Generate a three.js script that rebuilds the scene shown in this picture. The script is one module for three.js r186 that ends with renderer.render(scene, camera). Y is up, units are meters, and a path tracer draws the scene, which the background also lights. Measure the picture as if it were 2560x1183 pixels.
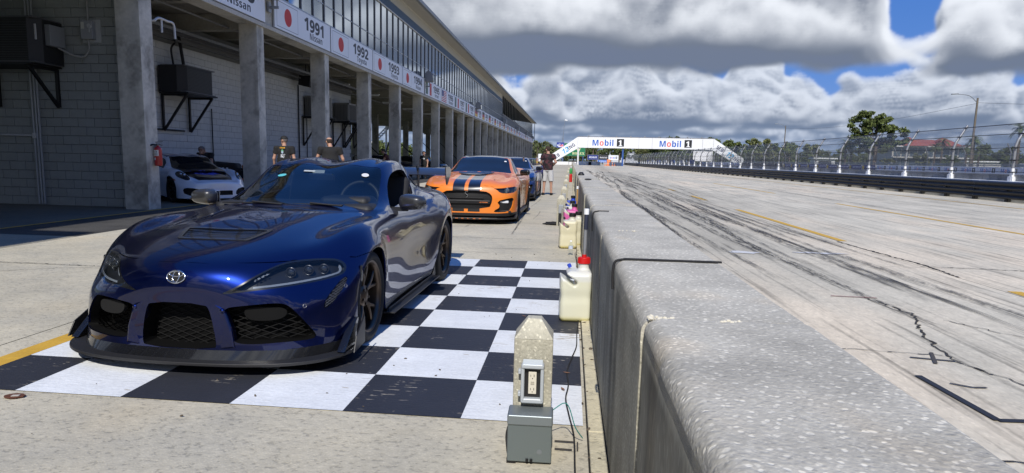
import * as THREE from 'three';
import { mergeGeometries, mergeVertices, toCreasedNormals } from 'three/addons/utils/BufferGeometryUtils.js';
import { RoundedBoxGeometry } from 'three/addons/geometries/RoundedBoxGeometry.js';

// ---------------------------------------------------------------- camera
const scene = new THREE.Scene();
const W0 = 2560, H0 = 1183, FOCAL = 1679.94, YAW = 0.11252, PITCH = 0.1412, ROLL = -0.01944, EYE = 1.2967;
const camera = new THREE.PerspectiveCamera(2 * Math.atan(H0 / 2 / FOCAL) * 180 / Math.PI, W0 / H0, 0.05, 6000);
{
  const cy = Math.cos(YAW), sy = Math.sin(YAW), cp = Math.cos(PITCH), sp = Math.sin(PITCH);
  const right = new THREE.Vector3(cy, 0, -sy), up = new THREE.Vector3(-sp * sy, cp, -sp * cy), back = new THREE.Vector3(sy * cp, sp, cp * cy);
  const cr = Math.cos(ROLL), sr = Math.sin(ROLL);
  const r2 = right.clone().multiplyScalar(cr).addScaledVector(up, -sr), u2 = right.clone().multiplyScalar(sr).addScaledVector(up, cr);
  camera.position.set(0, EYE, 0);
  camera.quaternion.setFromRotationMatrix(new THREE.Matrix4().makeBasis(r2, u2, back));
  camera.setViewOffset(W0, H0, 1280 - 1231.25, 591.5 - 634.85, W0, H0);
  camera.updateProjectionMatrix();
  scene.add(camera);
}
const renderer = new THREE.WebGLRenderer({ antialias: true });
renderer.setSize(1024, 473);
renderer.toneMapping = THREE.LinearToneMapping;
renderer.toneMappingExposure = 1.0;
renderer.shadowMap.enabled = true;
renderer.shadowMap.type = THREE.PCFSoftShadowMap;

// ---------------------------------------------------------------- sun
const SUN = new THREE.Vector3(0.012, 1, 1.03).normalize();
const sun = new THREE.DirectionalLight(new THREE.Color(1.0, 0.955, 0.88), 4.6);
sun.name = 'sun';
sun.position.copy(SUN).multiplyScalar(120).add(new THREE.Vector3(0, 0, -40));
sun.target.position.set(0, 0, -40);
sun.castShadow = true;
sun.shadow.mapSize.set(4096, 4096);
Object.assign(sun.shadow.camera, { left: -80, right: 80, top: 120, bottom: -120, near: 1, far: 400 });
scene.add(sun, sun.target);

// ---------------------------------------------------------------- noise
function mulberry(a) { return () => { a |= 0; a = a + 0x6D2B79F5 | 0; let t = Math.imul(a ^ a >>> 15, 1 | a); t = t + Math.imul(t ^ t >>> 7, 61 | t) ^ t; return ((t ^ t >>> 14) >>> 0) / 4294967296; }; }
const PERM = new Uint8Array(512), GX = new Float32Array(256), GY = new Float32Array(256), GZ = new Float32Array(256);
{
  const r = mulberry(7), p = [...Array(256).keys()];
  for (let i = 255; i > 0; i--) { const j = Math.floor(r() * (i + 1)); [p[i], p[j]] = [p[j], p[i]]; }
  for (let i = 0; i < 512; i++) PERM[i] = p[i & 255];
  for (let i = 0; i < 256; i++) { const z = 2 * r() - 1, a = 2 * Math.PI * r(), s = Math.sqrt(1 - z * z); GX[i] = s * Math.cos(a); GY[i] = s * Math.sin(a); GZ[i] = z; }
}
function noise3(x, y, z) {
  const fx = Math.floor(x), fy = Math.floor(y), fz = Math.floor(z), X = fx & 255, Y = fy & 255, Z = fz & 255;
  x -= fx; y -= fy; z -= fz;
  const u = x * x * x * (x * (x * 6 - 15) + 10), v = y * y * y * (y * (y * 6 - 15) + 10), w = z * z * z * (z * (z * 6 - 15) + 10);
  const A = PERM[X] + Y, B = PERM[X + 1] + Y, AA = PERM[A] + Z, AB = PERM[A + 1] + Z, BA = PERM[B] + Z, BB = PERM[B + 1] + Z;
  let h = PERM[AA]; const n000 = GX[h] * x + GY[h] * y + GZ[h] * z;
  h = PERM[BA]; const n100 = GX[h] * (x - 1) + GY[h] * y + GZ[h] * z;
  h = PERM[AB]; const n010 = GX[h] * x + GY[h] * (y - 1) + GZ[h] * z;
  h = PERM[BB]; const n110 = GX[h] * (x - 1) + GY[h] * (y - 1) + GZ[h] * z;
  h = PERM[AA + 1]; const n001 = GX[h] * x + GY[h] * y + GZ[h] * (z - 1);
  h = PERM[BA + 1]; const n101 = GX[h] * (x - 1) + GY[h] * y + GZ[h] * (z - 1);
  h = PERM[AB + 1]; const n011 = GX[h] * x + GY[h] * (y - 1) + GZ[h] * (z - 1);
  h = PERM[BB + 1]; const n111 = GX[h] * (x - 1) + GY[h] * (y - 1) + GZ[h] * (z - 1);
  const a = n000 + u * (n100 - n000), b = n010 + u * (n110 - n010), c = n001 + u * (n101 - n001), d = n011 + u * (n111 - n011);
  const e = a + v * (b - a), f = c + v * (d - c);
  return (e + w * (f - e)) * 1.5;
}
function fbm(x, y, z, o = 4) { let s = 0, a = 0.5, f = 1; for (let i = 0; i < o; i++) { s += a * noise3(x * f + i * 17.3, y * f + i * 5.1, z * f); a *= 0.5; f *= 2.03; } return s; }
const clamp = (x, a = 0, b = 1) => x < a ? a : x > b ? b : x, lerp = (a, b, t) => a + (b - a) * t;
const smooth = (a, b, x) => { const t = clamp((x - a) / (b - a)); return t * t * (3 - 2 * t); };
// ---------------------------------------------------------------- sky: air and a field of cumulus, computed by marching through the cloud layer
{
  const SW = 4096, SH = 2048, data = new Float32Array(SW * SH * 4);
  const BASE = 930, TOP = 2600, LOW = 720;
  // coverage of the ground plane by clouds (metres), -1..1
  const bank = [ // [x, z(forward), radius x, radius z, weight]
    [2700, 6900, 3300, 1100, 0.5], [-900, 6500, 1500, 900, 0.36], [4800, 10900, 6200, 2500, -1.2], [-2500, 10500, 2200, 1500, 0.25], [4500, 17200, 9500, 2100, 0.33],
    [1000, 21000, 9000, 1800, -0.15], [3000, 26000, 14000, 3000, 0.2], [3150, 7100, 420, 900, -0.3], [500, 1500, 5200, 2300, -0.55], [2500, 4550, 5200, 900, -0.4], [-6000, 5000, 4000, 3000, -0.15]];
  const cover = (x, z) => {
    let c = fbm(x / 5200 + 3.1, 2.7, z / 5200 + 8.2, 2) * 0.7 + noise3(x / 1900 + 2.2, 9.1, z / 1900) * 0.33 + 0.03;
    for (const [bx, bz, rx, rz, w] of bank) { const d = ((x - bx) / rx) ** 2 + ((z - bz) / rz) ** 2; if (d < 6) c += w * Math.exp(-d); }
    return c;
  };
  const density = (x, y, z, o) => {
    const h = (y - BASE - 190 * noise3(x / 1300, 3.3, z / 1300) - 60 * noise3(x / 420, 7.3, z / 420)) / (TOP - BASE);
    if (h <= 0 || h >= 1) return 0;
    const q = (x / z - 0.455 + 0.015 * noise3(z / 700, 4.4, y / 400)) / 0.026, c = cover(x, z) - (q * q < 6 && z > 2500 ? 1.2 * Math.exp(-q * q) * smooth(10500, 8000, z) * smooth(0.06, 0.2, h) : 0);
    const shape = c - 0.06 - 0.66 * h * h - 0.04 * h;
    if (shape < -0.32) return 0;
    const wx = x + 260 * noise3(y / 500, x / 900, z / 900), wz = z + 260 * noise3(x / 900, z / 900, y / 500);
    let e = noise3(wx / 1000, y / 900, wz / 1000) * 0.38 + noise3(wx / 430 + 9, y / 400, wz / 430) * 0.22;
    if (o > 2) e += noise3(x / 165, y / 145 + 4, z / 165) * 0.11;
    if (o > 3) e += noise3(x / 80, y / 72, z / 80 + 2) * 0.07 + noise3(x / 38, y / 36, z / 38 + 2) * 0.035;
    return clamp((shape + e * (0.45 + 0.9 * h)) * 7) * smooth(0, 0.1, h + 0.05 * e);
  };
  const sx = SUN.x, sy = SUN.y, sz = -SUN.z; // in x, y, forward
  const air = (el, out) => { // clear sky colour by elevation
    const t = Math.pow(1 - clamp(Math.sin(el)), 5), m = Math.pow(1 - clamp(Math.sin(el)), 16);
    out[0] = lerp(0.045, 0.15, t) + 0.2 * m; out[1] = lerp(0.165, 0.34, t) + 0.16 * m; out[2] = lerp(0.56, 0.78, t) + 0.03 * m;
  };
  const shade = (dx, dy, dz, steps, detail, out) => {
    const el = Math.asin(dy); air(Math.max(el, 0.003), out);
    if (dy < 0.012) dy = 0.012;
    const t0 = LOW / dy, t1 = Math.min(TOP / dy, t0 + 26000), step = (t1 - t0) / steps;
    let tr = 1, L = 0, D = 0;
    const j = ((Math.sin(dx * 9127.1 + dy * 7351.7 + dz * 3127.9) * 43758.5) % 1 + 1) % 1;
    for (let i = 0; i < steps && tr > 0.02; i++) {
      const t = t0 + (i + 0.25 + 0.5 * j) * step, x = dx * t, y = dy * t, z = dz * t;
      const d = density(x, y, z, t > 12500 ? 2 : t > 9800 ? Math.min(detail, 3) : detail);
      if (d <= 0) continue;
      let o = 0;
      for (const q of [70, 190, 420, 800]) o += density(x + sx * q, y + sy * q, z + sz * q, 2) * (q < 100 ? 90 : q < 200 ? 150 : 260);
      const h = Math.max(0, (y - BASE) / (TOP - BASE));
      const up = density(x, y + 110, z, 3) + density(x, y + 280, z, 2);
      const light = 0.64 * Math.exp(-o * 0.008) + 0.36 * Math.exp(-up * 1.7) + 0.135 + 0.16 * h;
      const a = 1 - Math.exp(-d * step * 0.011);
      L += tr * a * light; D += tr * a * t; tr *= 1 - a;
    }
    const al = (1 - tr) * smooth(-0.004, 0.012, el);
    if (al > 0.003) {
      const l = L / al, far = 1 - Math.exp(-(D / al) / 36000);
      let r = l * 0.9, g = l * 0.905 + 0.018, b = l * 0.9 + 0.06;
      r = lerp(r, 0.22, far); g = lerp(g, 0.33, far); b = lerp(b, 0.55, far);
      out[0] = lerp(out[0], r, al); out[1] = lerp(out[1], g, al); out[2] = lerp(out[2], b, al);
    }
  };
  const c = [0, 0, 0];
  const put = (i, j) => { const k = (j * SW + i) * 4; data[k] = c[0]; data[k + 1] = c[1]; data[k + 2] = c[2]; data[k + 3] = 1; };
  const at = (i, j, steps, detail) => {
    const phi = ((i + 0.5) / SW - 0.5) * 2 * Math.PI, el = ((j + 0.5) / SH - 0.5) * Math.PI;
    shade(Math.cos(el) * Math.cos(phi), Math.sin(el), -Math.cos(el) * Math.sin(phi), steps, detail, c);
  };
  // coarse everywhere, then bilinear; fine in the part of the sky that the picture resolves
  const Q = 8, h0 = SH / 2, cw = SW / Q, ch = h0 / Q + 1, coarse = new Float32Array(cw * ch * 3);
  for (let j = 0; j < ch; j++) for (let i = 0; i < cw; i++) { at(i * Q + Q / 2, Math.min(h0 + j * Q + Q / 2, SH - 1), 22, 3); coarse.set(c, (j * cw + i) * 3); }
  for (let j = 0; j < h0; j++) for (let i = 0; i < SW; i++) {
    const u = (i - Q / 2) / Q, v = clamp((j - Q / 2) / Q, 0, ch - 1.001), i0 = Math.floor(u), j0 = Math.floor(v), fu = u - i0, fv = v - j0, a = (i0 + cw) % cw, b = (i0 + 1) % cw;
    for (let q = 0; q < 3; q++) c[q] = lerp(lerp(coarse[(j0 * cw + a) * 3 + q], coarse[(j0 * cw + b) * 3 + q], fu), lerp(coarse[(j0 * cw + cw + a) * 3 + q], coarse[(j0 * cw + cw + b) * 3 + q], fu), fv);
    put(i, h0 + j);
  }
  const i0 = Math.round(SW * 0.135), i1 = Math.round(SW * 0.36), j1 = Math.round(SH * (0.5 + 17 / 180));
  for (let j = h0; j < j1; j++) for (let i = i0; i < i1; i++) { at(i, j, 90, 4); put(i, j); }
  for (let pass = 0; pass < 2; pass++) { const w = i1 - i0, row = new Float32Array(w * (j1 - h0) * 3); for (let j = h0; j < j1; j++) for (let i = i0; i < i1; i++) for (let q = 0; q < 3; q++) { const g = (a, b) => data[(clamp(b, h0, j1 - 1) * SW + a) * 4 + q]; row[((j - h0) * w + i - i0) * 3 + q] = pass ? g(i, j) * 0.8 + 0.1 * (g(i, j - 1) + g(i, j + 1)) : g(i, j) * 0.8 + 0.1 * (g(i - 1, j) + g(i + 1, j)); } for (let j = h0; j < j1; j++) for (let i = i0; i < i1; i++) for (let q = 0; q < 3; q++) data[(j * SW + i) * 4 + q] = row[((j - h0) * w + i - i0) * 3 + q]; }
  for (let j = 0; j < h0; j++) for (let i = 0; i < SW; i++) { c[0] = 0.3; c[1] = 0.28; c[2] = 0.24; put(i, j); }
  const sky = new THREE.DataTexture(data, SW, SH, THREE.RGBAFormat, THREE.FloatType);
  sky.mapping = THREE.EquirectangularReflectionMapping;
  sky.magFilter = THREE.LinearFilter; sky.minFilter = THREE.LinearFilter; sky.wrapS = THREE.RepeatWrapping;
  sky.needsUpdate = true;
  scene.background = sky; scene.environment = sky;
  scene.backgroundIntensity = 1.0; scene.environmentIntensity = 1.0;
}
// ---------------------------------------------------------------- helpers
const V = (x, y, z) => new THREE.Vector3(x, y, z);
const P3 = (x, y, f) => V(x, y, -f);                     // right, up, forward (metres along the road)
const counts = {};
function numbered(name) { const n = counts[name] = (counts[name] ?? -1) + 1; return n ? name + '_' + String(n).padStart(3, '0') : name; }
function tag(o, label, category, group) { o.userData.label = label; o.userData.category = category; if (group) o.userData.group = group; return o; }
function thing(name, label, category, pos = V(0, 0, 0), turn = 0, group) {
  const o = new THREE.Group(); o.name = numbered(name); o.position.copy(pos); o.rotation.y = turn; scene.add(o);
  return tag(o, label, category, group);
}
function part(name, geo, mat, parent, label) { const m = new THREE.Mesh(geo, mat); m.name = name; if (label) m.userData.label = label; parent.add(m); return m; }
function structure(name, geo, mat) { const m = new THREE.Mesh(geo, mat); m.name = numbered(name); m.userData.kind = 'structure'; scene.add(m); return m; }
function structureGroup(name) { const m = new THREE.Group(); m.name = numbered(name); m.userData.kind = 'structure'; scene.add(m); return m; }
function dup(o, pos, turn, label) { const c = o.clone(); c.userData = { ...o.userData }; c.name = numbered(o.name.replace(/_\d{3}$/, '')); if (pos) c.position.copy(pos); if (turn !== undefined) c.rotation.y = turn; if (label) c.userData.label = label; scene.add(c); return c; }

const M4 = new THREE.Matrix4(), Q = new THREE.Quaternion(), EU = new THREE.Euler();
function place(g, x = 0, y = 0, z = 0, rx = 0, ry = 0, rz = 0, sx = 1, sy = sx, sz = sx) {
  M4.compose(V(x, y, z), Q.setFromEuler(EU.set(rx, ry, rz)), V(sx, sy, sz)); g.applyMatrix4(M4); return g;
}
function clean(g) { g = g.index ? g.toNonIndexed() : g; for (const k of Object.keys(g.attributes)) if (!['position', 'normal', 'uv', 'color'].includes(k)) g.deleteAttribute(k); return g; }
function join(list) {
  list = list.map(clean);
  const hasColor = list.some((g) => g.attributes.color);
  for (const g of list) {
    if (!g.attributes.normal) g.computeVertexNormals();
    if (!g.attributes.uv) g.setAttribute('uv', new THREE.BufferAttribute(new Float32Array(g.attributes.position.count * 2), 2));
    if (hasColor && !g.attributes.color) g.setAttribute('color', new THREE.BufferAttribute(new Float32Array(g.attributes.position.count * 3).fill(1), 3));
  }
  return list.length === 1 ? list[0] : mergeGeometries(list);
}
// uv in metres from the dominant axis of each face
function boxUV(g, s = 1, ox = 0, oy = 0) {
  g = g.index ? g.toNonIndexed() : g;
  const p = g.attributes.position, uv = new Float32Array(p.count * 2), a = V(), b = V(), c = V(), n = V();
  for (let i = 0; i < p.count; i += 3) {
    a.fromBufferAttribute(p, i); b.fromBufferAttribute(p, i + 1); c.fromBufferAttribute(p, i + 2);
    n.copy(b).sub(a).cross(c.clone().sub(a));
    const x = Math.abs(n.x), y = Math.abs(n.y), z = Math.abs(n.z);
    [a, b, c].forEach((q, k) => { const j = (i + k) * 2; if (y >= x && y >= z) { uv[j] = q.x; uv[j + 1] = -q.z; } else if (x >= z) { uv[j] = -q.z; uv[j + 1] = q.y; } else { uv[j] = q.x; uv[j + 1] = q.y; } });
  }
  for (let i = 0; i < uv.length; i += 2) { uv[i] = uv[i] / s + ox; uv[i + 1] = uv[i + 1] / s + oy; }
  g.setAttribute('uv', new THREE.BufferAttribute(uv, 2)); return g;
}
// a box between two corners, chamfered by r, uv in metres
function bx(x0, y0, z0, x1, y1, z1, r = 0, s = 1) {
  const w = Math.abs(x1 - x0), h = Math.abs(y1 - y0), d = Math.abs(z1 - z0);
  const g = r > 0 ? new RoundedBoxGeometry(w, h, d, 1, Math.min(r, w / 2.01, h / 2.01, d / 2.01)) : new THREE.BoxGeometry(w, h, d);
  g.translate((x0 + x1) / 2, (y0 + y1) / 2, (z0 + z1) / 2);
  return boxUV(g, s);
}
const cb = (cx, cy, cz, w, h, d, r = 0) => bx(cx - w / 2, cy - h / 2, cz - d / 2, cx + w / 2, cy + h / 2, cz + d / 2, r);
function rod(a, b, r0, r1 = r0, n = 8, open = false) {
  const d = b.clone().sub(a), l = d.length(), g = new THREE.CylinderGeometry(r1, r0, l, n, 1, open);
  g.applyQuaternion(new THREE.Quaternion().setFromUnitVectors(V(0, 1, 0), d.normalize())); g.translate((a.x + b.x) / 2, (a.y + b.y) / 2, (a.z + b.z) / 2); return g;
}
function bar(a, b, w, h) { // rectangular bar
  const d = b.clone().sub(a), l = d.length(), g = new THREE.BoxGeometry(w, l, h);
  g.applyQuaternion(new THREE.Quaternion().setFromUnitVectors(V(0, 1, 0), d.normalize())); g.translate((a.x + b.x) / 2, (a.y + b.y) / 2, (a.z + b.z) / 2); return boxUV(g);
}
function tube(pts, r, n = 8, seg) { return new THREE.TubeGeometry(new THREE.CatmullRomCurve3(pts, false, 'centripetal'), seg ?? pts.length * 6, r, n, false); }
function lathe(pts, n = 24) { return new THREE.LatheGeometry(pts.map(([r, y]) => new THREE.Vector2(r, y)), n); }
function shapeOf(pts) { const s = new THREE.Shape(); pts.forEach(([x, y], i) => i ? s.lineTo(x, y) : s.moveTo(x, y)); s.closePath(); return s; }
function extrude(pts, depth, bevel = 0, holes = []) {
  const s = shapeOf(pts); for (const h of holes) s.holes.push(new THREE.Path(h.map(([x, y]) => new THREE.Vector2(x, y))));
  const g = new THREE.ExtrudeGeometry(s, { depth: depth - 2 * bevel, bevelEnabled: bevel > 0, bevelThickness: bevel, bevelSize: bevel, bevelOffset: -bevel, bevelSegments: 2, curveSegments: 8 });
  g.translate(0, 0, bevel); return g;
}
function plane(w, h) { return new THREE.PlaneGeometry(w, h); }
function quad(a, b, c, d) { // a b c d counter-clockwise
  const g = new THREE.BufferGeometry(); g.setAttribute('position', new THREE.Float32BufferAttribute([...a, ...b, ...c, ...a, ...c, ...d], 3));
  g.setAttribute('uv', new THREE.Float32BufferAttribute([0, 0, 1, 0, 1, 1, 0, 0, 1, 1, 0, 1], 2)); g.computeVertexNormals(); return g;
}
function tint(g, f) { // vertex colours from a function of position -> [r,g,b]
  const p = g.attributes.position, c = new Float32Array(p.count * 3);
  for (let i = 0; i < p.count; i++) { const q = f(p.getX(i), p.getY(i), p.getZ(i)); c[i * 3] = q[0]; c[i * 3 + 1] = q[1]; c[i * 3 + 2] = q[2]; }
  g.setAttribute('color', new THREE.BufferAttribute(c, 3)); return g;
}
function sheet(x0, x1, z0, z1, nx, nz, y = 0, s = 1) { // horizontal sheet, uv in metres
  const g = new THREE.PlaneGeometry(x1 - x0, z1 - z0, nx, nz); g.rotateX(-Math.PI / 2); g.translate((x0 + x1) / 2, y, (z0 + z1) / 2);
  const p = g.attributes.position, uv = g.attributes.uv; for (let i = 0; i < p.count; i++) uv.setXY(i, p.getX(i) / s, -p.getZ(i) / s); return g;
}

// ---------------------------------------------------------------- materials and computed textures
const lin = (r, g, b) => new THREE.Color().setRGB(r, g, b);
const std = (c, rough = 0.8, metal = 0, o = {}) => new THREE.MeshStandardMaterial({ color: Array.isArray(c) ? lin(...c) : c, roughness: rough, metalness: metal, ...o });
const phys = (c, rough, metal, o = {}) => new THREE.MeshPhysicalMaterial({ color: Array.isArray(c) ? lin(...c) : c, roughness: rough, metalness: metal, ...o });
const toS = (x) => 255 * clamp(x <= 0.0031308 ? 12.92 * x : 1.055 * Math.pow(x, 1 / 2.4) - 0.055);
// tiling texture from f(u, v) in 0..1 -> [r,g,b] linear, height
function tex(n, m, f, wantHeight = true) {
  const col = new Uint8Array(n * m * 4), hei = wantHeight ? new Uint8Array(n * m * 4) : null;
  for (let j = 0; j < m; j++) for (let i = 0; i < n; i++) {
    const q = f(i / n, j / m), k = (j * n + i) * 4;
    col[k] = toS(q[0]); col[k + 1] = toS(q[1]); col[k + 2] = toS(q[2]); col[k + 3] = 255;
    if (hei) { hei[k] = hei[k + 1] = hei[k + 2] = clamp(q[3]) * 255; hei[k + 3] = 255; }
  }
  const mk = (d, srgb) => { const t = new THREE.DataTexture(d, n, m, THREE.RGBAFormat); t.wrapS = t.wrapT = THREE.RepeatWrapping; t.magFilter = THREE.LinearFilter; t.minFilter = THREE.LinearMipmapLinearFilter; t.generateMipmaps = true; if (srgb) t.colorSpace = THREE.SRGBColorSpace; t.needsUpdate = true; return t; };
  return { map: mk(col, true), bump: hei && mk(hei, false) };
}
// tiling noise: noise on a torus of period p cells
function tn(u, v, p, seed = 0, q = p) {
  const x = u * p, y = v * q, fx = Math.floor(x), fy = Math.floor(y), a = x - fx, b = y - fy, w = (t) => t * t * (3 - 2 * t);
  const h = (i, j) => { i = ((i % p) + p) % p; j = ((j % q) + q) % q; return PERM[(PERM[(i + seed * 37) & 255] + j + (i >> 8) * 7 + (j >> 8) * 13) & 255] / 255; };
  return lerp(lerp(h(fx, fy), h(fx + 1, fy), w(a)), lerp(h(fx, fy + 1), h(fx + 1, fy + 1), w(a)), w(b));
}
const tf = (u, v, p, o, seed = 0) => { let s = 0, a = 0.5; for (let i = 0; i < o; i++) { s += a * tn(u, v, p, seed + i); a *= 0.5; p *= 2; } return s / (1 - Math.pow(0.5, o)); };
// scattered pebbles: distance to the nearest of jittered points, cell value
function worley(u, v, p, seed = 0) {
  const x = u * p, y = v * p, ix = Math.floor(x), iy = Math.floor(y); let d = 9, id = 0;
  for (let j = -1; j <= 1; j++) for (let i = -1; i <= 1; i++) {
    const cx = ((ix + i) % p + p) % p, cy = ((iy + j) % p + p) % p, h = PERM[(PERM[(cx + seed) & 255] + cy + (cx >> 8) * 31) & 255], h2 = PERM[(h + cx * 3 + cy * 5 + 91) & 255];
    const e = Math.hypot(ix + i + h / 255 - x, iy + j + h2 / 255 - y); if (e < d) { d = e; id = h ^ (h2 << 1) & 255; }
  }
  return [d, (id & 255) / 255];
}
const TEX = {};
// worn concrete paving, sand coloured with fine stones, 2 m
TEX.paving = tex(1024, 1024, (u, v) => {
  const a = tf(u, v, 6, 5), b = tf(u, v, 90, 3, 5), [d, id] = worley(u, v, 150, 3), st = tf(u, v * 1, 40, 2, 9);
  const stone = d < 0.32 ? (id - 0.4) * 0.22 : 0, pit = b < 0.3 ? -0.07 : 0, brush = (tn(u, v, 8, 21, 256) - 0.5) * 0.05;
  const l = 0.50 + (a - 0.5) * 0.18 + (b - 0.5) * 0.12 + stone * 0.55 + pit + brush + (st - 0.5) * 0.06;
  return [l * 1.0, l * 0.92 - (a - 0.5) * 0.02, l * 0.715 - (a - 0.5) * 0.05, 0.5 + stone * 1.2 + (b - 0.5) * 0.5 + pit * 3];
});
// barrier concrete with pale shell flecks and pits, 1 m
TEX.shell = tex(1024, 1024, (u, v) => {
  const a = tf(u, v, 5, 5, 2), b = tf(u, v, 120, 2, 6), wx = tf(u, v, 24, 2, 15) - 0.5, wy = tf(u, v, 24, 2, 25) - 0.5;
  const [d, id] = worley(u + wx * 0.02, v + wy * 0.02, 56, 8), [d2, id2] = worley(u + wy * 0.01, v, 110, 31);
  const fl = id > 0.55 ? smooth(0.36, 0.18, d) * (id - 0.35) : 0, fl2 = id2 > 0.6 ? smooth(0.32, 0.15, d2) * 0.35 : 0, pit = id < 0.16 ? smooth(0.3, 0.1, d) : 0;
  const l = 0.40 + (a - 0.5) * 0.2 + (b - 0.5) * 0.12 + fl * 0.4 + fl2 * 0.2 - pit * 0.06;
  return [l * 1.0, l * 0.945, l * 0.79, 0.45 + fl * 0.3 + fl2 * 0.2 - pit * 0.12 + (b - 0.5) * 0.5];
});
// smooth grey cast concrete, 3 m
TEX.cast = tex(512, 512, (u, v) => {
  const a = tf(u, v, 4, 6, 4), b = tf(u, v, 60, 3, 8), blot = smooth(0.55, 0.72, tf(u, v, 7, 4, 12));
  const l = 0.33 + (a - 0.5) * 0.22 + (b - 0.5) * 0.08 - blot * 0.1;
  return [l, l * 0.985, l * 0.94, 0.5 + (b - 0.5) * 0.5 + (a - 0.5) * 0.4];
});
// road concrete with lengthwise streaks, 4 m wide x 8 m long
TEX.road = tex(1024, 1024, (u, v) => {
  const a = tf(u, v, 5, 5, 6), b = tf(u, v, 120, 3, 8), s = tn(u, v, 90, 3, 6) * 0.6 + tn(u, v, 200, 14, 10) * 0.4, [d, id] = worley(u, v, 170, 5);
  const stone = d < 0.3 ? (id - 0.45) * 0.14 : 0;
  const l = 0.53 + (a - 0.5) * 0.17 + (b - 0.5) * 0.15 - Math.max(0, s - 0.56) * 0.75 + stone;
  return [l, l * 0.925, l * 0.735, 0.5 + (b - 0.5) * 0.7 + stone * 1.5];
});
TEX.asphalt = tex(512, 512, (u, v) => {
  const a = tf(u, v, 5, 4, 3), [d, id] = worley(u, v, 120, 4);
  const l = 0.05 + (a - 0.5) * 0.035 + (id - 0.5) * 0.05 * smooth(0.5, 0.2, d);
  return [l, l * 0.96, l * 0.88, 0.5 + smooth(0.5, 0.1, d) * 0.4];
});
// paint brushed over rough concrete, worn through in spots, 1.2 m
const paint = (base, seed, wear) => tex(1024, 1024, (u, v) => {
  const a = tf(u, v, 6, 5, seed), b = tf(u, v, 100, 3, seed + 3), w = tn(u, v, 14, seed, 120) * 0.55 + tn(u, v, 40, seed + 7, 300) * 0.45, chip = smooth(wear, wear + 0.05, w * 0.62 + a * 0.4) * smooth(0.4, 0.6, tf(u, v, 3, 3, seed + 11));
  const c = [0.38, 0.34, 0.27], k = 1 + (a - 0.5) * 0.25 + (b - 0.5) * 0.2 + (w - 0.5) * 0.16;
  return [lerp(base[0] * k, c[0], chip), lerp(base[1] * k, c[1], chip), lerp(base[2] * k, c[2], chip), 0.5 + (b - 0.5) * 0.5 + (w - 0.5) * 0.5 - chip * 0.2];
});
TEX.white = paint([0.70, 0.72, 0.73], 40, 0.63);
TEX.black = paint([0.024, 0.026, 0.034], 60, 0.735);
TEX.yellow = paint([0.55, 0.33, 0.04], 80, 0.66);
TEX.wood = tex(256, 256, (u, v) => { const a = tn(u, v, 60, 3, 4), l = 0.16 + (a - 0.5) * 0.08; return [l, l * 0.85, l * 0.68, a]; });
TEX.carbon = tex(128, 128, (u, v) => { const i = Math.floor(u * 16), j = Math.floor(v * 16), k = (i + j) % 4 < 2, l = k ? 0.035 : 0.012; return [l, l, l * 1.05, k ? 0.7 : 0.3]; });
const mat = {};
const withTex = (t, s, o = {}) => { const w = (q) => { if (!q) return null; const c = q.clone(); c.repeat.set(1 / s[0], 1 / s[1]); c.needsUpdate = true; return c; }; return new THREE.MeshStandardMaterial({ map: w(t.map), bumpMap: w(t.bump), bumpScale: o.bump ?? 0.003, roughness: o.rough ?? 0.9, vertexColors: !!o.vc, color: o.color ? lin(...o.color) : 0xffffff }); };
mat.paving = withTex(TEX.paving, [2, 2], { vc: true, bump: 0.004 });
mat.shell = withTex(TEX.shell, [1, 1], { vc: true, bump: 0.004 });
mat.cast = withTex(TEX.cast, [3, 3], { bump: 0.003 });
mat.castVC = withTex(TEX.cast, [3, 3], { bump: 0.003, vc: true });
mat.road = withTex(TEX.road, [4, 8], { vc: true, bump: 0.004 });
mat.asphalt = withTex(TEX.asphalt, [1.5, 1.5], { vc: true, bump: 0.004 });
mat.whitePaint = withTex(TEX.white, [1.2, 1.2], { bump: 0.0025, rough: 0.75 });
mat.blackPaint = withTex(TEX.black, [1.2, 1.2], { bump: 0.0025, rough: 0.62 });
mat.yellowPaint = withTex(TEX.yellow, [1.2, 1.2], { bump: 0.002, rough: 0.75 });
TEX.blockFace = tex(256, 256, (u, v) => { const a = tf(u, v, 4, 4, 31), b = tf(u, v, 50, 3, 33), l = 0.46 + (a - 0.5) * 0.07 + (b - 0.5) * 0.05; return [l, l * 1.01, l * 1.0, 0.5 + (b - 0.5) * 0.9]; });
mat.blockPaint = withTex(TEX.blockFace, [1, 1], { bump: 0.003 });
mat.wood = withTex(TEX.wood, [0.5, 3], { bump: 0.004 });
mat.blackMetal = std([0.012, 0.012, 0.013], 0.55, 0.3);
mat.greyMetal = std([0.3, 0.31, 0.32], 0.5, 0.6);
mat.galv = std([0.3, 0.31, 0.33], 0.5, 0.6);
mat.whiteMetal = std([0.72, 0.73, 0.74], 0.45, 0);
mat.rubber = std([0.014, 0.014, 0.015], 0.85);
mat.blackPlastic = std([0.012, 0.012, 0.013], 0.5);
mat.dark = std([0.006, 0.006, 0.007], 0.9);
mat.white = std([0.75, 0.76, 0.77], 0.55);
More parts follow.
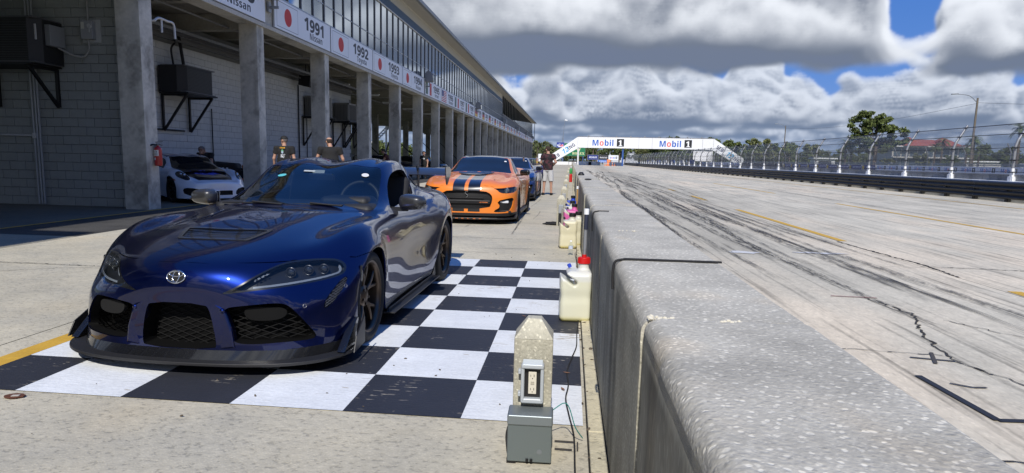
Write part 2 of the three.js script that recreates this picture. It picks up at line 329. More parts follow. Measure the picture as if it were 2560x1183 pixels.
// pictures drawn on a canvas: lettering and print only
function print(w, h, draw, o = {}) {
  const c = document.createElement('canvas'); c.width = w; c.height = h; const g = c.getContext('2d'); draw(g, w, h);
  const t = new THREE.CanvasTexture(c); t.colorSpace = THREE.SRGBColorSpace; t.anisotropy = 8;
  return new THREE.MeshStandardMaterial({ map: t, roughness: o.rough ?? 0.55, transparent: !!o.alpha, alphaTest: o.alpha ? 0.5 : 0, side: THREE.DoubleSide });
}
function fitText(g, text, x, y, size, width, font = 'bold', family = 'sans-serif') {
  g.save(); g.font = `${font} ${size}px ${family}`; const w = g.measureText(text).width; g.translate(x, y); g.scale(width / w, 1); g.textAlign = 'center'; g.textBaseline = 'middle'; g.fillText(text, 0, 0); g.restore();
}
// ---------------------------------------------------------------- ground, pit lane, track
const SQ = 0.61, SD = 0.59, CX0 = -0.5056, CF0 = 8.4906; // painted squares: width, depth, origin
const stainPit = (x, y, z) => {
  const f = -z, a = fbm(x * 0.35, 1, f * 0.25, 4), b = fbm(x * 1.7 + 5, 3, f * 1.1, 3), r = smooth(0.12, 0.5, fbm(x * 0.6 + 20, 6, f * 0.5, 3));
  const lane = -0.05 * Math.exp(-(((x + 2.2) / 0.5) ** 2)) - 0.05 * Math.exp(-(((x + 0.9) / 0.35) ** 2));
  const near = 0.12 * smooth(-0.5, 0.2, x) * smooth(4.5, 2.6, f) * (0.5 + b);
  const k = 0.93 + a * 0.28 + b * 0.14 + lane;
  return [k * (1 + 0.04 * r + near * 0.4), k * (1 - 0.03 * r + near * 0.1), k * (1 - 0.13 * r - near * 0.5)];
};
const stainTrack = (x, y, z) => {
  const f = -z, a = fbm(x * 0.3 + 9, 1, f * 0.06, 4), b = fbm(x * 1.3, 4, f * 0.45, 4), s = fbm(x * 5, 8, f * 0.16, 3);
  const rub = 0.20 * Math.exp(-(((x - 2.2 - 0.028 * f) / 1.0) ** 2)) * smooth(4, 12, f) + 0.13 * Math.exp(-(((x - 4.4) / 1.2) ** 2)) * smooth(6, 20, f);
  const tan = 0.06 * smooth(-0.1, 0.4, a + b * 0.5) + 0.10 * Math.exp(-(((x - 1.0) / 0.5) ** 2)) * smooth(-0.25, 0.3, b + 0.1);
  const k = 1.04 + a * 0.3 + b * 0.3 + s * 0.22 - rub * (1 + s * 2.2);
  return [k * (1 + tan), k * (1 - tan * 0.1), k * (1 - tan * 0.9)];
};
{
  const earth = tint(sheet(-3000, 3000, -3500, 600, 60, 60, -0.09, 2), (x, y, z) => { const k = 0.8 + 0.4 * fbm(x * 0.01, 0, z * 0.01, 3); return [0.22 * k, 0.3 * k, 0.13 * k]; });
  structure('ground', earth, mat.paving);
  const joint = structure('joint_filler', sheet(-24, 17.6, -260, 12, 1, 1, -0.02), std([0.03, 0.028, 0.024], 0.95));
  joint.userData.kind = 'structure';
  // pit lane slabs, 3.72 m wide, 6.1 m long
  const lane = structureGroup('pit_lane');
  const slab = (x0, x1, f0, f1, nx, nf, m, stain, p, name = 'slab', gap = 0.005, y = 0) => part(name, tint(sheet(x0 + gap, x1 - gap, -f1 + gap, -f0 - gap, nx, nf, y, 1), stain), m, p);
  const fs = []; for (let f = -11.35; f < 215; f += 6.1) fs.push(f);
  for (const f of fs) {
    const near = f < 20 && f > -6, n = near ? 46 : 8;
    slab(-7.42, -3.733, f, f + 6.1, near ? 28 : 6, n, mat.paving, stainPit, lane);
    slab(-3.733, 0.125, f, f + 6.1, near ? 30 : 6, n, mat.paving, stainPit, lane);
  }
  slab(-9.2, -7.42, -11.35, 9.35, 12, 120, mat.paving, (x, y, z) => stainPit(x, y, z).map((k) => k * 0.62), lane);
  // asphalt strip along the garages and the garage floor
  const strip = structureGroup('asphalt_strip');
  const ast = (x, y, z) => { const k = 1 + 0.5 * fbm(x * 0.8, 2, z * 0.5, 3); return [k, k, k]; };
  slab(-9.2, -7.42, 9.35, 165, 10, 80, mat.asphalt, ast, strip, 'asphalt_sheet');
  const floor = structureGroup('garage_floor');
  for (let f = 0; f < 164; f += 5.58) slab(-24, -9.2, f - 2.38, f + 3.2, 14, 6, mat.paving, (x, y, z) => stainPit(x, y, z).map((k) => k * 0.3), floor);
  // painted lines
  const yl = structureGroup('yellow_line');
  part('line', sheet(-3.515, -3.37, -60, 8, 1, 30, 0.004), mat.yellowPaint, yl);
  part('line', tint(sheet(-9.28, -9.2, -165, 0, 1, 60, 0.004), () => [1, 1, 1]), mat.yellowPaint, yl);
  // start line of painted squares across the pit lane
  const check = structureGroup('checkered_start_line'); const rnd = mulberry(4);
  for (let i = 0; i < 9; i++) for (let k = -5; k <= 0; k++) {
    const x0 = k === -5 ? -3.37 + 0.003 : CX0 + k * SQ, x1 = CX0 + (k + 1) * SQ, f1 = CF0 - i * SD, f0 = f1 - SD, white = ((i + k) % 2 + 2) % 2 === 0, w = () => (rnd() - 0.5) * 0.012;
    const g = new THREE.PlaneGeometry(x1 - x0 + w() * 0.3, f1 - f0 + w() * 0.3, 1, 1); g.rotateX(-Math.PI / 2); g.translate((x0 + x1) / 2 + w() * 0.2, 0.005, -(f0 + f1) / 2 + w() * 0.2);
    const p = g.attributes.position, uv = g.attributes.uv, ox = rnd() * 3, oy = rnd() * 3; for (let q = 0; q < 4; q++) uv.setXY(q, p.getX(q) + ox, -p.getZ(q) + oy);
    part('painted_square', g, white ? mat.whitePaint : mat.blackPaint, check, white ? 'white painted square' : 'black painted square');
  }
  // track slabs
  const track = structureGroup('track');
  const xs = [0.6, 4.62, 8.95, 13.2, 17.0];
  for (let i = 0; i < 4; i++) for (let f = -9.2; f < 258; f += f < 62 ? 9.2 : 22) { const l = f < 62 ? 9.2 : 22; slab(xs[i], xs[i + 1], f, f + l, i < 2 && f < 40 ? 40 : 14, f < 40 ? 60 : 16, mat.road, stainTrack, track, 'slab', 0.004); }
  const tl = structureGroup('track_line');
  for (const [x, f0, f1] of [[4.72, 3.0, 7.6], [4.70, 12.1, 19.6], [4.7, 24, 27], [4.7, 31, 33], [9.0, 13.4, 24], [9.0, 31, 44], [14.6, -5, 200]]) {
    const n = Math.max(2, Math.round((f1 - f0) * 2)), g = sheet(x - 0.07, x + 0.07, -f1, -f0, 2, n, 0.004), p = g.attributes.position;
    for (let q = 0; q < p.count; q++) p.setX(q, p.getX(q) + 0.012 * noise3(p.getZ(q) * 1.3, x, 1));
    part('line', g, mat.yellowPaint, tl);
  }
  // tyre marks: thin rubber laid on the concrete
  const rr = mulberry(11), marks = [];
  const alpha = tex(64, 1024, (u, v) => { const e = smooth(0, 0.25, u) * smooth(1, 0.75, u), n = tn(u, v, 10, 3, 40) * 0.6 + tn(u, v, 24, 8, 140) * 0.4; const a = e * smooth(0.36, 0.72, n) * smooth(0, 0.15, v) * smooth(1, 0.85, v); return [a, a, a, a]; });
  const rub = new THREE.MeshStandardMaterial({ color: lin(0.035, 0.035, 0.036), roughness: 0.8, alphaMap: alpha.bump, transparent: true, opacity: 0.62 });
  const strip1 = (x0, f0, x1, f1, w, bend, y) => {
    const n = 16, pos = [], uv = [], idx = [];
    for (let i = 0; i <= n; i++) { const t = i / n, x = lerp(x0, x1, t) + bend * Math.sin(Math.PI * t), f = lerp(f0, f1, t); pos.push(x - w / 2, y, -f, x + w / 2, y, -f); uv.push(0, t, 1, t); if (i < n) { const k = i * 2; idx.push(k, k + 1, k + 2, k + 1, k + 3, k + 2); } }
    const g = new THREE.BufferGeometry(); g.setAttribute('position', new THREE.Float32BufferAttribute(pos, 3)); g.setAttribute('uv', new THREE.Float32BufferAttribute(uv, 2)); g.setIndex(idx); g.computeVertexNormals(); return g;
  };
  for (let i = 0; i < 150; i++) {
    const far = rr() < 0.82, f0 = far ? 13 + rr() * 62 : 4.5 + rr() * 12, l = 6 + rr() * 18, x0 = far ? 0.9 + rr() * rr() * (3 + f0 * 0.07) : 0.9 + rr() * 3.6;
    marks.push(strip1(x0, f0, x0 + (rr() - 0.42) * l * 0.09, f0 + l, 0.08 + rr() * rr() * 0.34, (rr() - 0.5) * 0.3, 0.0045 + i * 0.00006));
  }
  for (let i = 0; i < 70; i++) { const f0 = 12 + rr() * 45, x0 = 4 + rr() * 11, l = 5 + rr() * 18; marks.push(strip1(x0, f0, x0 + (rr() - 0.3) * 0.6, f0 + l, 0.02 + rr() * 0.1, (rr() - 0.5) * 0.3, 0.0145 + i * 0.00004)); }
  for (let i = 0; i < 14; i++) { const f0 = 3 + rr() * 12, x0 = -3 + rr() * 2.4, l = 2 + rr() * 4; marks.push(strip1(x0, f0 + 6, x0 + (rr() - 0.5) * 0.3, f0 + 6 + l, 0.02 + rr() * 0.03, 0.03, 0.006 + i * 0.00002)); }
  const tm = structure('tyre_marks', join(marks), rub); tm.userData.kind = 'stuff';
  // cracks, scratches, sealed joints: thin dark wandering strips
  const crack = (pts, w, wander, seed) => { const r = mulberry(seed), out = []; for (let s = 0; s < pts.length - 1; s++) { const [ax, af] = pts[s], [bx_, bf] = pts[s + 1], n = Math.max(3, Math.round(Math.hypot(bx_ - ax, bf - af) / 0.05)); let px = ax, pf = af; for (let i = 1; i <= n; i++) { const t = i / n, x = lerp(ax, bx_, t) + (r() - 0.5) * wander, f = lerp(af, bf, t) + (r() - 0.5) * wander, ww = w * (0.4 + r()); const dx = x - px, df = f - pf, L = Math.hypot(dx, df) || 1, nx = -df / L * ww / 2, nf = dx / L * ww / 2; out.push(quad([px - nx, 0.0062, -(pf - nf)], [x - nx, 0.0062, -(f - nf)], [x + nx, 0.0062, -(f + nf)], [px + nx, 0.0062, -(pf + nf)])); px = x; pf = f; } } return join(out); };
  const cm = std([0.035, 0.032, 0.028], 0.95), cg = [];
  cg.push(crack([[2.93, 6.9], [3.05, 6.2], [2.75, 5.4], [2.62, 4.7], [2.9, 3.9]], 0.016, 0.05, 3), crack([[3.2, 6.0], [3.7, 5.2], [4.2, 5.0], [5.4, 4.4]], 0.012, 0.06, 5), crack([[4.6, 9.3], [6.6, 9.1], [8.0, 9.2]], 0.02, 0.05, 8), crack([[4.62, 8.4], [4.7, 9.4], [4.55, 12]], 0.03, 0.04, 9));
  cg.push(crack([[-6.6, 6.98], [-5.3, 6.95], [-4.2, 7.4], [-3.74, 7.9]], 0.012, 0.04, 21), crack([[-6.2, 6.3], [-5.6, 6.75], [-4.9, 6.9]], 0.009, 0.03, 22), crack([[1.3, 4.8], [2.0, 4.9], [2.6, 4.85]], 0.01, 0.03, 25), crack([[-1.2, 9.6], [-0.4, 9.7]], 0.01, 0.03, 31), crack([[-2.2, 10.9], [-0.6, 10.8]], 0.012, 0.03, 33), crack([[-1.7, 9.2], [-1.1, 9.15]], 0.012, 0.03, 34), crack([[1.2, 3.2], [2.2, 3.05], [3.1, 3.2]], 0.012, 0.03, 36));
  const ck = structure('pavement_cracks', join(cg), cm); ck.userData.kind = 'stuff';
  const tape = structure('black_tape_mark', join([[2.199, 4.33, 2.243, 3.6], [2.243, 3.6, 2.9, 3.66]].map(([ax, af, bx_, bf]) => { const dx = bx_ - ax, df = bf - af, L = Math.hypot(dx, df), nx = -df / L * 0.022, nf = dx / L * 0.022; return quad([ax - nx, 0.007, -(af - nf)], [bx_ - nx, 0.007, -(bf - nf)], [bx_ + nx, 0.007, -(bf + nf)], [ax + nx, 0.007, -(af + nf)]); })), std([0.02, 0.02, 0.022], 0.6));
  // spray-painted survey marks and pale patches
  const spray = (pts, w, c, y = 0.0075) => { const o = []; for (let i = 0; i < pts.length - 1; i++) { const [ax, af] = pts[i], [bx_, bf] = pts[i + 1], dx = bx_ - ax, df = bf - af, L = Math.hypot(dx, df), nx = -df / L * w, nf = dx / L * w; o.push(quad([ax - nx, y, -(af - nf)], [bx_ - nx, y, -(bf - nf)], [bx_ + nx, y, -(bf + nf)], [ax + nx, y, -(af + nf)])); } return structure('paint_mark', join(o), std(c, 0.85)); };
  spray([[2.35, 4.75], [2.62, 4.7]], 0.012, [0.06, 0.055, 0.05]); spray([[2.45, 4.62], [2.56, 4.9]], 0.012, [0.06, 0.055, 0.05], 0.008); spray([[2.32, 4.2], [2.42, 4.14], [2.5, 4.15]], 0.01, [0.06, 0.055, 0.05]);
  spray([[2.62, 6.92], [3.05, 6.9]], 0.012, [0.28, 0.12, 0.1]);
  const blob = (x, f, rx, rf, c, seed) => { const pts = []; for (let i = 0; i < 22; i++) { const a = i / 22 * 2 * Math.PI, k = 0.75 + 0.5 * noise3(Math.cos(a) * 1.5, Math.sin(a) * 1.5, seed); pts.push([x + Math.cos(a) * rx * k, f + Math.sin(a) * rf * k]); } const g = new THREE.ShapeGeometry(shapeOf(pts)); g.rotateX(-Math.PI / 2); g.translate(0, 0.0072, 0); boxUV(g); return structure('pale_patch', g, std(c, 0.9)); };
  blob(2.55, 10.1, 0.28, 0.16, [0.55, 0.55, 0.54], 3); blob(3.7, 10.3, 0.42, 0.14, [0.52, 0.52, 0.52], 5); blob(2.75, 4.0, 0.15, 0.08, [0.34, 0.34, 0.34], 8);
}
// ---------------------------------------------------------------- pit wall: precast blocks end to end, with the gutter at its foot
{
  const wall = thing('pit_wall', 'long low concrete pit wall of precast blocks running from the foreground to the gantry', 'wall');
  const seams = [-1.2, 1.83, 4.14, 6.5, 8.86, 10.8]; while (seams[seams.length - 1] < 165) seams.push(seams[seams.length - 1] + 2.36);
  const r = mulberry(5);
  const section = (l, w, h) => { // rounded on the pit side, sharper on the track side
    const p = [[l, -0.02]], R = 0.042, N = 6; for (let i = 0; i <= N; i++) { const a = Math.PI - i / N * Math.PI / 2; p.push([l + R + R * Math.cos(a), h - R + R * Math.sin(a)]); }
    const q = 0.016; for (let i = 0; i <= 3; i++) { const a = Math.PI / 2 - i / 3 * Math.PI / 2; p.push([l + w - q + q * Math.cos(a), h - q + q * Math.sin(a)]); }
    p.push([l + w, -0.02]); return p;
  };
  for (let i = 0; i < seams.length - 1; i++) {
    const f0 = seams[i], f1 = seams[i + 1], near = f0 < 12, l = (i === 0 ? 0.209 : i === 1 ? 0.207 : 0.19 + (r() - 0.5) * 0.035), h = 0.873 + (r() - 0.5) * 0.012, yaw = (r() - 0.5) * 0.006;
    const ring = section(l, 0.647 - l, h), nf = near ? Math.round((f1 - f0) / 0.03) : 4, pos = [], uv = [], idx = [], gap = 0.0015, per = ring.length;
    // subdivide the ring in the near blocks so that the edges can crumble
    const pts = []; for (let k = 0; k < per - 1; k++) { const [ax, ay] = ring[k], [bx_, by] = ring[k + 1], n = near ? Math.max(1, Math.round(Math.hypot(bx_ - ax, by - ay) / 0.03)) : 1; for (let s = 0; s < n; s++) pts.push([lerp(ax, bx_, s / n), lerp(ay, by, s / n)]); } pts.push(ring[per - 1]);
    let arc = [0]; for (let k = 1; k < pts.length; k++) arc.push(arc[k - 1] + Math.hypot(pts[k][0] - pts[k - 1][0], pts[k][1] - pts[k - 1][1]));
    const cx = (l + 0.647) / 2;
    for (let j = 0; j <= nf; j++) {
      const t = j / nf, f = lerp(f0 + gap, f1 - gap, t), end = Math.min(f - f0, f1 - f);
      for (let k = 0; k < pts.length; k++) {
        let [x, y] = pts[k]; const y0 = y; x += yaw * (f - f0);
        if (near) { // crumbled edges and a slightly wavy top
          const edge = Math.exp(-(((x - l) / 0.06) ** 2)) * smooth(0.7, 0.86, y), n = fbm(x * 9, y * 9, f * 9, 3), e2 = smooth(0.035, 0.0, end) * (0.5 + fbm(x * 14 + i * 7, y * 14, f * 3, 3));
          const chip = Math.max(0, n * 0.022 - 0.004) * edge + e2 * 0.004;
          y -= chip * (y > 0.6 ? 1 : 0); x += (x < cx ? chip : -chip) * 0.8 + fbm(x * 4, y * 5, f * 4, 2) * (k < pts.length / 2 - 8 ? 0.004 : 0); y += 0.003 * fbm(x * 3, 0, f * 3, 3);
        }
        pos.push(x, y, -f); const sd = i === 0 && y0 < 0.83 && k < pts.length / 2; uv.push((sd ? arc[k] * 0.3 : arc[k]) + i * 0.37, f * (sd ? 2.2 : 1));
      }
    }
    const m = pts.length; for (let j = 0; j < nf; j++) for (let k = 0; k < m - 1; k++) { const a = j * m + k; idx.push(a, a + m, a + 1, a + 1, a + m, a + m + 1); }
    const capAt = (j, flip) => { const b = pos.length / 3; pos.push(cx, 0.3, pos[j * m * 3 + 2]); uv.push(0.4, 0.4); for (let k = 0; k < m; k++) { pos.push(pos[(j * m + k) * 3], pos[(j * m + k) * 3 + 1], pos[(j * m + k) * 3 + 2]); uv.push(pts[k][0], pts[k][1]); } for (let k = 0; k < m - 1; k++) flip ? idx.push(b, b + 1 + k, b + 2 + k) : idx.push(b, b + 2 + k, b + 1 + k); };
    capAt(0, true); capAt(nf, false);
    const g = new THREE.BufferGeometry(); g.setAttribute('position', new THREE.Float32BufferAttribute(pos, 3)); g.setAttribute('uv', new THREE.Float32BufferAttribute(uv, 2)); g.setIndex(idx); g.computeVertexNormals();
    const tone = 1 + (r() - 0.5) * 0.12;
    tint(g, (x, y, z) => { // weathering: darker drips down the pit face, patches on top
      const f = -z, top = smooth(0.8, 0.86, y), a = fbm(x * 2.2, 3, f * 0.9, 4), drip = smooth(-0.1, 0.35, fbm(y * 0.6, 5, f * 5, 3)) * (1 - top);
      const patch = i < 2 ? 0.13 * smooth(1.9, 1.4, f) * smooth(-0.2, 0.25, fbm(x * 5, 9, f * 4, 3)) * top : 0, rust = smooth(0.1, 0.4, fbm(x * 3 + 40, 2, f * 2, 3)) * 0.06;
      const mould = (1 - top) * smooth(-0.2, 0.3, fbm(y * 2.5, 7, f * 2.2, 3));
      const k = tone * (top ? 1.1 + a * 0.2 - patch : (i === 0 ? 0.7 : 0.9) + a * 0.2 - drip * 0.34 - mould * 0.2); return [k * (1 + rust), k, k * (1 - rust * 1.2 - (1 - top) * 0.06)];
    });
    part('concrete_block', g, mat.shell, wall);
  }
  // crumbling mortar in the two nearest joints of the top
  const rb = mulberry(77), crumbs = [];
  for (const [f, x0, x1, n] of [[1.83, 0.225, 0.30, 22], [1.815, 0.40, 0.47, 14], [4.145, 0.3, 0.42, 12]]) for (let k = 0; k < n; k++) { const s = 0.002 + rb() * 0.006; crumbs.push(place(new THREE.IcosahedronGeometry(1, 0), lerp(x0, x1, rb()), 0.874, -(f + (rb() - 0.5) * 0.03), rb() * 3, rb() * 3, 0, s, s * 0.6, s)); }
  part('loose_mortar', join(crumbs), std([0.62, 0.58, 0.47], 0.95), wall).userData.kind = 'stuff';
  // gutter: raised strip, narrow channel
  const gut = structureGroup('gutter_kerb'); let gf = -4.2;
  for (let i = 0; gf < 160; i++) { const l = gf < 20 ? 1.82 : 8; part('kerb_stone', tint(bx(0.127, -0.03, -(gf + l - 0.006), 0.2, 0.022, -gf, 0.006), (x, y, z) => { const k = 1.05 + 0.3 * fbm(x * 5, 1, z * 1.5, 3); return [k * 1.02, k, k * 0.9]; }), mat.paving, gut); gf += l; }
}
// ---------------------------------------------------------------- pit building with garages, glazed upper floor and open balcony
const BAY = 5.58, COL0 = 14.36, FACE = -9.4, ZC = (k) => COL0 + BAY * k;
const glassMat = phys([0.42, 0.47, 0.52], 0.03, 0.85, {});
const ORD = 'zeroth first second third fourth fifth sixth seventh eighth ninth tenth eleventh twelfth thirteenth fourteenth fifteenth sixteenth seventeenth eighteenth nineteenth twentieth twenty-first twenty-second twenty-third twenty-fourth twenty-fifth twenty-sixth twenty-seventh twenty-eighth twenty-ninth thirtieth'.split(' ');
{
  const b = thing('pit_building', 'long concrete pit building with open garages, year signs and a glazed upper floor', 'building');
  const conc = withTex(TEX.cast, [3, 3], { bump: 0.004, color: [1.5, 1.47, 1.4], vc: true }), rr = mulberry(21);
  const box = (x0, y0, f0, x1, y1, f1, r = 0) => bx(x0, y0, -f1, x1, y1, -f0, r);
  // columns, each with its own stains
  for (let k = -3; k <= 27; k++) {
    const f = ZC(k), g = boxUV(new RoundedBoxGeometry(0.56, 5.1, 0.45, 1, 0.012).translate(-9.68, 2.55, -f), 1, rr(), rr());
    const sub = k < 6 ? (() => { const q = new THREE.BoxGeometry(0.56, 5.1, 0.45, 6, 50, 5).translate(-9.68, 2.55, -f); return boxUV(q, 1, rr(), rr()); })() : g;
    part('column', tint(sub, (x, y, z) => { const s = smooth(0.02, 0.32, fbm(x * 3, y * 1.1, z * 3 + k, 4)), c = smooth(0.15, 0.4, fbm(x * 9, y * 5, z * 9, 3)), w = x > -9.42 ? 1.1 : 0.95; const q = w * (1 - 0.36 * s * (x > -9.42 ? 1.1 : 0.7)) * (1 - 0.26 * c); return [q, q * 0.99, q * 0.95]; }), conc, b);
  }
  // fascia beam behind the signs, with a lip below them
  const F0 = -2.6, F1 = 164.4, one = () => [0.95, 0.94, 0.9];
  for (let k = -3; k < 27; k++) part('fascia_beam', tint(box(-9.92, 5.1, ZC(k) - 0.225 + 0.005, -9.41, 6.2, ZC(k + 1) - 0.23), one), conc, b);
  part('fascia_lip', tint(box(-9.407, 5.08, F0, -9.34, 5.2, F1, 0.008), one), conc, b);
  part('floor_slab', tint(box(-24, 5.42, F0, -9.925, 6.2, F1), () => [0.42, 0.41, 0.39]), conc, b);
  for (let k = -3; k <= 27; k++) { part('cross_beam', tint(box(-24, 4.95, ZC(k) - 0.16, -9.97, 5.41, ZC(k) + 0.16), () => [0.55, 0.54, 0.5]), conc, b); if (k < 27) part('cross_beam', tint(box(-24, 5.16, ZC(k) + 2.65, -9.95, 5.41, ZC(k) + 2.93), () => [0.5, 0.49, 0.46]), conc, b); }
  // inner walls of painted blocks
  const blk = mat.blockPaint, mortar = std([0.15, 0.155, 0.155], 0.95);
  part('block_wall', box(-24, 0, 14.66, -9.965, 4.95, 14.9), mortar, b);
  const w = 0.394, h = 0.194, shared = []; for (let i = 0; i < 4; i++) shared.push(boxUV(new RoundedBoxGeometry(w, h, 0.05, 1, 0.006), 1, i * 0.31, i * 0.17));
  const tones = [0.97, 0.99, 1, 1.02].map((t) => { const m = blk.clone(); m.color.setRGB(t * 0.6, t * 0.625, t * 0.61); return m; });
  for (let j = 0; j < 24; j++) for (let i = 0; i < 11; i++) { const x = -10.17 - i * 0.404 - (j % 2) * 0.2; if (x < -14.3) continue; const m = part('block', shared[Math.floor(rr() * 4)], tones[Math.floor(rr() * 4)], b); m.position.set(x, 0.1 + j * 0.204, -14.66 + 0.003 * rr()); if (i === 0 && j % 2) { const c = part('block', shared[0], tones[1], b); c.scale.x = 0.48; c.position.set(-10.06, 0.1 + j * 0.204, -14.66); } }
  part('block_wall', box(-12.2, 0, 14.91, -12.03, 5.15, 36.3), mortar, b);
  const side = []; for (let j = 0; j < 22; j++) for (let i = 0; i < 53; i++) { const f = 15.12 + i * 0.404 + (j % 2) * 0.2; if (f > 36.1) continue; side.push(boxUV(place(new THREE.BoxGeometry(w, h, 0.05), -12.03 + 0.004 * rr(), 0.1 + j * 0.204, -f, 0, Math.PI / 2, 0), 1, rr(), rr())); }
  const sw = part('blocks', join(side), blk, b); sw.userData.kind = 'stuff';
  part('wall_head', box(-12.1, 4.6, 14.91, -11.96, 4.95, 36.3), std([0.14, 0.14, 0.14], 0.9), b);
  // rear of the garages: columns, steel braces, dark cladding further on
  const back = std([0.12, 0.125, 0.13], 0.9);
  for (let k = 4; k < 27; k++) part('rear_column', tint(box(-17.6, 0, ZC(k) - 0.22, -17.1, 4.95, ZC(k) + 0.22), () => [0.5, 0.5, 0.48]), conc, b);
  for (let k = 4; k < 26; k += 2) { const st = [bar(P3(-16.9, 0.2, ZC(k)), P3(-16.9, 4.8, ZC(k + 1)), 0.09, 0.09), bar(P3(-13, 0.3, ZC(k) + 1.2), P3(-16.9, 3.4, ZC(k) + 3.4), 0.07, 0.07)]; part('steel_brace', join(st), mat.blackMetal, b); }
  part('rear_wall', box(-24, 0, 118, -23.8, 5.4, F1), back, b);
  for (let k = 18; k < 27; k += 2) part('partition_wall', box(-23.7, 0, ZC(k) - 0.1, -12.5, 5.0, ZC(k) + 0.1), std([0.24, 0.25, 0.25], 0.9), b);
  // upper floor: mullions, panes and transom
  const pane = new THREE.BoxGeometry(0.012, 2.4, 1.0), low = new THREE.BoxGeometry(0.012, 0.42, 1.0), mull = new RoundedBoxGeometry(0.05, 2.5, 0.07, 1, 0.008), pw = BAY / 5;
  const mullMat = std([0.06, 0.065, 0.075], 0.5, 0.3), trim = std([0.42, 0.45, 0.48], 0.45, 0.3);
  for (let i = 0; i <= 17 * 5; i++) {
    const f = ZC(-3) + i * pw; const m = part('mullion', mull, mullMat, b); m.position.set(-9.5, 7.46, -f);
    const t = part('mullion_cap', new THREE.BoxGeometry(0.03, 2.46, 0.03), trim, b); t.position.set(-9.47, 7.46, -f - 0.05);
    if (i < 17 * 5) { const p = part('pane', pane, glassMat, b); p.position.set(-9.51, 7.46, -(f + pw / 2)); }
  }
  part('sill', box(-9.62, 6.205, F0, -9.42, 6.26, 92.4, 0.006), trim, b);
  part('head_rail', box(-9.6, 8.68, F0, -9.44, 8.73, 92.4, 0.006), std([0.55, 0.56, 0.56], 0.5), b);
  part('transom', box(-9.503, 6.92, F0, -9.485, 6.96, 92.4), trim, b);
  // corrugated blue band, pale panel, soffit and roof
  const rib = []; for (let f = F0; f < 92.3; f += 0.2) rib.push(box(-9.515, 8.735, f, -9.49, 9.2, f + 0.1));
  part('blue_band', box(-9.6, 8.735, F0, -9.515, 9.2, 92.4), std([0.1, 0.16, 0.25], 0.5), b);
  part('blue_rib', join(rib), std([0.1, 0.16, 0.25], 0.5), b).userData.kind = 'stuff';
  part('upper_panel', box(-9.6, 9.205, F0, -9.5, 9.76, 92.4), std([0.5, 0.47, 0.4], 0.7), b);
  const soff = []; for (let f = F0; f < 164; f += 0.31) soff.push(box(-9.5, 9.735, f, -8.72, 9.76, f + 0.305));
  part('soffit', join(soff), std([0.42, 0.39, 0.33], 0.7), b).userData.kind = 'stuff';
  part('soffit_trim', box(-9.5, 9.7, F0, -9.44, 9.75, 92.4), std([0.55, 0.52, 0.45], 0.6), b);
  const rf = extrude([[-8.62, 9.74], [-8.6, 9.94], [-9.2, 10.02], [-17, 11.1], [-25, 10.2], [-25, 10.0], [-17, 10.9], [-8.8, 9.77]], F1 - F0 + 0.6, 0); rf.translate(0, 0, -F1 - 0.3);
  part('roof', boxUV(rf), std([0.3, 0.31, 0.32], 0.55, 0.4), b);
  part('gutter', box(-8.6, 9.72, F0, -8.52, 9.93, F1 + 0.2, 0.02), std([0.26, 0.28, 0.3], 0.5, 0.4), b);
  // room behind the glass
  part('upper_back_wall', box(-16, 6.2, F0, -15.9, 9.7, 92.4), std([0.28, 0.28, 0.27], 0.9), b);
  part('upper_ceiling', box(-16, 9.0, F0, -9.65, 9.05, 92.3), std([0.3, 0.3, 0.3], 0.9), b);
  const fur = []; for (let f = 12; f < 92; f += 3.1) fur.push(box(-12.4, 6.2, f, -12.36, 9, f + 0.05), box(-15.9, 7.3, f, -9.9, 7.34, f + 0.04)); part('upper_frame', join(fur), std([0.5, 0.5, 0.5], 0.7), b);
  part('upper_end_wall', box(-16, 6.2, 92.3, -9.5, 9.74, 92.5), std([0.3, 0.29, 0.27], 0.8), b);
  part('roof_end_wall', box(-16, 6.2, F0, -9.5, 9.74, F0 + 0.2), std([0.3, 0.29, 0.27], 0.8), b);
  // balcony
  part('balcony_wall', box(-13.2, 6.2, 92.6, -13, 9.7, F1), std([0.1, 0.105, 0.11], 0.85), b);
  for (let f = 92.6 + 1.4; f < F1 - 0.1; f += 2.79) part('balcony_post', box(-9.62, 6.2, f - 0.06, -9.5, 9.74, f + 0.06), mat.blackMetal, b);
  part('end_post', box(-9.0, 0, 163.9, -8.88, 9.74, 164.05), std([0.12, 0.14, 0.17], 0.6), b);
  for (let k = 14; k < 27; k++) { const g = [box(-9.46, 6.26, ZC(k) + 0.06, -9.44, 7.22, ZC(k + 1) - 0.06)]; part('railing_panel', join(g), std([0.1, 0.11, 0.12], 0.7), b); part('handrail', box(-9.5, 7.24, ZC(k), -9.4, 7.3, ZC(k + 1) - 0.01, 0.02), mat.greyMetal, b); }
  // pipes along the cross wall and a cable tray under the ceiling
  for (const x of [-12.46, -12.38, -12.31]) part('conduit', rod(P3(x, 0.03, 14.58), P3(x, 4.95, 14.58), 0.022), std([0.36, 0.37, 0.38], 0.6, 0.2), b);
  part('conduit', rod(P3(-14.4, 1.64, 14.58), P3(-12.5, 1.62, 14.58), 0.025), std([0.5, 0.5, 0.5], 0.6, 0.1), b); part('junction_box', cb(-12.44, 1.62, -14.57, 0.09, 0.12, 0.08, 0.01), std([0.5, 0.5, 0.5], 0.6, 0.1), b);
  const tray = [box(-11.42, 4.62, 15, -11.38, 4.7, 36), box(-11.02, 4.62, 15, -10.98, 4.7, 36)], spikes = [];
  for (let f = 15.2; f < 36; f += 0.19) spikes.push(box(-11.42, 4.7, f, -11.4, 4.84, f + 0.02), box(-11.4, 4.62, f, -11.0, 4.64, f + 0.03));
  part('cable_tray', join([...tray, ...spikes]), std([0.16, 0.16, 0.16], 0.6, 0.3), b);
